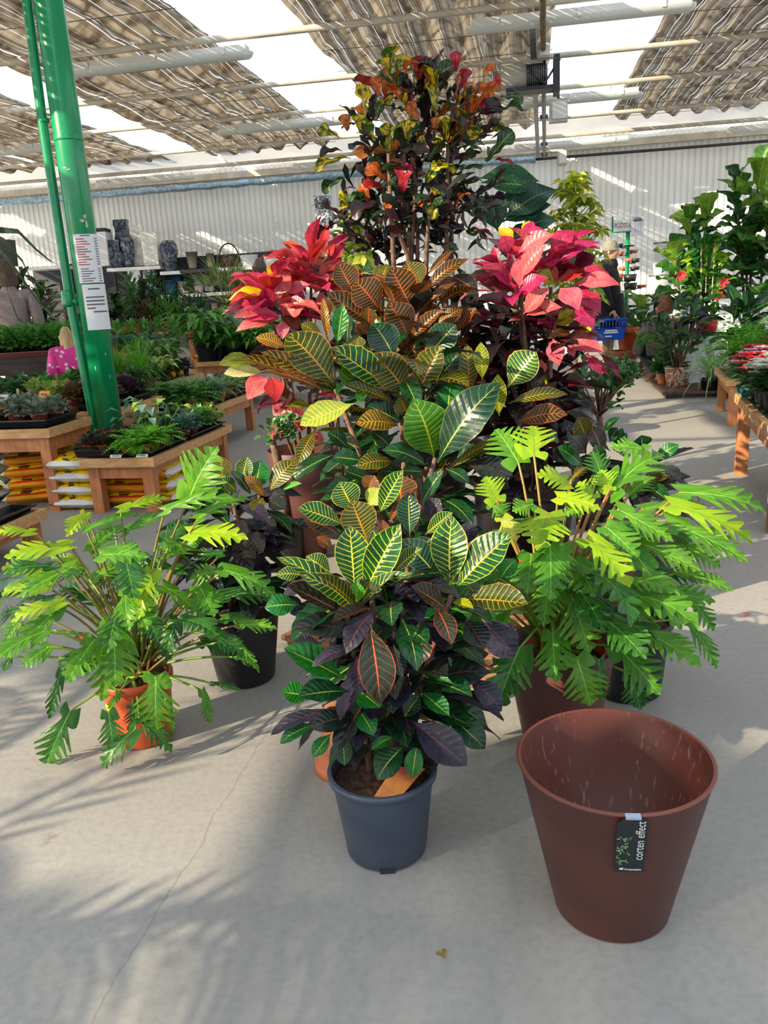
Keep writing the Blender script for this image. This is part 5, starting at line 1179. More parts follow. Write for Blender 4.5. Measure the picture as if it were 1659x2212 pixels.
for (x, y, Yc, lb) in ((37, 850, 5.2, 'short wooden stick upright in the middle of the left table'), (120, 815, 5.6, 'terracotta coloured label stick at the back of the left table')):
    p = Yp(x, y, Yc); r = thing('label_stick', lb, 'label stick', p + V3(0, 0, -.12)); mb = MB(); mb.box(p + V3(0, 0, -.05), (.016, .004, .16), .3, M=Matrix.Rotation(.1, 3, 'Y')); mb.build('stick', M_terrac if x > 100 else M_stick, r)

# Table B: low, in front of the column
TB = Table((-1.255, 4.41), TY + .02, .455, 1.16, .32, 'low pine display table full of ferns in front of the green column')
tray(TB, .27, .50, .03, .42, 'black tray of red-green plants overhanging the low front table', h=.05)
tray(TB, .04, .24, .04, .5, 'black tray of bright ferns at the front of the low table', h=.03)
tray(TB, .03, .42, .56, 1.1, 'black tray of mixed small plants at the back of the low table', h=.03)
G_ = 'small plants on the low front table: '
for a in (.33, .43):
    for b in (.08, .17, .26, .35): put('redgreen', TB.at(a, b) + V3(0, 0, .003), 'small dark red and green plant in the overhanging black tray', G_ + 'redgreen', s=.9)
for (a, b) in ((.1, .09), (.2, .1), (.1, .2), (.2, .21), (.1, .31)): put('fernl', TB.at(a, b) + V3(0, 0, .003), 'small bright green fern at the front of the low table', G_ + 'fern', s=.85)
put('arrow', TB.at(.22, .34) + V3(0, 0, .003), 'long-stalked plant with bluish leaves in the middle of the low table', s=1.0)
put('arrowy', TB.at(.14, .4) + V3(0, 0, .003), 'long-stalked plant with yellow-green leaves in the middle of the low table', s=1.0)
put('arrow', TB.at(.3, .5) + V3(0, 0, .003), 'long-stalked bluish plant nearest the green column on the low table', s=.9)
for (a, b, k) in ((.08, .58, 'blue'), (.2, .6, 'blue'), (.33, .6, 'dark'), (.08, .7, 'blue'), (.2, .72, 'dark'), (.33, .73, 'greyfern'), (.08, .83, 'green'), (.2, .85, 'greyfern'), (.33, .86, 'greyfern'), (.08, .96, 'varieg'), (.2, .98, 'varieg'), (.1, 1.06, 'varieg'), (.33, 1.0, 'dark')):
    put(k, TB.at(a, b) + V3(0, 0, .003), {'blue': 'small bluish-green plant in the back tray of the low table', 'dark': 'small dark plant in the back tray of the low table', 'greyfern': 'small grey-green fern in the back tray of the low table', 'green': 'small plain green plant in the back tray of the low table', 'varieg': 'small white-edged plant at the far end of the low table'}[k], G_ + k, s=.85)
for i, a in enumerate((.08, .24)): card(TB.at(a, .03) + V3(0, 0, .0), .07, .018, M_cardw, ['white label strip at the right front of the low table', 'white label strip at the left front of the low table'][i], -TY, .5)

# Table C: behind B
TC_ = Table((-1.34, 6.12), TY, .62, 1.3, .345, 'low pine table with grey-green ferns behind the front low table')
tray(TC_, .05, .5, .05, .4, 'black tray of ferns at the front of the second low table', h=.035); tray(TC_, .04, .5, .8, 1.2, 'black tray at the far end of the second low table', h=.035)
G_ = 'small plants on the second low table: '
for (a, b, k) in ((.12, .12, 'fern'), (.26, .12, 'fern'), (.4, .12, 'fern'), (.52, .12, 'fern'), (.12, .3, 'fern'), (.26, .3, 'fern'), (.42, .3, 'fern'), (.1, .48, 'blue'), (.25, .5, 'greyfern'), (.42, .5, 'greyfern'), (.1, .66, 'greyfern'), (.25, .68, 'grey'), (.42, .68, 'grey'), (.1, .84, 'greyfern'), (.25, .86, 'grey'), (.42, .86, 'grey'), (.1, 1.02, 'varieg'), (.25, 1.04, 'greyfern'), (.42, 1.04, 'grey'), (.1, 1.18, 'dark'), (.25, 1.2, 'mauve')):
    put(k, TC_.at(a, b) + V3(0, 0, .003), {'fern': 'small green fern at the front of the second low table', 'blue': 'small bluish plant at the edge of the second low table', 'greyfern': 'small grey-green fern on the second low table', 'grey': 'small grey-green grassy plant on the second low table', 'varieg': 'small yellow-variegated plant on the second low table', 'dark': 'small dark plant at the end of the second low table', 'mauve': 'small mauve plant at the end of the second low table'}[k], G_ + k, s=1.1)
p = Yp(392, 892, 6.105); card(p + V3(0, 0, -.06), .05, .09, M_cardw, 'white price card with print hanging on the front of the second low table', -TY, 0)

# Table D: grasses
TD = Table((-1.86, 6.60), TY, 1.1, 1.2, .5, 'pine table with bushy green grasses right of the green column')
tray(TD, .05, .5, .05, .35, 'brown plastic tray of bushy grass pots', m=M_traybrown, h=.05)
for i, (a, b) in enumerate(((.12, .16), (.32, .16), (.48, .18))): put('grass', TD.at(a, b) + V3(0, 0, .004), ['bushy bright green grass pot, rightmost in the brown tray', 'bushy bright green grass pot in the middle of the brown tray', 'bushy bright green grass pot next to the green column'][i], 'grass pots on the pine table', s=1.12)
put('grass', TD.at(.7, .25), 'bushy grass half hidden behind the green column', 'grass pots on the pine table')
for (a, b, k, lb) in ((.08, .5, 'pothos', 'variegated pothos behind the grasses, near the table edge'), (.28, .5, 'bushy', 'dark bushy plant behind the middle grass pot'), (.5, .55, 'pothos', 'variegated pothos behind the left grass pot'), (.08, .75, 'dark', 'small dark plant in a black pot with an orange sticker on the grass table'), (.2, .78, 'dark', 'second small dark plant in a black pot on the grass table'),
                     (.08, .95, 'mauve', 'mauve plant in a purple pot at the far end of the grass table'), (.3, .85, 'lily', 'broad leaved plant at the far end of the grass table'), (.6, .9, 'gold', 'golden-brown leaved plant behind the grasses'), (.8, .8, 'gold', 'golden-brown plant beside the green column behind the grasses')):
    put(k, TD.at(a, b), lb, s=.95)
for i, (x, y, Yc) in enumerate(((290, 825, 6.62), (373, 809, 7.3), (389, 805, 7.35), (422, 770, 8.8), (398, 700, 9.5))):
    mb = MB(); p = Yp(x, y, Yc - .05); o = thing('price_sticker', ['orange price sticker on the brown grass tray', 'orange price sticker on the left small black pot', 'orange price sticker on the right small black pot', 'orange price sticker below the peace lilies', 'orange price sticker above the brown crate'][i], 'sticker', p)
    mb.lathe([(.03, 0), (.0001, .001)], 18, (0, 0, 0)); me = mb.mesh('sticker', M_card); q = bpy.data.objects.new('sticker', me); COL.objects.link(q); q.parent = o; q.rotation_euler = (math.pi / 2, 0, 0)

# Table E: peace lilies
TE = Table((-.95, 8.8), TY, 1.05, 1.3, .52, 'pine table of peace lilies behind the red croton')
G_ = 'peace lilies on the far pine table'
for i in range(4):
    for j in range(3): put('lily', TE.at(.14 + i * .25, .16 + j * .36) + V3(0, 0, 0), 'leafy peace lily on the far pine table', G_, s=1.0)
put('lily', TE.at(.95, .1), 'tall broad-leaved plant at the left corner of the far pine table', s=1.5)

# Table F: bottom left corner
TF = Table((-1.845, 2.995), TY + .025, 1.0, .9, .2, 'low pine table corner at the left edge with variegated pothos', legs=((0, 0), (1, 0), (0, 1), (1, 1)))
for i, (a, b) in enumerate(((.2, .62), (.38, .5), (.3, .78), (.5, .75))): put('pothos', TF.at(a, b), 'variegated yellow-green pothos on the low table at the left picture edge', 'pothos on the left edge table', s=.95)
tray(TF, .04, .16, .3, .85, 'narrow black tray along the edge of the low left table', h=.03)

# ---- dark crate with green seedlings, far left
M_crate = mat('dark_brown_wood', srgb(52, 38, 32), .7, srgb(38, 28, 24), 8)
cz = Yp(70, 772, 6.7).z
cr = thing('dark_crate', 'dark brown wooden crate stand with trays of green plants, far left', 'crate', (-2.95, 6.9, 0))
cl, crx = Yp(-40, 772, 6.6), Yp(140, 772, 6.6)
for k in range(4):
    mb = MB(); z = cz * (.2 + .24 * k); mb.box(((cl.x + crx.x) / 2, 6.62 - .0, z), (crx.x - cl.x, .03, cz * .17), -.05); mb.build('board', M_crate, cr)
for k in range(3):
    mb = MB(); mb.box((crx.x - .02, 6.75 + k * .28, cz / 2), (.05, .06, cz), -.05); mb.build('post', M_crate, cr)
mb = MB(); mb.box(((cl.x + crx.x) / 2, 6.95, cz - .02), (crx.x - cl.x, .7, .03), -.05); mb.build('top', M_crate, cr)
class _T:
    top = cz; fr = Vector((crx.x, 6.62, 0))
    def at(s, a, b, z=None): return Vector((crx.x - a, 6.62 + b, cz if z is None else z))
tray(_T(), .05, .8, .03, .3, 'maroon plastic tray at the front of the dark crate', m=M_traybrown, h=.05)
for i in range(6):
    for j in range(3): put('green', (crx.x - .1 - i * .13, 6.75 + j * .18, cz + .004), 'small leafy green plant on the dark crate at the far left', 'green plants on the dark crate', s=1.25)

# ---- middle distance left: crates, planks, taller plants
def plank_bench(x0, x1, y, Y, dep, label, boards=2):
    a, b = Yp(x0, y, Y), Yp(x1, y, Y); r = thing('plank_bench', label, 'bench', ((a.x + b.x) / 2, Y + dep / 2, 0))
    for k in range(boards):
        mb = MB(); mb.box(((a.x + b.x) / 2, Y + dep * (k + .5) / boards, a.z - .02), (b.x - a.x, dep / boards - .02, .04), -TY); mb.build('plank', M_wood, r)
    for sx in (a.x + .08, b.x - .08):
        for f in (.15, .85): mb = MB(); mb.box((sx, Y + dep * f, (a.z - .04) / 2), (.07, .07, a.z - .04), -TY); mb.build('leg', M_woodleg, r)
    return a, b
a, b = plank_bench(255, 425, 722, 10.2, .6, 'rough plank bench carrying the row of terracotta pots', 3)
ks = ['dracaena', 'tall', 'redcord', 'palmy', 'palmy', 'palmy', 'tall']
for i, k in enumerate(ks):
    x = a.x + (b.x - a.x) * (i + .5) / len(ks)
    put(k, (x, 10.3 + .05 * (i % 2), a.z), ['broad-leaved dracaena in the pot row next to the price lists', 'dark leafy plant second in the pot row', 'dark red cordyline in a grey pot in the row', 'fine-leaved palm in a terracotta pot left of centre in the row', 'fine-leaved palm in the middle of the terracotta pot row', 'fine-leaved palm right of centre in the terracotta pot row', 'leafy plant at the right end of the terracotta pot row'][i], 'plants in terracotta pots on the plank bench', s=1.0)
    put(['tall', 'tallb', 'tall', 'dracaena', 'tallb', 'palmy', 'dracaena'][i], (x + .05, 10.62, a.z), 'tall dark green plant in the second row of the plank bench', 'back row on the plank bench', s=.95 if i > 3 else 1.2)
a, b = plank_bench(225, 352, 762, 8.2, .5, 'dark crate bench with seedlings behind the green column')
for i in range(5): put('bushy', (a.x + .1 + i * .14, 8.4, a.z), 'bushy green plant on the crate bench behind the green column', 'bushy plants behind the green column', s=.75)
for i in range(4): put('blue', (a.x + .12 + i * .14, 8.22, a.z), 'small bluish plant at the front of the crate bench', 'bluish plants on the crate bench', s=.9)
# plants behind the child and the woman
def rubber(pos, h, label, mats_, n=26, l=.26, w=.13, kind='croton', seed=0, pot=None, spread=.18):
    r = thing('potted_plant', label, 'plant', pos); rg = random.Random(seed)
    add_pot(r, Vector(pos), *(pot or (.12, .09, .2)), M_terra, n=20)
    for k in range(2):
        mb = MB(); mb.tube([Vector(pos) + V3(.03 * k, 0, .15), Vector(pos) + V3(rg.uniform(-.06, .06), 0, h * .6), Vector(pos) + V3(rg.uniform(-.1, .1), 0, h * .92)], .012, .006, n=5); mb.build('stem', M_bark, r)
    for i in range(n):
        a_ = 2.4 * i; f = (i + .5) / n; z = h * (.3 + .65 * f); e = rg.uniform(.1, .9)
        d = Vector((math.cos(a_) * math.cos(e), math.sin(a_) * math.cos(e), math.sin(e))); b_ = Vector(pos) + V3(rg.uniform(-.1, .1) * spread * 5, rg.uniform(-.1, .1), z)
        place_leaf(r, kind, rg.choice(mats_), b_, b_ + d * l * rg.uniform(.8, 1.2), w * rg.uniform(.8, 1.1), nrm=(-d.x * d.z, -d.y * d.z, 1 - d.z * d.z + .2))
    return r
LM['rub'] = leafmat('rubber_leaf', srgb(26, 48, 44), srgb(18, 34, 34), srgb(36, 60, 50), srgb(90, 110, 80), None, 12, .05, trans=.15, rough=.25)
LM['dief'] = leafmat('dieffenbachia_leaf', srgb(60, 110, 50), srgb(40, 86, 40), srgb(214, 220, 170), srgb(200, 210, 150), None, 8, .4, trans=.3)
p = Yp(100, 735, 8.4); rubber((p.x, 8.4, .35), 1.0, 'dark rubber plant behind the woman and child', [LM['rub'], LM['rub'], LM['cgd']], seed=1)
r = thing('stand_box', 'dark box stand carrying the rubber plant behind the child', 'stand', (p.x, 8.45, 0)); mb = MB(); mb.box((p.x, 8.45, .165), (.6, .5, .33)); mb.build('box', M_crate, r); mb = MB(); mb.box((p.x, 8.45, .34), (.64, .54, .02)); mb.build('lid', M_crate, r)
p = Yp(170, 745, 7.3); r = thing('stand_box', 'dark box stand under the cream-leaved dieffenbachia', 'stand', (p.x, 7.3, 0)); zz = Yp(170, 760, 7.3).z; mb = MB(); mb.box((p.x, 7.3, zz / 2 - .01), (.35, .35, zz - .02)); mb.build('box', M_crate, r); mb = MB(); mb.box((p.x, 7.3, zz - .01), (.38, .38, .02)); mb.build('lid', M_crate, r)
rubber((p.x, 7.3, zz), .5, 'cream-striped dieffenbachia in an orange pot beside the green column', [LM['dief']], n=18, l=.2, w=.12, seed=2, pot=(.09, .07, .15), spread=.05)
for i, (x, y, Yc, hh) in enumerate(((60, 640, 9.6, 1.3), (120, 620, 9.9, 1.4), (20, 650, 9.4, 1.4), (265, 640, 9.2, 1.0))):
    p = Yp(x, 800, Yc); rubber((p.x, Yc, 0), 1.55 if i < 3 else 1.3, ['tall leafy plant behind the woman with the grey cardigan', 'tall leafy plant behind the little girl', 'tall leafy plant at the far left picture edge', 'leafy plant behind the price lists'][i], [LM['cgd'], LM['rub'], LM['phd']], n=46, l=.24, w=.11, seed=5 + i)
# ================================================================== SHELVES AT THE BACK WALL, LEFT
M_shelfw = mat('white_shelf_edge', srgb(228, 228, 228), .4); M_shelfb = mat('charcoal_panel', srgb(44, 46, 52), .6); M_shelfd = mat('dark_shelf', srgb(60, 62, 68), .5)
SY = 13.35
def xat(px_, py_, Y=SY): return Yp(px_, py_, Y)
sh = thing('shelf_unit', 'dark shelving unit with white shelf edges against the back wall', 'shelves', (-2.9, SY + .25, 0))
x0, x1 = xat(30, 640).x, xat(600, 640).x
zb = xat(470, 548).z
mb = MB(); mb.box(((x0 + x1) / 2, SY + .5, zb / 2), (x1 - x0, .03, zb), -YAW); mb.build('back_panel', M_shelfb, sh)
def shelf(pa, pb, py_a, m, dep=.45):
    a, b = xat(pa, py_a), xat(pb, py_a - (pb - pa) * .057)
    mb = MB(); c = (a + b) / 2; mb.box((c.x, SY + dep / 2 + (c.x * -.0), c.z - .025), (b.x - a.x, dep, .05), -YAW * .0); mb.build('shelf', m, sh); return c.z
z1 = shelf(55, 135, 577, M_shelfw); shelf(230, 345, 580, M_shelfw); shelf(345, 390, 587, M_shelfw); shelf(388, 470, 583, M_shelfd); shelf(466, 600, 579, M_shelfw)
z2 = shelf(345, 600, 638, M_shelfw); z3 = shelf(425, 600, 686, M_shelfw); shelf(60, 345, 640, M_shelfd)
for pxx in (30, 140, 235, 345, 428, 520, 600):
    p = xat(pxx, 640); mb = MB(); mb.box((p.x, SY + .44, zb / 2), (.04, .06, zb), 0); mb.build('upright', M_shelfd, sh)
def crinkle(name, c1, c2, rough=.15, metal=.3):
    m, t, N, L, P = nt(name)
    tc = N.new('ShaderNodeTexCoord'); v = N.new('ShaderNodeTexNoise'); v.inputs['Scale'].default_value = 9; v.inputs['Detail'].default_value = 6; v.inputs['Distortion'].default_value = 2.5; L.new(tc.outputs['Object'], v.inputs['Vector'])
    c = mixc(N, L, sstep(N, L, v.outputs['Fac'], .45, .62), c1, c2); L.new(c, P.inputs['Base Color']); P.inputs['Roughness'].default_value = rough; P.inputs['Metallic'].default_value = metal
    b = N.new('ShaderNodeBump'); b.inputs['Strength'].default_value = .7; b.inputs['Distance'].default_value = .03; L.new(v.outputs['Fac'], b.inputs['Height']); L.new(b.outputs['Normal'], P.inputs['Normal'])
    return m
M_wrapb = crinkle('film_over_slate', srgb(46, 54, 70), srgb(120, 128, 142)); M_wrapw = crinkle('film_over_cream', srgb(214, 212, 200), srgb(244, 242, 236), .3, .0); M_wraps = crinkle('silver_film', srgb(90, 92, 100), srgb(196, 198, 206), .2, .5)
M_whitepot = mat('white_planter', srgb(224, 224, 226), .4); M_bluepot = mat('blue_ceramic', srgb(44, 98, 142), .35); M_pinkpot = mat('blush_ceramic', srgb(226, 208, 202), .45); M_greypot = mat('grey_ceramic', srgb(160, 164, 168), .45); M_tan = mat('tan_ceramic', srgb(186, 172, 150), .5)
def tall_box(xa, xb, yt, yb, m, label, name='tall_planter', Y=SY + .2, dep=None, lid=None, taper=.9, wob=0.0):
    a, b = Yp(xa, yb, Y), Yp(xb, yb, Y); t = Yp((xa + xb) / 2, yt, Y); w_ = b.x - a.x; d_ = dep or min(w_, .4)
    r = thing(name, label, 'planter', ((a.x + b.x) / 2, Y, a.z)); h_ = t.z - a.z; cx = (a.x + b.x) / 2
    rg = random.Random(int(xa)); mb = MB(); vs = []; ns = 7
    for k in range(ns + 1):
        f = k / ns; q = taper + (1 - taper) * f
        for (sx, sy) in ((-1, -1), (1, -1), (1, 1), (-1, 1)): vs.append((cx + sx * w_ / 2 * q + rg.uniform(-wob, wob), Y + sy * d_ / 2 * q + rg.uniform(-wob, wob), a.z + .002 + h_ * f))
    mb.add(vs, [(k * 4 + i, k * 4 + (i + 1) % 4, (k + 1) * 4 + (i + 1) % 4, (k + 1) * 4 + i) for k in range(ns) for i in range(4)] + [(3, 2, 1, 0), tuple(range(ns * 4, ns * 4 + 4))]); mb.build('body', m, r)
    if lid:
        mb = MB(); mb.box((cx, Y, a.z + h_ + .03), (w_ * .95, d_ * .9, .06)); mb.build('top_stack', lid, r)
    else:
        mb = MB(); mb.box((cx, Y, a.z + h_ + .004), (w_ * 1.03, d_ * 1.03, .012)); mb.build('rim', m, r)
    return r
def round_pot(xc, yb, wpx, hpx, m, label, Y=SY + .2, taper=.72, name='ceramic_pot', cat='pot'):
    p = Yp(xc, yb, Y); s_ = ppm(p); r = thing(name, label, cat, p); rt_ = wpx / 2 / s_; h_ = hpx / s_
    mb = MB(); mb.lathe(pot_profile(rt_, rt_ * taper, h_, .012, 0), 28, p); mb.build('body', m, r)
    mb = MB(); mb.lathe([(rt_ * .97, 0), (.0001, .0)], 20, p + V3(0, 0, h_ * .8), close=True); mb.build('inside', M_shelfb, r)
    return r
tall_box(197, 245, 503, 577, M_whitepot, 'white square planter with black pots on top, right of the green column', lid=M_dark)
tall_box(240, 268, 520, 577, M_wrapb, 'slate planter in clear film left of the bulging wrapped one', wob=.01)
tall_box(256, 283, 476, 545, M_wrapb, 'tall slate planter stack in film, highest on the shelf', Y=SY + .38, wob=.012)
tall_box(292, 318, 489, 575, M_wrapw, 'tall cream planter in film, left one of the pair', Y=SY + .32, wob=.006)
tall_box(315, 350, 503, 575, M_wrapw, 'broad cream planter in film, right one of the pair', wob=.006)
def wrapped(xc, yb, wpx, hpx, m, label, Y=SY + .15):
    p = Yp(xc, yb, Y); s_ = ppm(p); r = thing('wrapped_pot', label, 'planter', p); w_ = wpx / s_ / 2; h_ = hpx / s_; rg = random.Random(int(xc))
    pr = [(w_ * .7, 0), (w_ * .75, h_ * .2), (w_ * .85, h_ * .45), (w_, h_ * .65), (w_ * .95, h_ * .85), (w_ * .6, h_), (.001, h_ * 1.0)]
    mb = MB(); n = 18; vs = []
    for (q, z) in pr:
        for k in range(n): j = 1 + rg.uniform(-.07, .07); vs.append((p.x + q * j * math.cos(6.283 * k / n), p.y + q * j * math.sin(6.283 * k / n), p.z + z + .002))
    mb.add(vs, [(i * n + k, i * n + (k + 1) % n, (i + 1) * n + (k + 1) % n, (i + 1) * n + k) for i in range(len(pr) - 1) for k in range(n)], True); mb.build('film', m, r)
    mb = MB(); mb.lathe([(w_ * .6, .004), (w_ * .68, h_ * .5), (.001, h_ * .5)], 16, p); mb.build('pot', M_shelfb, r)
    return r
wrapped(281, 576, 30, 64, M_wrapb, 'round slate pot bulging in clear film between the square planters')
wrapped(370, 585, 38, 62, M_wrapb, 'dark pots in a bulging plastic bag at the end of the upper shelf')
round_pot(417, 580, 26, 34, M_tan, 'tall taupe vase on the upper shelf', taper=.6, name='vase', cat='vase'); round_pot(456, 577, 18, 28, M_tan, 'narrow beige vase on the upper shelf', taper=.7, name='vase', cat='vase')
# dark red basket with a handle
p = Yp(497, 577, SY + .2); r = thing('gift_basket', 'dark red woven basket with a hoop handle on the upper shelf', 'basket', p); s_ = ppm(p)
M_bask = mat('dark_red_wicker', srgb(92, 30, 24), .6, srgb(50, 20, 18), 40, bump=.6)
mb = MB(); mb.lathe([(.13, 0), (.15, .06), (.17, .13), (.16, .13), (.13, .01)], 20, p); mb.build('body', M_bask, r)
mb = MB(); mb.tube([p + V3(.16 * math.cos(t_ * math.pi / 10), 0, .12 + .24 * math.sin(t_ * math.pi / 10)) for t_ in range(11)], .012, n=6); mb.build('handle', M_bask, r)
for i, (xc, wd) in enumerate(((540, 34), (590, 40))):
    p = Yp(xc, 575, SY + .2); r = thing('wire_basket', ['pale basket with a tall wire hoop on the upper shelf', 'white wire basket with looped handles behind the red croton'][i], 'basket', p)
    mb = MB(); mb.lathe([(.11, 0), (.13, .05), (.15, .17), (.14, .17), (.1, .01)], 18, p); mb.build('body', M_whitepot, r)
    for k in range(2 + 3 * i):
        mb = MB(); hh = .35 + .12 * k * i * .5; ox = .05 * k - .06
        mb.tube([p + V3(ox + .1 * math.cos(t_ * math.pi / 8), .03 * k, .15 + hh * math.sin(t_ * math.pi / 8)) for t_ in range(9)], .007, n=5); mb.build('hoop', M_whitepot, r)
# second and third shelf
tall_box(286, 312, 584, 636, M_whitepot, 'white square planter on the second shelf', dep=.25); tall_box(317, 343, 583, 637, M_wraps, 'square planter in silver film on the second shelf')
for (xc, yb, w_, h_, m_, lb) in ((370, 635, 28, 28, M_bluepot, 'blue ceramic pot at the left of the second shelf'), (383, 610, 26, 18, M_bluepot, 'dark blue pot standing behind on the second shelf'), (400, 633, 27, 24, M_pinkpot, 'blush white pot beside the blue pot'), (431, 631, 24, 20, M_pinkpot, 'blush white pot stacked below a blue one'), (450, 629, 20, 32, M_greypot, 'pale grey pot right on the second shelf'), (456, 629, 16, 20, M_pinkpot, 'small blush pot at the right of the second shelf'),
                              (432, 672, 20, 18, M_tan, 'tan pot on the third shelf'), (442, 684, 18, 18, M_bluepot, 'small blue pot with white base on the third shelf'), (466, 684, 14, 28, M_pinkpot, 'slim blush vase on the third shelf')):
    round_pot(xc, yb, w_, h_, m_, lb, Y=SY + (.3 if 'behind' in lb else .15))
p = Yp(430, 611, SY + .15); round_pot(430, 611, 24, 16, M_bluepot, 'blue pot stacked on the blush white pot', Y=SY + .15)
tall_box(5, 36, 520, 577, M_shelfb, 'black square planter on the shelf left of the green column')
# silver-wrapped stack and white column behind the curly croton
tall_box(690, 722, 425, 560, M_wraps, 'tall silver film wrapped stack of pots against the wall', name='wrapped_stack', Y=12.9, wob=.02, taper=1.0)
# ---- fan palm in a grey pot before the shelves
def fan_palm(pos, h, label, m_, potm, pot, nfan=16, fl=.34, seed=1, stem=.3):
    r = thing('potted_palm', label, 'plant', pos); rg = random.Random(seed); pos = Vector(pos)
    add_pot(r, pos, *pot, potm, n=28)
    mb = MB(); mb.tube([pos + V3(0, 0, pot[2] * .8), pos + V3(0, 0, pot[2] + stem * .5), pos + V3(0, 0, pot[2] + stem)], pot[0] * .5, pot[0] * .35, n=8); mb.build('trunk', mat('palm_fibre', srgb(120, 96, 66), .9, srgb(80, 62, 44), 40, bump=.8), r)
    for i in range(nfan):
        d = sph(rg, -.2, 1.4); b = pos + V3(0, 0, pot[2] + stem * .9); c = b + d * fl * .7
        mb = MB(); mb.tube([b, c], .006, .004, n=4); s = Vector((-d.y, d.x, 0)).normalized() if abs(d.x) + abs(d.y) > .05 else Vector((1, 0, 0))
        for k in range(15):
            a_ = (k - 7) / 7 * 1.35; dd = d * math.cos(a_) + s * math.sin(a_); strapleaf(mb, c, dd + V3(0, 0, .1), fl * rg.uniform(.75, 1), .016, .3, 2)
        stuff(mb.build('fan_leaf', m_, r))
    return r
pp = Yp(495, 712, 9.7); pz = pp.z
fan_palm(Yp(495, 725, 9.7), 1, 'spiky fan palm in a grey pot before the shelves, left of the red croton', FM['palm'], mat('grey_matt_pot', srgb(176, 178, 184), .6), (.19, .14, .26), seed=3, stem=.1, fl=.44, nfan=22)
r = thing('stand_box', 'grey stand under the fan palm pot', 'stand', (pp.x, 9.7, 0)); z_ = Yp(495, 725, 9.7).z; mb = MB(); mb.box((pp.x, 9.7, z_ / 2 - .01), (.4, .4, z_ - .02)); mb.build('box', M_shelfb, r); mb = MB(); mb.box((pp.x, 9.7, z_ - .01), (.44, .44, .02)); mb.build('lid', M_shelfd, r)

# ---- long arching palm fronds at the left edge
r = thing('potted_palm', 'long arching palm fronds hanging in from the left picture edge', 'plant', (-2.45, 5.9, .0))
add_pot(r, (-2.75, 5.95, 0), .14, .11, .3, M_terra, n=20)
M_frond = folmat('frond_dark', srgb(40, 62, 40), srgb(78, 96, 60))
for (pts) in ([(0, 497), (40, 500), (80, 540), (112, 566)], [(0, 540), (40, 590), (90, 660), (135, 700)], [(0, 560), (20, 640), (40, 690), (60, 700)], [(-20, 505), (10, 520), (50, 565), (84, 640)], [(0, 500), (-20, 480), (-60, 500), (-100, 560)]):
    P_ = [Vector((-2.75, 5.95, .8))] + [Yp(x, y, 5.85 - .05 * i) for i, (x, y) in enumerate(pts)]
    mb = MB(); n_ = len(P_); vs = []
    for i, p in enumerate(P_):
        w_ = .05 * (1 - i / (n_ - 1)) + .006; vs += [p + V3(0, 0, w_ / 2), p + V3(0, -.01, -w_ / 2)]
    mb.add(vs, [(2 * i, 2 * i + 1, 2 * i + 3, 2 * i + 2) for i in range(n_ - 1)], True); mb.build('frond', M_frond, r)
mb = MB(); mb.tube([(-2.75, 5.95, .28), (-2.75, 5.95, .85)], .03, .02, n=6); mb.build('trunk', M_bark, r)

# ================================================================== SOIL BAGS
def bag_material():
    m, t, N, L, P = nt('printed_soil_bag')
    tc = N.new('ShaderNodeTexCoord'); sp_ = N.new('ShaderNodeSeparateXYZ'); L.new(tc.outputs['Object'], sp_.inputs[0])
    nz = N.new('ShaderNodeTexNoise'); nz.inputs['Scale'].default_value = 14; nz.inputs['Detail'].default_value = 4; L.new(tc.outputs['Object'], nz.inputs['Vector'])
    yel = mixc(N, L, sstep(N, L, nz.outputs['Fac'], .56, .62), srgb(238, 200, 30), srgb(92, 70, 24))
    ay = mathn(N, L, 'ABSOLUTE', sp_.outputs[1]); az_ = mathn(N, L, 'ABSOLUTE', mathn(N, L, 'SUBTRACT', sp_.outputs[2], .042))
    side = mathn(N, L, 'GREATER_THAN', ay, .125)
    band = mixc(N, L, mathn(N, L, 'LESS_THAN', az_, .017), srgb(196, 52, 30), srgb(232, 160, 36))
    c = mixc(N, L, side, yel, band)
    ax_ = mathn(N, L, 'ABSOLUTE', sp_.outputs[0]); wh = mathn(N, L, 'GREATER_THAN', mathn(N, L, 'ADD', ax_, mathn(N, L, 'MULTIPLY', nz.outputs['Fac'], .02)), .215)
    c = mixc(N, L, wh, c, srgb(228, 228, 226))
    L.new(c, P.inputs['Base Color']); P.inputs['Roughness'].default_value = .3
    b = N.new('ShaderNodeBump'); b.inputs['Strength'].default_value = .5; b.inputs['Distance'].default_value = .02; L.new(nz.outputs['Fac'], b.inputs['Height']); L.new(b.outputs['Normal'], P.inputs['Normal'])
    return m
M_bag = bag_material()
def bag_mesh(seed):
    rg = random.Random(seed); mb = MB(); nx, ny = 10, 8; hx, hy, hz = .235, .155, .045; vs = []
    for sgn_ in (1, -1):
        for j in range(ny + 1):
            for i in range(nx + 1):
                u_ = i / nx * 2 - 1; v_ = j / ny * 2 - 1
                q = (max(0, 1 - u_ ** 6) ** .5) * (max(0, 1 - v_ ** 6) ** .5)
                vs.append((u_ * hx + rg.uniform(-.004, .004), v_ * hy + rg.uniform(-.004, .004), .042 + sgn_ * (hz * q * .92) + (rg.uniform(-.004, .004) if q > .1 else 0)))
    n1 = (nx + 1) * (ny + 1); fs = []
    for j in range(ny):
        for i in range(nx):
            a_ = j * (nx + 1) + i; fs.append((a_, a_ + 1, a_ + nx + 2, a_ + nx + 1)); fs.append((n1 + a_, n1 + a_ + nx + 1, n1 + a_ + nx + 2, n1 + a_ + 1))
    mb.add(vs, fs, True); return mb.mesh('soil_bag', M_bag)
BAGM = [bag_mesh(k) for k in range(4)]
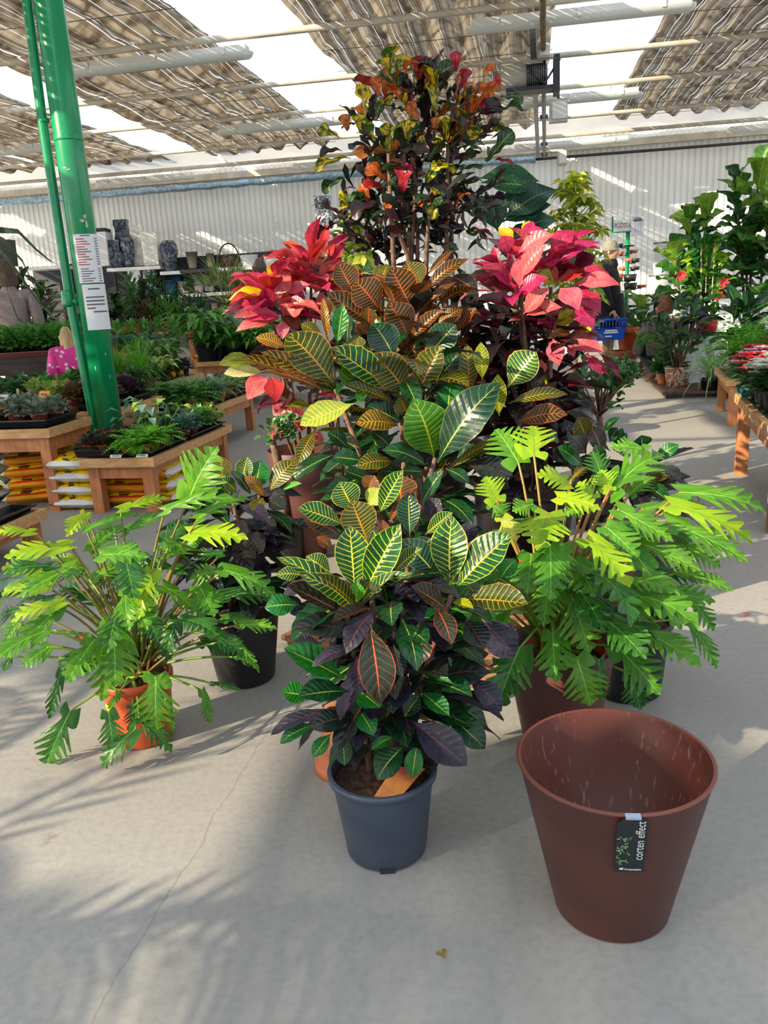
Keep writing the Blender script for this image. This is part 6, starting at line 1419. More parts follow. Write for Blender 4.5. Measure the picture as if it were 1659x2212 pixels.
def bags(x, y, n, rz, label, group, dz=.082):
    for k in range(n):
        o = bpy.data.objects.new('soil_bag', BAGM[k % 4]); COL.objects.link(o); o.location = (x + rnd(-.012, .012), y + rnd(-.012, .012), k * dz); o.rotation_euler.z = rz + rnd(-.06, .06)
        tag(o, label, 'soil bag', group)
p = Zp(170, 1108); bags(p.x, p.y + .26, 4, math.pi / 2 - TY, 'yellow and white soil bag in the stack between the two table legs', 'soil bags stacked between the tables', dz=.078)
p = Zp(282, 1112); bags(p.x + .02, p.y + .3, 3, -TY, 'red-edged yellow soil bag under the low front table', 'soil bags under the low front table', dz=.075)
p = Zp(370, 1075); bags(p.x - .05, p.y + .3, 2, -TY + .1, 'yellow soil bag at the back under the low front table', 'far soil bags under the low front table')
for i in range(3):
    q = TA.at(.3, .36 + i * .34, 0); bags(q.x, q.y, 4, math.pi / 2 - TY + .35 if i else -TY + .4, ['red and yellow soil bag stacked behind the leg of the left table', 'red and yellow soil bag in the second stack under the left table', 'red and yellow soil bag in the third stack under the left table'][i], 'soil bags under the left table, stack %d' % (i + 1), dz=.078)
    q = TA.at(.8, .36 + i * .34, 0); bags(q.x, q.y, 4, -TY, ['yellow soil bag stacked at the front left under the left table', 'yellow soil bag stacked deeper under the left table', 'yellow soil bag stacked deepest under the left table'][i], 'left soil bags under the left table, stack %d' % (i + 1), dz=.078)
# small colourful bag on the floor by the left edge
p = Zp(22, 1272); o = bpy.data.objects.new('substrate_bag', bag_mesh(9)); COL.objects.link(o); o.location = p; o.scale = (.7, .7, .7); o.rotation_euler.z = .5
o.data.materials.clear(); o.data.materials.append(mat('green_grey_print', srgb(70, 130, 70), .4, srgb(160, 160, 166), 9)); tag(o, 'small green and grey substrate bag on the floor at the left edge', 'bag')

# ================================================================== PEOPLE
def skin_body(name, chain, radii, mats_, parent, subs=2):
    """one continuous body grown round a skeleton of joints"""
    me = bpy.data.meshes.new(name); ids = {k: i for i, k in enumerate(chain['v'])}
    me.from_pydata([tuple(v) for v in chain['v'].values()], [(ids[a], ids[b]) for a, b in chain['e']], [])
    o = bpy.data.objects.new(name, me); COL.objects.link(o)
    sk = o.modifiers.new('skin', 'SKIN'); sk.use_smooth_shade = True
    if not me.skin_vertices: 
        bpy.context.view_layer.objects.active = o; 
    lay = me.skin_vertices[0] if me.skin_vertices else None
    for k, i in ids.items():
        r_ = radii[k]; lay.data[i].radius = r_ if isinstance(r_, tuple) else (r_, r_)
        lay.data[i].use_root = (k == 'pelvis')
    ss = o.modifiers.new('sub', 'SUBSURF'); ss.levels = subs; ss.render_levels = subs
    dg = bpy.context.evaluated_depsgraph_get(); m2 = bpy.data.meshes.new_from_object(o.evaluated_get(dg))
    o.modifiers.clear(); o.data = m2; m2.materials.clear()
    for mm in mats_: m2.materials.append(mm)
    m2.polygons.foreach_set('use_smooth', [True] * len(m2.polygons))
    o.parent = parent; return o
M_skin = mat('skin', srgb(206, 160, 136), .5); M_hairb = mat('brown_hair', srgb(92, 66, 48), .6, srgb(60, 42, 32), 40, stretch=(1, 1, .2)); M_hairl = mat('blond_hair', srgb(206, 176, 130), .6, srgb(170, 136, 92), 40, stretch=(1, 1, .15))
def paint(o, fn):
    for p_ in o.data.polygons: p_.material_index = fn(p_.center)
def hand(parent, wrist, d, side, s=1.0, curl=.5, m=None):
    """palm with four unequal bent fingers and a thumb leaving the side of the palm"""
    wrist = Vector(wrist); d = Vector(d).normalized(); sd = Vector(side).normalized(); nn = d.cross(sd).normalized()
    v = {'pelvis': wrist, 'palm': wrist + d * .045 * s, 'kn': wrist + d * .085 * s}; e = [('pelvis', 'palm'), ('palm', 'kn')]; rr = {'pelvis': .024 * s, 'palm': (.034 * s, .018 * s), 'kn': (.032 * s, .015 * s)}
    for i, (off, ln) in enumerate(((-.03, .065), (-.01, .078), (.01, .072), (.03, .055))):
        b = wrist + d * .085 * s + sd * off * s; p_ = b; dd = d.copy(); prev = 'kn'
        for k in range(3):
            p_ = p_ + dd * ln * s / 3 * (1.3 if k == 0 else 1); dd = (dd + nn * curl * .55).normalized(); key = 'f%d%d' % (i, k); v[key] = p_; e.append((prev, key)); rr[key] = .009 * s - .001 * k; prev = key
    b = wrist + d * .03 * s - sd * .028 * s; v['t0'] = b; v['t1'] = b + (d * .6 - sd * .8).normalized() * .035 * s; v['t2'] = v['t1'] + (d * .9 - sd * .2 + nn * .3).normalized() * .03 * s
    e += [('palm', 't0'), ('t0', 't1'), ('t1', 't2')]; rr.update({'t0': .014 * s, 't1': .011 * s, 't2': .009 * s})
    return skin_body('hand', {'v': {k: q - world_loc(parent) for k, q in v.items()}, 'e': e}, rr, [m or M_skin], parent, 1)
def ellip(c, r, n=14, m=8, squash=None):
    mb = MB(); vs = []
    for j in range(m + 1):
        t_ = math.pi * j / m
        for k in range(n): a_ = 6.283 * k / n; vs.append((c[0] + r[0] * math.sin(t_) * math.cos(a_), c[1] + r[1] * math.sin(t_) * math.sin(a_), c[2] + r[2] * math.cos(t_)))
    mb.add(vs, [(j * n + k, j * n + (k + 1) % n, (j + 1) * n + (k + 1) % n, (j + 1) * n + k) for j in range(m) for k in range(n)], True); return mb
def head(parent, c, face, s=1.0, hair=None, hair_long=0.0, cap=None):
    """head with brow, nose, lips, chin, eyes and ears; face = direction looked at"""
    c = Vector(c); f = Vector((face[0], face[1], 0)).normalized(); sd = Vector((-f.y, f.x, 0)); up = Vector((0, 0, 1))
    def W(a, b, z): return c + f * a * s + sd * b * s + up * z * s
    mb = MB(); vs = []; n, m_ = 20, 14
    for j in range(m_ + 1):
        t_ = math.pi * j / m_; z = math.cos(t_) * .118; r0 = math.sin(t_) ** .85
        for k in range(n):
            a_ = 6.283 * k / n; x = math.cos(a_); y = math.sin(a_); rx, ry = .096 * r0, .076 * r0
            if z < -.02: rx *= 1 - .18 * min(1, (-z - .02) / .09) * (0 if x > .3 else 1); ry *= 1 - .35 * min(1, (-z - .02) / .09)
            px_ = x * rx
            if x > .9: px_ += .022 * math.exp(-((z + .012) / .022) ** 2) + .006 * math.exp(-((z + .06) / .01) ** 2) + .004 * math.exp(-((z - .035) / .012) ** 2) + .008 * math.exp(-((z + .1) / .02) ** 2)
            vs.append(W(px_, y * ry, z))
    mb.add(vs, [(j * n + k, j * n + (k + 1) % n, (j + 1) * n + (k + 1) % n, (j + 1) * n + k) for j in range(m_) for k in range(n)], True)
    h_ = mb.build('head', M_skin, parent)
    for q in (-1, 1):
        e = W(.084, q * .03, .012); x = ellip(e, (.011 * s,) * 3, 8, 6); x.build('eye', M_white, h_)
        x = ellip(e + f * .008 * s, (.005 * s,) * 3, 6, 4); x.build('iris', M_dark, h_)
        x = ellip(W(-.004, q * .078, -.005), (.018 * s, .012 * s, .03 * s), 8, 6); x.build('ear', M_skin, h_)
    x = MB(); x.tube([W(.088, -.022, -.062), W(.097, 0, -.06), W(.088, .022, -.062)], .006 * s, n=6); x.build('lips', mat('lips', srgb(170, 96, 92), .5), h_)
    if hair:
        hb = MB(); vs = []; n, m_ = 20, 9; T = math.pi * .58
        for j in range(m_ + 1):
            t_ = T * j / m_
            for k in range(n):
                a_ = 6.283 * k / n; x = math.cos(a_); front = max(0, x) ** 2
                tt = t_ * (1 - .42 * front); zz = math.cos(tt) * .126 - (hair_long * (j / m_) ** 2 * (1 - front))
                vs.append(W(x * .106 * math.sin(tt) ** .8 - .004, math.sin(a_) * .088 * math.sin(tt) ** .8, zz + .004))
        hb.add(vs, [(j * n + k, j * n + (k + 1) % n, (j + 1) * n + (k + 1) % n, (j + 1) * n + k) for j in range(m_) for k in range(n)], True); hb.build('hair', hair, parent)
    if cap:
        hb = MB(); vs = []; n = 22; pr = [(.0, .152), (.05, .146), (.082, .12), (.1, .075), (.104, .04), (.106, .012), (.108, .03), (.111, .012)]
        for (q, z) in pr:
            for k in range(n): a_ = 6.283 * k / n; vs.append(W(math.cos(a_) * q * 1.0 - .004, math.sin(a_) * q * .86, z + .006))
        hb.add(vs, [(j * n + k, j * n + (k + 1) % n, (j + 1) * n + (k + 1) % n, (j + 1) * n + k) for j in range(len(pr) - 1) for k in range(n)], True); hb.build('beanie', cap, parent)
    return h_
def standing(name, label, foot, hgt, face, topm, legm, shoem, hair=None, cap=None, hair_long=0.0, armL=None, armR=None, bulk=1.0, headz=0.0):
    """standing figure; face = horizontal direction; arms as wrist offsets (forward, side, height) or None for hanging"""
    f = Vector((face[0], face[1], 0)).normalized(); sd = Vector((-f.y, f.x, 0)); up = Vector((0, 0, 1)); H = hgt
    r = thing('person', label, 'person', (foot[0], foot[1], foot[2] if len(foot) > 2 else 0))
    O = Vector((0, 0, 0))
    def W(a, b, z): return O + f * a + sd * b + up * z
    v = {'pelvis': W(0, 0, .53 * H), 'waist': W(0, 0, .6 * H), 'chest': W(.0, 0, .72 * H), 'neck': W(-.005, 0, .825 * H), 'skull': W(.01, 0, .87 * H)}
    rr = {'pelvis': (.098 * H * bulk, .072 * H * bulk), 'waist': (.088 * H * bulk, .066 * H * bulk), 'chest': (.1 * H * bulk, .07 * H * bulk), 'neck': .034 * H, 'skull': .03 * H}
    e = [('pelvis', 'waist'), ('waist', 'chest'), ('chest', 'neck'), ('neck', 'skull')]
    for q, nm in ((1, 'L'), (-1, 'R')):
        v.update({'hip' + nm: W(0, q * .055 * H, .49 * H), 'knee' + nm: W(.015, q * .06 * H, .27 * H), 'ank' + nm: W(-.01, q * .06 * H, .045 * H), 'toe' + nm: W(.1, q * .065 * H, .022 * H)})
        rr.update({'hip' + nm: .058 * H * bulk, 'knee' + nm: .037 * H, 'ank' + nm: .025 * H, 'toe' + nm: (.026 * H, .017 * H)})
        e += [('pelvis', 'hip' + nm), ('hip' + nm, 'knee' + nm), ('knee' + nm, 'ank' + nm), ('ank' + nm, 'toe' + nm)]
        arm = armL if nm == 'L' else armR
        wr = W(.03, q * .135 * H, .47 * H) if arm is None else W(*arm)
        sh_ = W(0, q * .11 * H, .79 * H); el = sh_.lerp(wr, .5) + W(-.05, q * .02, 0) - (W(0, 0, .02) if arm else O)
        v.update({'sh' + nm: sh_, 'el' + nm: el, 'wr' + nm: wr}); rr.update({'sh' + nm: .044 * H * bulk, 'el' + nm: .032 * H * bulk, 'wr' + nm: .022 * H})
        e += [('chest', 'sh' + nm), ('sh' + nm, 'el' + nm), ('el' + nm, 'wr' + nm)]
    b = skin_body('body', {'v': v, 'e': e}, rr, [topm, legm, shoem, M_skin], r)
    paint(b, lambda c: 3 if c.z > .845 * H else (0 if c.z > .46 * H else (1 if c.z > .05 * H else 2)))
    for nm, q in (('L', 1), ('R', -1)):
        wl = v['wr' + nm] + world_loc(r); dd = (v['wr' + nm] - v['el' + nm]); hand(r, wl, dd, f if abs(dd.normalized().z) > .6 else sd * -q, s=H / 1.75)
    head(r, world_loc(r) + W(.02, 0, .925 * H + headz), f, s=H / 1.75, hair=hair, cap=cap, hair_long=hair_long)
    return r, v
# woman seen from behind at the left edge
M_lilac = mat('grey_lilac_knit', srgb(150, 134, 132), .85, srgb(128, 112, 112), 60, bump=.3); M_jean = mat('dark_jeans', srgb(44, 48, 60), .8); M_shoe = mat('dark_shoes', srgb(40, 36, 34), .6)
q = Yp(22, 640, 7.7); standing('person', 'woman with short brown hair in a grey-lilac cardigan seen from behind', (q.x, 7.7, 0), 1.66, (-.15, 1), M_lilac, M_jean, M_shoe, hair=M_hairb, hair_long=.09, bulk=1.0, headz=-.04)
# little girl in pink
def pinkm():
    m, t, N, L, P = nt('pink_printed_jacket'); tc = N.new('ShaderNodeTexCoord'); vz = N.new('ShaderNodeTexVoronoi'); vz.inputs['Scale'].default_value = 24; L.new(tc.outputs['Object'], vz.inputs['Vector'])
    L.new(mixc(N, L, sstep(N, L, vz.outputs['Distance'], .34, .28), srgb(226, 44, 140), srgb(246, 190, 220)), P.inputs['Base Color']); P.inputs['Roughness'].default_value = .5; return m
M_pink = pinkm()
q = Yp(140, 705, 6.35); standing('person', 'small child with blond hair in a pink patterned jacket seen from behind', (q.x, 6.35, 0), q.z + .02, (-.5, 1), M_pink, mat('pink_trousers', srgb(206, 40, 120), .6), M_shoe, hair=M_hairl, hair_long=.14, bulk=1.25, headz=-.02)
# ================================================================== RIGHT SIDE
def fproto(key, c):
    def ex(s):
        rg = random.Random(s + hash_(key)); mb = MB()
        for k in range(15):
            d = sph(rg, .2, 1.4); p = V3(d.x * .085, d.y * .085, .085 + .075 * d.z + rg.uniform(0, .02))
            for j in range(6):
                a_ = 6.283 * j / 6 + rg.uniform(-.3, .3); leaf5(mb, p, V3(math.cos(a_), math.sin(a_), .45), (0, 0, 1), rg.uniform(.032, .042), .034, .3)
        return mb
    proto(key, sp_pot, ('dome', 120, .05, .034, .11, .085, .06), FM['dark'], extra=('blossom', ex, FM[c]))
sp_pot = (.05, .038, .075, M_blk)
for k_, c_ in (('fl_pink', 'pink'), ('fl_rose', 'rose'), ('fl_red', 'red'), ('fl_coral', 'coral'), ('fl_white', 'white')): fproto(k_, c_)
RY = math.radians(17)
TH = Table((1.66, 3.41), RY, 1.2, 1.3, .48, 'pine table of pink and red flowering plants at the right edge', side=1)
TH.ex = Vector((math.cos(RY), -math.sin(RY), 0))
cols = {'fl_pink': 'bright pink', 'fl_rose': 'pale pink', 'fl_red': 'red', 'fl_coral': 'coral', 'fl_white': 'white'}
for (a, b, k) in ((.12, 1.2, 'fl_red'), (.28, 1.22, 'fl_pink'), (.44, 1.22, 'fl_pink'), (.6, 1.2, 'fl_pink'), (.1, 1.05, 'fl_rose'), (.26, 1.06, 'fl_rose'), (.42, 1.06, 'fl_red'), (.58, 1.05, 'fl_red'), (.1, .9, 'fl_red'), (.26, .9, 'fl_red'), (.42, .9, 'fl_rose'), (.58, .9, 'fl_rose'),
                 (.1, .75, 'fl_coral'), (.26, .75, 'fl_coral'), (.42, .76, 'fl_rose'), (.1, .6, 'fl_white'), (.26, .6, 'fl_white'), (.42, .6, 'fl_coral'), (.1, .45, 'fl_white'), (.26, .44, 'fl_white')):
    put(k, TH.at(a, b), 'small dark-leaved plant with %s flowers on the right table' % cols[k], 'flowering plants on the right table: ' + cols[k], s=1.4)
for i, (x, y) in enumerate(((1601, 828), (1623, 845))):
    p = TH.at(.025, (1.16, .97)[i]); card(p, .05, .05, mat('teal_card', srgb(70, 176, 170), .5), ['small teal price card at the left edge of the flower table', 'small teal price card under the coral flowers'][i], .3, .3)
p = Zp(1569, 820, .36)
TI = Table((p.x, p.y), RY, .9, .9, .36, 'low pine table with a feathery fern behind the flower table', side=1)
proto('aspar', (.1, .08, .14, M_blk), ('fern', 70, .42, .05, .3, .3, .12), FM['grass'])
for i, (a, b) in enumerate(((.15, .3), (.5, .3), (.3, .65), (.7, .6))): put('aspar', TI.at(a, b), 'feathery light green asparagus fern behind the flower table', 'asparagus ferns on the low right table', s=1.15)

# ---- pallet on the right with pots
a, b, c = Zp(1432, 848, .06), Zp(1600, 843, .06), Zp(1410, 818, .06)
ux = (b - a).normalized(); uy = Vector((-ux.y, ux.x, 0)); W_ = (b - a).length + .5; D_ = 1.15
r = thing('wooden_pallet', 'brown wooden pallet under the pots before the fig trees', 'pallet', a + ux * W_ / 2 + uy * D_ / 2 - V3(0, 0, .06))
an = math.atan2(ux.y, ux.x)
for k in range(8):
    q = a + ux * W_ / 2 + uy * (.06 + k * .145); mb = MB(); mb.box((q.x, q.y, .05), (W_, .11, .02), an); mb.build('plank', M_crate if 0 else mat('old_plank_%d' % k, srgb(116, 84, 62), .8, srgb(92, 66, 50), 6), r)
for f in (.06, .5, .94):
    q = a + ux * W_ * f + uy * D_ / 2; mb = MB(); mb.box((q.x, q.y, .02), (.08, D_, .04), an); mb.build('runner', M_crate, r)
def on(x, y, z=.061): return Zp(x, y, z)
# white plinth
p0 = on(1518, 826); s_ = ppm(p0); pw = 84 / s_; pth = Yp(1518, 722, p0.y).z
r = thing('white_plinth', 'white box plinth carrying the red pot with the climbing plant', 'plinth', (p0.x, p0.y + pw / 2, .061))
mb = MB(); mb.box((p0.x, p0.y + pw / 2, .061 + (pth - .08) / 2), (pw, pw, pth - .08), -YAW); mb.build('box', M_whitepot, r); mb = MB(); mb.box((p0.x, p0.y + pw / 2, pth - .01), (pw + .02, pw + .02, .016), -YAW); mb.build('lid', M_shelfb, r)
M_redpot = mat('red_ceramic', srgb(196, 44, 40), .4)
q = V3(p0.x + .1, p0.y + .2, pth)
r = thing('climbing_plant', 'bushy light green climber with red flowers in a red pot on the plinth', 'plant', q)
add_pot(r, q, .11, .09, .15, M_redpot, n=24)
rg = random.Random(4)
for k in range(4): mb = MB(); mb.tube([q + V3(.07 * math.cos(k * 1.57), .07 * math.sin(k * 1.57), .1), q + V3(.1 * math.cos(k * 1.57), .1 * math.sin(k * 1.57), .95)], .006, n=5); mb.build('cane', M_stick, r)
for k in range(190):
    d = sph(rg, -.6, 1.2); z = rg.uniform(.15, .95); rr_ = .3 * (1 - abs(z - .5) * .7)
    bp = q + V3(d.x * rr_ * rg.uniform(.2, .9) - .06, d.y * rr_ * rg.uniform(.2, .9), z)
    place_leaf(r, 'oval', rg.choice([LM['ph'], LM['phd'], LM['phy'], LM['cg'], LM['cg']]), bp, bp + d * rg.uniform(.09, .14), rg.uniform(.055, .085), nrm=(d.x * .5, -.6, 1))
for (x, y) in ((1470, 595), (1562, 611), (1550, 640)):
    bp = Yp(x, y, q.y - .2); mb = MB()
    for j in range(7): a_ = j * .9; leaf5(mb, bp, V3(math.cos(a_), -.5, math.sin(a_)), (0, -1, 0), .07, .045, .2)
    mb.build('flower', FM['red'], r)
for i, (x, y, Yc) in enumerate(((1479, 681, q.y - .32), (1563, 667, q.y - .3))):
    p = Yp(x, y + 14, Yc); card(p, .1, .16, M_cardw, ['white tag with a grey picture on the left of the climber', 'white tag with a grey picture on the right of the climber'][i], .1, .15)
q2 = V3(p0.x - .3, p0.y + .05, .061)
put('dark', q2 + V3(.0, .0, 0), 'small plant in a black pot beside the white plinth', s=1.6)
# wrapped pot with bushy dark plant
p = on(1462, 834); s_ = ppm(p)
r = thing('potted_plant', 'dark bushy plant in a film-wrapped reddish pot on the right pallet', 'plant', p)
M_wrapr = crinkle('film_over_terracotta', srgb(150, 84, 66), srgb(206, 190, 184), .2, .1)
add_pot(r, p, 27 / s_, 22 / s_, 42 / s_, M_wrapr, n=24)
for k in range(9): mb = MB(); e = V3(rnd(-.2, .2), rnd(-.15, .15), rnd(.55, .8)); mb.tube([p + V3(rnd(-.05, .05), rnd(-.05, .05), .15), p + e * .6, p + e], .012, .007, n=5); mb.build('stem', M_bark, r)
for k in range(90):
    d = sph(rg, -.5, 1.0); bp = p + V3(rg.uniform(-.3, .3), rg.uniform(-.25, .25), rg.uniform(.35, .85)); place_leaf(r, 'lance', rg.choice([LM['cgd'], LM['rub'], LM['phd']]), bp, bp + d * rg.uniform(.14, .22), rg.uniform(.06, .1), nrm=(0, -.5, 1))
p = on(1430, 829); r = thing('potted_plant', 'small plant in a terracotta pot left of the film-wrapped pot', 'plant', p); add_pot(r, p, .055, .042, .11, M_terra, n=20)
for k in range(16): d = sph(rg, .2, 1.2); bp = p + V3(0, 0, .11); place_leaf(r, 'lance', LM['phd'], bp, bp + d * rg.uniform(.15, .25), .06)
p = on(1535, 842); r = thing('spider_plant', 'arching grassy spider plant in a black pot at the front of the right pallet', 'plant', p); add_pot(r, p, .1, .08, .11, M_black, n=20)
mb = MB()
for k in range(90): strapleaf(mb, p + V3(rg.uniform(-.04, .04), rg.uniform(-.04, .04), .1), sph(rg, .5, 1.4), rg.uniform(.4, .62), .016, rg.uniform(.9, 1.7), 6)
stuff(mb.build('foliage', FM['grey'], r))

# ---- fiddle-leaf figs
LM['fig'] = leafmat('fig_leaf', srgb(70, 122, 44), srgb(50, 100, 40), srgb(130, 170, 80), srgb(170, 190, 100), None, 6, .08, slant=1.2, trans=.35, rough=.4)
LM['figd'] = leafmat('fig_leaf_dark', srgb(36, 80, 38), srgb(26, 62, 34), srgb(90, 130, 70), srgb(120, 150, 80), None, 6, .08, slant=1.2, trans=.25, rough=.35)
LM['figl'] = leafmat('fig_leaf_light', srgb(136, 176, 60), srgb(110, 156, 50), srgb(190, 206, 110), srgb(200, 210, 120), None, 6, .08, slant=1.2, trans=.4, rough=.4)
def fig(base, potargs, tops, label, n, seed, ll=.3, potm=None, zlow=.5):
    base = Vector(base); r = thing('fig_tree', label, 'plant', base); rg = random.Random(seed)
    add_pot(r, base, *potargs, potm or M_terra, n=28)
    for t in tops:
        t = Vector(t); a0 = base + V3(rg.uniform(-.06, .06), rg.uniform(-.06, .06), potargs[2] * .85)
        mb = MB(); mb.tube([a0, a0.lerp(t, .5) + V3(0, .03, 0), t], .018, .009, n=6); mb.build('stem', M_bark, r)
        for i in range(n):
            f = (i + .5) / n; b = a0.lerp(t, zlow + (1 - zlow) * f); a_ = 2.4 * i + rg.uniform(-.3, .3); e = .1 + 1.0 * f ** 2 + rg.uniform(-.3, .3)
            d = Vector((math.cos(a_) * math.cos(e), math.sin(a_) * math.cos(e), math.sin(e))); l = ll * rg.uniform(.75, 1.15)
            mk = 'figl' if (f > .7 and rg.random() < .65) or (len(tops) == 1 and rg.random() < .5) else rg.choice(['fig', 'figd', 'fig', 'fig'])
            place_leaf(r, 'fiddle', LM[mk], b, b + d * l, l * rg.uniform(.6, .75), nrm=Vector((-d.x * math.sin(e), -d.y * math.sin(e), math.cos(e))) + V3(0, -.4, 0), roll=rg.uniform(-.4, .4))
    return r
b1 = V3(Yp(1495, 700, 9.3).x, 9.3, 0)
fig(b1, (.2, .15, .36), [Yp(1490, 470, 9.3), Yp(1530, 455, 9.4), Yp(1455, 560, 9.1), Yp(1540, 560, 9.1)], 'fiddle-leaf fig tree with broad wavy leaves behind the climber', 17, 31, zlow=.5)
b2 = V3(Yp(1625, 705, 8.8).x, 8.8, 0); pz_ = Yp(1625, 700, 8.8).z
fig(b2, (.24, .19, .5), [Yp(1590, 390, 8.8), Yp(1640, 370, 8.9), Yp(1665, 440, 8.7), Yp(1610, 500, 8.8)], 'tallest fiddle-leaf fig at the right picture edge in a brown tub', 19, 32, potm=M_brownpot, zlow=.4, ll=.33)
p = Zp(1386, 810); fig((p.x, p.y, 0), (.085, .065, .15), [Yp(1383, 660, p.y)], 'single-stemmed young fiddle-leaf fig in a small orange pot on the aisle floor', 18, 33, ll=.26, zlow=.2)
# dark big plant below the right fig
q = V3(Yp(1600, 760, 7.6).x, 7.6, 0); r = thing('potted_plant', 'dark broad-leaved plant between the pallet and the low fern table', 'plant', q); add_pot(r, q, .15, .11, .28, M_brownpot, n=24)
for k in range(34):
    d = sph(rg, -.2, 1.1); bp = q + V3(rg.uniform(-.12, .12), rg.uniform(-.1, .1), rg.uniform(.35, .8)); place_leaf(r, 'lance', rg.choice([LM['figd'], LM['rub'], LM['cgd']]), bp, bp + d * rg.uniform(.22, .36), rg.uniform(.1, .15), nrm=(0, -.4, 1))

# ---- tubs by the rack
for i, (x, y, w_, h_, m_, lb) in enumerate(((1356, 756, 46, 42, M_orange, 'stack of large orange plastic tubs by the saucer rack'), (1348, 785, 60, 28, M_brownpot, 'wide brown bowl planter on the floor below the orange tub'))):
    p = Yp(x, y, 10.0 - i * .25); r = thing('plastic_tub', lb, 'planter', p); s_ = ppm(p); mb = MB(); mb.lathe(pot_profile(w_ / 2 / s_, w_ / 2 / s_ * .78, h_ / s_, .012, .03), 28, p); mb.build('body', m_, r)
    if i == 0: mb = MB(); mb.lathe([(w_ / 2 / s_ * 1.04, 0), (w_ / 2 / s_ * 1.1, .02), (w_ / 2 / s_ * 1.02, .04)], 28, p + V3(0, 0, h_ / s_), close=True); mb.build('upper_rim', m_, r)
    else: mb = MB(); mb.box(p + V3(0, 0, -p.z / 2), (.3, .3, p.z)); mb.build('foot', M_shelfb, r)
# ---- saucer rack with the PODSTAV sign
RKY = 10.9
pr_ = Yp(1352, 700, RKY)
rack = thing('saucer_rack', 'green pole rack holding plant saucers under a white sign', 'rack', (pr_.x, RKY, 0))
top_ = Yp(1352, 498, RKY).z
mb = MB(); mb.tube([(pr_.x, RKY, 0), (pr_.x, RKY, top_)], .028, n=10); mb.build('pole', M_green, rack)
mb = MB(); mb.box((pr_.x, RKY, .015), (.5, .5, .03), .3); mb.build('base', M_green, rack)
sg0, sg1 = Yp(1325, 501, RKY - .03), Yp(1374, 474, RKY - .03); cxs = (sg0.x + sg1.x) / 2
mb = MB(); mb.box((cxs, RKY - .02, (sg0.z + sg1.z) / 2), (sg1.x - sg0.x, .012, sg1.z - sg0.z)); mb.build('sign_board', M_paper, rack)
mb = MB(); mb.box((sg0.x - .012, RKY - .02, (sg0.z + sg1.z) / 2 + .02), (.02, .02, sg1.z - sg0.z + .06)); mb.box((cxs, RKY - .02, sg0.z - .008), (sg1.x - sg0.x, .02, .014)); mb.build('sign_frame', M_green, rack)
text_on('PODSTAV', .085, V3(sg0.x + .012, RKY - .0275, sg0.z + .045), V3(1, 0, 0), V3(0, 0, 1), mat('faded_red_ink', srgb(150, 110, 108), .7), rack, 'lettering', bold=.0015, sx=.66)
pa, pb = Yp(1364, 510, RKY - .06), Yp(1392, 466, RKY - .06)
r = thing('notice_sheet', 'white printed notice sheet overlapping the end of the sign', 'paper sheet', ((pa.x + pb.x) / 2, RKY - .06, pa.z)); mb = MB(); mb.box(((pa.x + pb.x) / 2, RKY - .05, (pa.z + pb.z) / 2), (pb.x - pa.x, .004, pb.z - pa.z)); mb.build('sheet', M_paper, r)
for k, (f0, f1, zf) in enumerate(((.25, .75, .9), (.15, .85, .82), (.15, .85, .77))):
    mb = MB(); mb.box((pa.x + (pb.x - pa.x) * (f0 + f1) / 2, RKY - .0535, pa.z + (pb.z - pa.z) * zf), ((pb.x - pa.x) * (f1 - f0), .002, .012)); mb.build('text_line', M_ink, r)
for f0 in (.3, .55, .75):
    mb = MB(); mb.box((pa.x + (pb.x - pa.x) * f0, RKY - .0535, pa.z + (pb.z - pa.z) * .4), (.006, .002, (pb.z - pa.z) * .45)); mb.build('table_rule', mat('pale_print', srgb(170, 172, 182), .7), r)
M_sauc = mat('black_saucer', srgb(40, 42, 46), .4)
SA = [(520,612,90,22,'t'),(505,668,62,20,'t'),(545,672,60,26,'b'),(462,726,72,24,'t'),(540,726,70,24,'b'),(508,790,92,48,'b'),(430,788,64,48,'t'),(510,850,92,48,'b'),(588,848,66,20,'t'),(537,915,112,18,'b'),(438,915,50,40,'b'),(506,1048,72,46,'b'),(438,625,54,24,'t'),(445,570,32,26,'b'),(500,573,80,8,'b'),(505,985,110,14,'b'),(540,1100,80,24,'b'),(430,1010,60,50,'t')]
for i, (x, y, w_, h_, k) in enumerate(SA):
    p = Yp(1200 + x / 3.16, 350 + y / 3.16, RKY + (.1 if i % 3 == 0 else -.12)); s_ = ppm(p); rr_ = w_ / 3.16 / s_ / 2; hh = h_ / 3.16 / s_
    r = thing('plant_saucer', {'t': 'terracotta saucer', 'b': 'black saucer'}[k] + ' on the green rack, ' + ['topmost right', 'second tier front', 'second tier right', 'third tier left', 'third tier right', 'deep one in the middle', 'deep one left of the pole', 'deep one below the middle', 'small one far right', 'wide one at the lower right', 'low one behind the man', 'deep one near the bottom', 'top left by the face', 'small top left one', 'thin flat one at the very top', 'thin wide one in the lower part', 'lowest right', 'lowest left'][i], 'saucer', p)
    mb = MB(); mb.lathe([(rr_ * .82, -hh / 2), (rr_, hh / 2), (rr_ * .96, hh / 2), (rr_ * .78, -hh / 2 + .006), (.0001, -hh / 2 + .006)], 22, p); mb.build('dish', M_terra if k == 't' else M_sauc, r)
    mb = MB(); mb.tube([p + V3(0, 0, -hh / 2 - .004), V3(pr_.x, RKY, p.z - hh / 2 - .004)], .008, n=5); mb.build('shelf_arm', M_steel, rack)
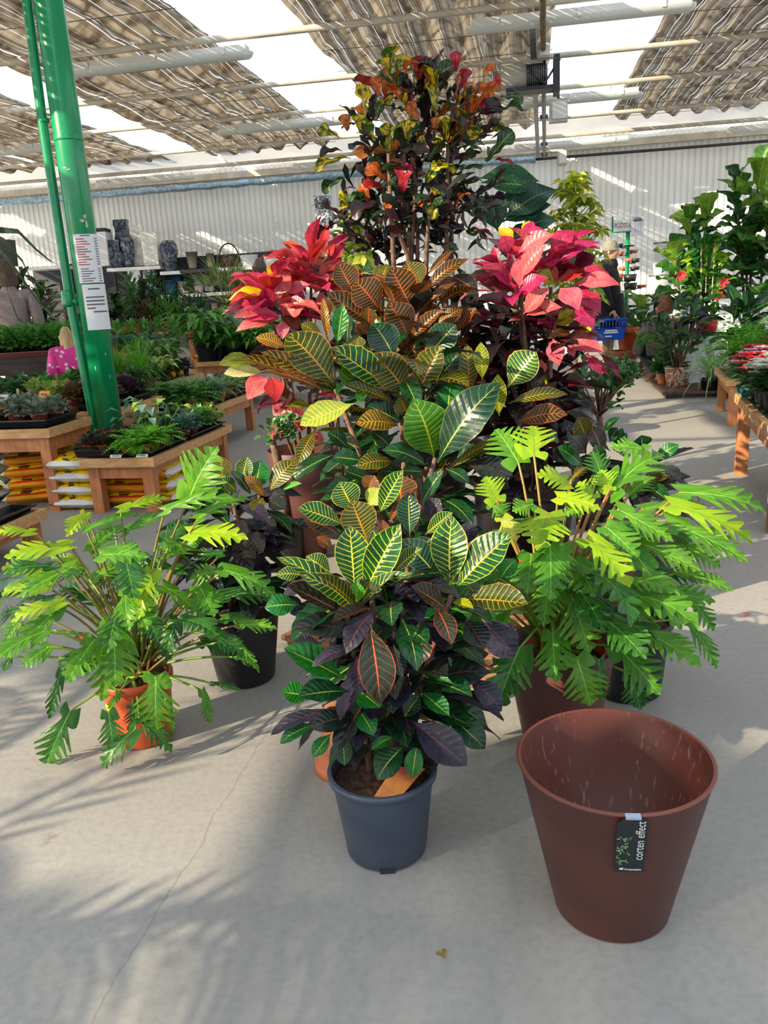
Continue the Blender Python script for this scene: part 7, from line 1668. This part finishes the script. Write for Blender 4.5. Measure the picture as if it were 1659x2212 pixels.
# ---- stacked grey drums behind the rack
M_drum = mat('pale_grey_metal', srgb(206, 206, 204), .35, srgb(180, 182, 184), 4, metal=.2)
for (xa, xb, yt, yb, lb) in ((1411, 1452, 522, 592, 'upper pale grey drum behind the rack'), (1402, 1448, 592, 632, 'middle grey drum behind the rack'), (1396, 1434, 634, 705, 'lower dark rimmed grey drum behind the rack')):
    Yd = 12.2; a, b = Yp(xa, yb, Yd), Yp(xb, yb, Yd); t = Yp((xa + xb) / 2, yt, Yd); rr_ = (b.x - a.x) / 2; r = thing('grey_drum', lb, 'drum', ((a.x + b.x) / 2, Yd, a.z))
    mb = MB(); mb.lathe([(rr_ * .96, 0), (rr_, .02), (rr_, t.z - a.z - .03), (rr_ * .97, t.z - a.z), (.0001, t.z - a.z)], 28, ((a.x + b.x) / 2, Yd, a.z)); mb.build('barrel', M_drum, r)
    mb = MB(); mb.lathe([(rr_ * 1.02, 0), (rr_ * 1.05, .012), (rr_ * 1.02, .024)], 28, ((a.x + b.x) / 2, Yd, t.z - .03), close=True); mb.build('hoop', M_shelfb if 'dark' in lb else M_steel, r)
    zb_ = a.z
r = thing('drum_stand', 'dark block carrying the stack of grey drums', 'stand', (a.x + rr_, Yd, 0)); mb = MB(); mb.box((a.x + rr_, Yd, zb_ / 2), (.4, .4, zb_)); mb.build('block', M_shelfb, r); mb = MB(); mb.box((a.x + rr_, Yd, .01), (.46, .46, .02)); mb.build('foot', M_shelfd, r)

# ---- man with the blue basket
M_coat = mat('black_coat', srgb(26, 26, 30), .85, srgb(18, 18, 22), 40, bump=.2); M_khaki = mat('khaki_trousers', srgb(150, 128, 96), .8); M_bean = mat('grey_knit_beanie', srgb(150, 146, 130), .9, srgb(120, 116, 104), 70, bump=.5)
q = Yp(1318, 600, 10.3); hm = Yp(1325, 514, 10.3).z - .02
man, jv = standing('person', 'man in a black coat and grey beanie looking down, carrying the blue basket', (q.x - .02, 10.3, 0), hm, (.85, -.45), M_coat, M_khaki, M_shoe, hair=M_hairb, cap=M_bean, bulk=1.2, headz=-.02, armR=(.12, -.27, .49 * hm))
sc_ = MB(); hc = V3(q.x - .02, 10.3, .83 * hm); sc_.lathe([(.1, -.06), (.115, -.02), (.1, .03), (.085, .05)], 18, hc, close=True); sc_.build('collar', M_coat, man)
# coat skirt over the hips
cs = MB(); cs.lathe([(.2, .36 * hm), (.205, .42 * hm), (.2, .5 * hm), (.185, .6 * hm)], 20, (q.x - .02, 10.3, 0), close=True); cs.build('coat_skirt', M_coat, man)
M_blue = mat('blue_basket_plastic', srgb(24, 84, 206), .35)
bl, br = Yp(1281, 728, 9.95), Yp(1345, 722, 9.95); bt = Yp(1312, 690, 9.95).z; bb = Yp(1312, 734, 9.95).z; cxb = (bl.x + br.x) / 2; hwid = (br.x - bl.x) / 2
bk = thing('shopping_basket', 'bright blue plastic shopping basket hanging from the man\'s hand', 'basket', (cxb, 9.95, bb))
def bq(t_, u_, z, k): return V3(cxb + hwid * (.86 + .14 * k) * t_, 9.95 + .14 * (.86 + .14 * k) * u_, z)
for (A, B) in (((-1, -1), (1, -1)), ((1, -1), (1, 1)), ((1, 1), (-1, 1)), ((-1, 1), (-1, -1))):
    mb = MB(); mb.add([bq(*A, bb, 0), bq(*B, bb, 0), bq(*B, bb + (bt - bb) * .55, .55), bq(*A, bb + (bt - bb) * .55, .55)], [(0, 1, 2, 3)])
    mb.build('side', M_blue, bk)
    nb = 9
    for k in range(nb + 1):
        f = k / nb; t0 = A[0] + (B[0] - A[0]) * f; u0 = A[1] + (B[1] - A[1]) * f
        mb = MB(); mb.tube([bq(t0, u0, bb + (bt - bb) * .5, .5), bq(t0, u0, bt, 1)], .006, n=4); mb.build('bar', M_blue, bk)
mb = MB(); mb.tube([bq(-1, -1, bt, 1.1), bq(1, -1, bt, 1.1), bq(1, 1, bt, 1.1), bq(-1, 1, bt, 1.1), bq(-1, -1, bt, 1.1)], .013, n=6); mb.build('rim', M_blue, bk)
mb = MB(); mb.add([bq(-1, -1, bb + .002, 0), bq(1, -1, bb + .002, 0), bq(1, 1, bb + .002, 0), bq(-1, 1, bb + .002, 0)], [(0, 1, 2, 3)]); mb.build('bottom', M_blue, bk)
hp = V3(*(jv['wrR'] + world_loc(man))) + V3(0.0, 0, -.07)
for u_ in (-1, 1):
    mb = MB(); mb.tube([bq(-.35, u_, bt, 1), hp + V3(-.04, 0, 0), hp + V3(.04, 0, 0), bq(.35, u_, bt, 1)], .009, n=6); mb.build('handle', M_dark, bk)
for k, (w_, zf) in enumerate(((.5, .48), (.6, .38), (.28, .2))):
    mb = MB(); z = bb + (bt - bb) * zf; mb.box((cxb + (.0 if k < 2 else -.03), 9.95 - .14 * (.86 + .14 * zf) - .004, z), (hwid * 2 * w_ * .8, .003, .016)); mb.build('print_line', M_white, bk)

# ---- crouching shopper with the fur hood
q = Yp(1436, 700, 8.95); hz = Yp(1438, 640, 8.95).z
r = thing('person', 'person with reddish hair and a fur-trimmed olive hood crouching with the back turned', 'person', (q.x, 8.95, 0))
zs = hz - .30
v = {'pelvis': V3(-.02, -.08, .42), 'waist': V3(0, -.05, .56), 'chest': V3(.0, .0, zs - .08), 'neck': V3(.01, .04, zs + .05), 'skull': V3(.015, .06, zs + .11)}
e = [('pelvis', 'waist'), ('waist', 'chest'), ('chest', 'neck'), ('neck', 'skull')]; rr = {'pelvis': (.2, .15), 'waist': (.19, .15), 'chest': (.2, .14), 'neck': .07, 'skull': .05}
for s_, nm in ((-1, 'L'), (1, 'R')):
    v.update({'hip' + nm: V3(s_ * .11, .0, .38), 'knee' + nm: V3(s_ * .14, .33, .42), 'ank' + nm: V3(s_ * .11, .02, .08), 'toe' + nm: V3(s_ * .12, .18, .035), 'sh' + nm: V3(s_ * .2, .03, zs - .04), 'el' + nm: V3(s_ * .25, .14, zs - .28), 'wr' + nm: V3(s_ * .14, .36, zs - .3)})
    rr.update({'hip' + nm: .11, 'knee' + nm: .075, 'ank' + nm: .05, 'toe' + nm: (.05, .032), 'sh' + nm: .085, 'el' + nm: .065, 'wr' + nm: .04})
    e += [('pelvis', 'hip' + nm), ('hip' + nm, 'knee' + nm), ('knee' + nm, 'ank' + nm), ('ank' + nm, 'toe' + nm), ('chest', 'sh' + nm), ('sh' + nm, 'el' + nm), ('el' + nm, 'wr' + nm)]
M_olive = mat('olive_parka', srgb(96, 98, 84), .8, srgb(78, 80, 70), 30, bump=.3)
b = skin_body('body', {'v': v, 'e': e}, rr, [M_olive, M_jean, mat('brown_boots', srgb(110, 78, 54), .6)], r)
paint(b, lambda c: 0 if c.z > .33 and c.y < .25 else (2 if c.z < .12 else 1))
for nm, s_ in (('L', -1), ('R', 1)): hand(r, world_loc(r) + v['wr' + nm], v['wr' + nm] - v['el' + nm], V3(s_, 0, 0))
hc = world_loc(r) + V3(.015, .07, hz - .12)
head(r, hc, (.1, 1), s=1.0, hair=mat('auburn_hair', srgb(150, 92, 54), .6, srgb(110, 64, 38), 40), hair_long=.04)
mb = MB(); rg = random.Random(8)
for k in range(420):
    a_ = rg.uniform(0, 6.283); p = hc + V3(.13 * math.cos(a_), -.02 + .1 * math.sin(a_), -.13 + rg.uniform(-.03, .03)); d = V3(math.cos(a_), math.sin(a_), rg.uniform(-.5, .7)); leaf5(mb, p, d, (0, 0, 1), .05, .008, .4)
stuff(mb.build('fur_trim', folmat('fur', srgb(206, 170, 126), srgb(160, 116, 78)), r))
mb = ellip(hc + V3(0, -.07, -.2), (.14, .08, .09)); mb.build('hood', M_olive, r)

# ================================================================== PLANTS BEHIND THE GROUP
# variegated scheffleras
def whorl_mesh(m):
    mb = MB(); rg = random.Random(2)
    for j in range(8):
        a_ = 6.283 * j / 8; leaf5(mb, (0, 0, 0), V3(math.cos(a_), math.sin(a_), -.25), (0, 0, 1), 1.0, .38, .3)
    return mb.mesh('leaf', m)
WM = whorl_mesh(FM['schef'])
def schefflera(base, h, rad, label, n, seed, zlow=.25, Yc=None):
    r = thing('schefflera', label, 'plant', base); rg = random.Random(seed); base = Vector(base); add_pot(r, base, .16, .12, .3, M_black, n=24)
    mb = MB(); mb.tube([base + V3(0, 0, .25), base + V3(.03, 0, h * .5), base + V3(0, 0, h * .97)], .02, .008, n=6); mb.build('stem', M_bark, r)
    for i in range(n):
        f = (i + .5) / n; z = h * (zlow + (1 - zlow) * f); a_ = 2.4 * i; rr_ = rad * (1 - .75 * f ** 3) * rg.uniform(.5, 1.1)
        p = base + V3(rr_ * math.cos(a_), rr_ * math.sin(a_), z + rg.uniform(-.04, .04)); l = rg.uniform(.085, .13)
        mb = MB(); mb.tube([base + V3(0, 0, z - .1), p], .004, n=3, caps=False); mb.build('petiole', M_petg, r)
        o = bpy.data.objects.new('leaf', WM); COL.objects.link(o); o.parent = r; o.location = p - base; o.scale = (l, l, l); o.rotation_euler = (rg.uniform(-.2, .7) , rg.uniform(-.4, .4), rg.uniform(0, 6))
    return r
q = Yp(1240, 560, 6.0); schefflera((q.x, 6.0, 0), Yp(1235, 372, 6.0).z, .2, 'tall yellow-green variegated schefflera against the wall, right of the curly croton', 80, 41, .45)
q = Yp(772, 560, 5.6); schefflera((q.x, 5.6, 0), Yp(775, 470, 5.6).z, .18, 'yellow-green schefflera half hidden left of the curly croton', 60, 42, .4)
# large banana-like leaves
LM['ban'] = leafmat('big_green_leaf', srgb(40, 96, 52), srgb(30, 76, 46), srgb(70, 124, 70), srgb(120, 160, 90), None, 16, .08, slant=1.0, trans=.3, speck=srgb(196, 204, 80))
LM['ban2'] = leafmat('big_dark_leaf', srgb(34, 78, 56), srgb(26, 60, 46), srgb(60, 104, 76), srgb(90, 130, 90), None, 16, .08, slant=1.0, trans=.25)
q = V3(Yp(1105, 560, 4.5).x, 4.5, 0); r = thing('dieffenbachia', 'plant with very large dark green paddle leaves right of the curly croton', 'plant', q); add_pot(r, q, .17, .13, .32, M_black, n=24)
mb = MB(); mb.tube([q + V3(0, 0, .28), q + V3(.02, 0, .8), Yp(1110, 500, 4.5)], .03, .015, n=7); mb.build('stem', M_petg, r)
hero_leaves(r, [(1040, 395, 1170, 405, 50, 'ban', 0, -.05), (1030, 388, 1165, 385, 34, 'ban', .1, .05), (1090, 470, 1200, 405, 56, 'ban2', -.05, -.1), (1085, 480, 1190, 440, 50, 'ban2', -.05, -.1), (1080, 450, 1140, 420, 40, 'ban2', .05, .05), (1120, 500, 1200, 470, 44, 'ban2', 0, -.05), (1075, 500, 1060, 420, 44, 'ban2', .1, .1), (1090, 520, 1160, 500, 40, 'ban2', -.05, -.1), (1060, 470, 1010, 430, 40, 'ban2', .1, .1), (1110, 520, 1195, 520, 40, 'ban2', 0, -.05)], (0, 0), 1.0, 4.5, LM, 'lance', wk=1.3)
# glossy dark plants filling the space below the curly croton
q = V3(-.19, 3.82, 0); r = thing('potted_plant', 'glossy dark green bush at the foot of the tall curly croton', 'plant', q); add_pot(r, q, .16, .12, .3, M_black, n=24)
for k in range(70):
    d = sph(rg, -.3, 1.0); bp = q + V3(rg.uniform(-.06, .55), rg.uniform(-.1, .1), rg.uniform(.6, 1.27)); place_leaf(r, 'croton', rg.choice([LM['cgd'], LM['rk'], LM['md'], LM['cd']]), bp, bp + d * rg.uniform(.1, .16), rg.uniform(.05, .07), nrm=(0, -.5, 1))
for k in range(4): mb = MB(); mb.tube([q + V3(0, 0, .25), q + V3(rnd(-.1, .3), 0, .8), q + V3(rnd(-.1, .4), 0, 1.15)], .012, .006, n=5); mb.build('stem', M_bark, r)
q = V3(.52, 3.50, 0); r = thing('potted_plant', 'blackish purple leaved croton bush between the orange and the crimson croton', 'plant', q); add_pot(r, q, .12, .1, .3, M_black, n=24)
for k in range(150):
    d = sph(rg, -.4, 1.0); bp = q + V3(rg.uniform(-.34, .24), rg.uniform(-.14, .06), rg.uniform(.5, 1.17)); place_leaf(r, 'lance', rg.choice([LM['rk'], LM['rk'], LM['md'], LM['cd'], LM['rd']]), bp, bp + d * rg.uniform(.12, .19), rg.uniform(.055, .08), nrm=(0, -.5, 1))
for k in range(5): mb = MB(); mb.tube([q + V3(0, 0, .25), q + V3(rnd(-.15, .2), 0, .7), q + V3(rnd(-.2, .3), 0, 1.08)], .012, .006, n=5); mb.build('stem', M_bark, r)
# crassulas (jade plants)
LM['jade'] = leafmat('jade_leaf', srgb(70, 118, 50), srgb(50, 96, 44), None, None, srgb(110, 130, 60), 4, .05, trans=.15, rough=.35, bump=0)
def jade(base, cen, rx, rz, n, label, seed, pot=(.12, .09, .2), flowers=True):
    base = Vector(base); r = thing('jade_plant', label, 'plant', base); rg = random.Random(seed); add_pot(r, base, *pot, M_black, n=24); cen = Vector(cen)
    s0 = base + V3(0, 0, pot[2] * .85); fork = V3(cen.x - .02, cen.y, max(s0.z + .03, cen.z - rz * .75))
    mb = MB(); mb.tube([s0, s0.lerp(fork, .5) + V3(.01, 0, 0), fork], .022, .014, n=7); mb.build('trunk', M_bark, r)
    ends = []
    for k in range(n // 9):
        d = sph(rg, -.5, 1.3); q_ = rg.random() ** .35; e_ = cen + V3(d.x * rx * q_, d.y * rx * q_, d.z * rz * q_); ends.append((e_, d))
        mb = MB(); mb.tube([fork, fork.lerp(e_, .5) + V3(rg.uniform(-.02, .02), 0, .02), e_], .006, .003, n=4); mb.build('branch', M_bark, r)
    for i in range(n):
        e_, d = ends[i % len(ends)]; dd = (sph(rg, -.3, 1.4) + d * .4).normalized(); p_ = e_ + dd * .004 + V3(rg.uniform(-.025, .025), rg.uniform(-.025, .025), rg.uniform(-.03, .02)); place_leaf(r, 'oval', LM['jade'], p_, p_ + dd * rg.uniform(.032, .046), rg.uniform(.022, .031), nrm=dd + V3(0, -.5, 1))
    if flowers:
        mb = MB()
        for k in range(160): e_, d = ends[rg.randrange(max(1, len(ends) // 3))]; p_ = e_ + sph(rg, 0, 1.5) * .05; leaf5(mb, p_, sph(rg, -.3, 1.3), (0, 0, 1), .011, .008, .2)
        stuff(mb.build('blossom', FM['white'], r))
    return r
cen = Yp(1305, 845, 3.7); jade((cen.x - .02, 3.7, 0), cen, .17, .15, 290, 'jade plant with small round leaves and white blossom right of the red croton', 51, pot=(.13, .1, .3))
cen = Yp(597, 925, 3.35); jade((cen.x, 3.42, 0), cen, .06, .08, 60, 'small jade plant with white blossom left of the tall rust-brown planter', 52, pot=(.08, .06, .2))
# ---- unseen palm added outside the frame on the left (its fronds throw the streaks of shade on the floor)
q = V3(-3.3, .15, 0); r = thing('potted_palm', 'added feathery palm in a terracotta pot left of the viewer, outside the picture', 'plant', q); add_pot(r, q, .2, .15, .35, M_terra, n=24)
for k in range(4): mb = MB(); mb.tube([q + V3(.05 * k - .08, 0, .3), q + V3(.12 * k - .15, .05, .8)], .02, .012, n=6); mb.build('stem', M_petg, r)
for k in range(16):
    d = sph(rg, .35, 1.25); p_ = q + V3(rg.uniform(-.1, .1), rg.uniform(-.1, .1), .7); dd = d.copy(); s_ = Vector((-d.y, d.x, 0)).normalized(); mb = MB(); pts = [p_.copy()]
    for j in range(22):
        p_ = p_ + dd * .055; dd = (dd + V3(0, 0, -.06)).normalized(); pts.append(p_.copy())
        if j > 5:
            for sg in (-1, 1): strapleaf(mb, p_, s_ * sg + dd * .7, .28 * math.sin(math.pi * (j - 3) / 20), .022, .25, 3)
    mb.tube(pts, .007, .003, n=4); stuff(mb.build('frond', FM['green'], r))
# ---- fallen petals and leaf crumbs on the floor
for i, (x, y, s_, c_, lb) in enumerate(((1450, 1111, .012, 'pink', 'single pink petal fallen on the floor right of the bright philodendron'), (1601, 1021, .013, 'pink', 'pink petal fallen on the floor at the foot of the table leg'), (1612, 1327, .016, 'red', 'dark red leaf scrap lying on the floor at the right'), (955, 2060, .012, 'gold', 'small brown leaf crumb on the floor before the blue-grey pot'), (1580, 905, .03, 'lime', 'little yellow-green leaf scrap on the aisle floor'))):
    p_ = Zp(x, y, .002); mb = MB()
    for k in range(3): leaf5(mb, p_, V3(math.cos(k * 2.1 + i), math.sin(k * 2.1 + i), .15), (0, 0, 1), s_, s_ * .7, .2)
    o = mb.build('fallen_petal', FM[c_]); recenter(o, p_); tag(o, lb, 'petal')

# ================================================================== labels that single each copy out by its place
def _pix(o):
    d = o.location - CAM; z = d.dot(_F); return CX + FPX * d.dot(CR) / z, CY - FPX * d.dot(CU) / z
_ORD = ['first', 'second', 'third', 'fourth', 'fifth', 'sixth', 'seventh', 'eighth', 'ninth', 'tenth', 'eleventh', 'twelfth', 'thirteenth', 'fourteenth', 'fifteenth', 'sixteenth', 'seventeenth', 'eighteenth']
def _lr(i, n):
    if n == 1: return ''
    if i == 0: return 'leftmost'
    if i == n - 1: return 'rightmost'
    if n == 3: return 'middle one'
    return _ORD[i] + ' from left'
_by = {}
for o in [o for o in bpy.data.objects if o.parent is None and 'label' in o and 'group' in o]: _by.setdefault(o['label'], []).append(o)
for lb, os_ in _by.items():
    if len(os_) < 2: continue
    if os_[0]['category'] == 'soil bag':
        os_.sort(key=lambda o: o.location.z); n = len(os_)
        for i, o in enumerate(os_): o['label'] = lb + ', ' + ('lowest' if i == 0 else 'topmost' if i == n - 1 else _ORD[i] + ' from bottom')
        continue
    os_.sort(key=lambda o: o.location.dot(EY)); rows = [[os_[0]]]
    for o in os_[1:]:
        if o.location.dot(EY) - rows[-1][-1].location.dot(EY) > .075 and len(os_) > 4: rows.append([o])
        else: rows[-1].append(o)
    for k, r_ in enumerate(rows):
        r_.sort(key=lambda o: _pix(o)[0])
        rn = '' if len(rows) == 1 else ('front row' if k == 0 else 'back row' if k == len(rows) - 1 else 'middle row' if len(rows) == 3 else _ORD[k] + ' row')
        for i, o in enumerate(r_):
            t = ' '.join(x for x in (rn, _lr(i, len(r_))) if x); o['label'] = lb + (', ' + t if t else '')

for o in bpy.data.objects:
    if o.parent is None and 'label' in o and len(o['label'].split()) > 16: print('LONG', len(o['label'].split()), o['label'])
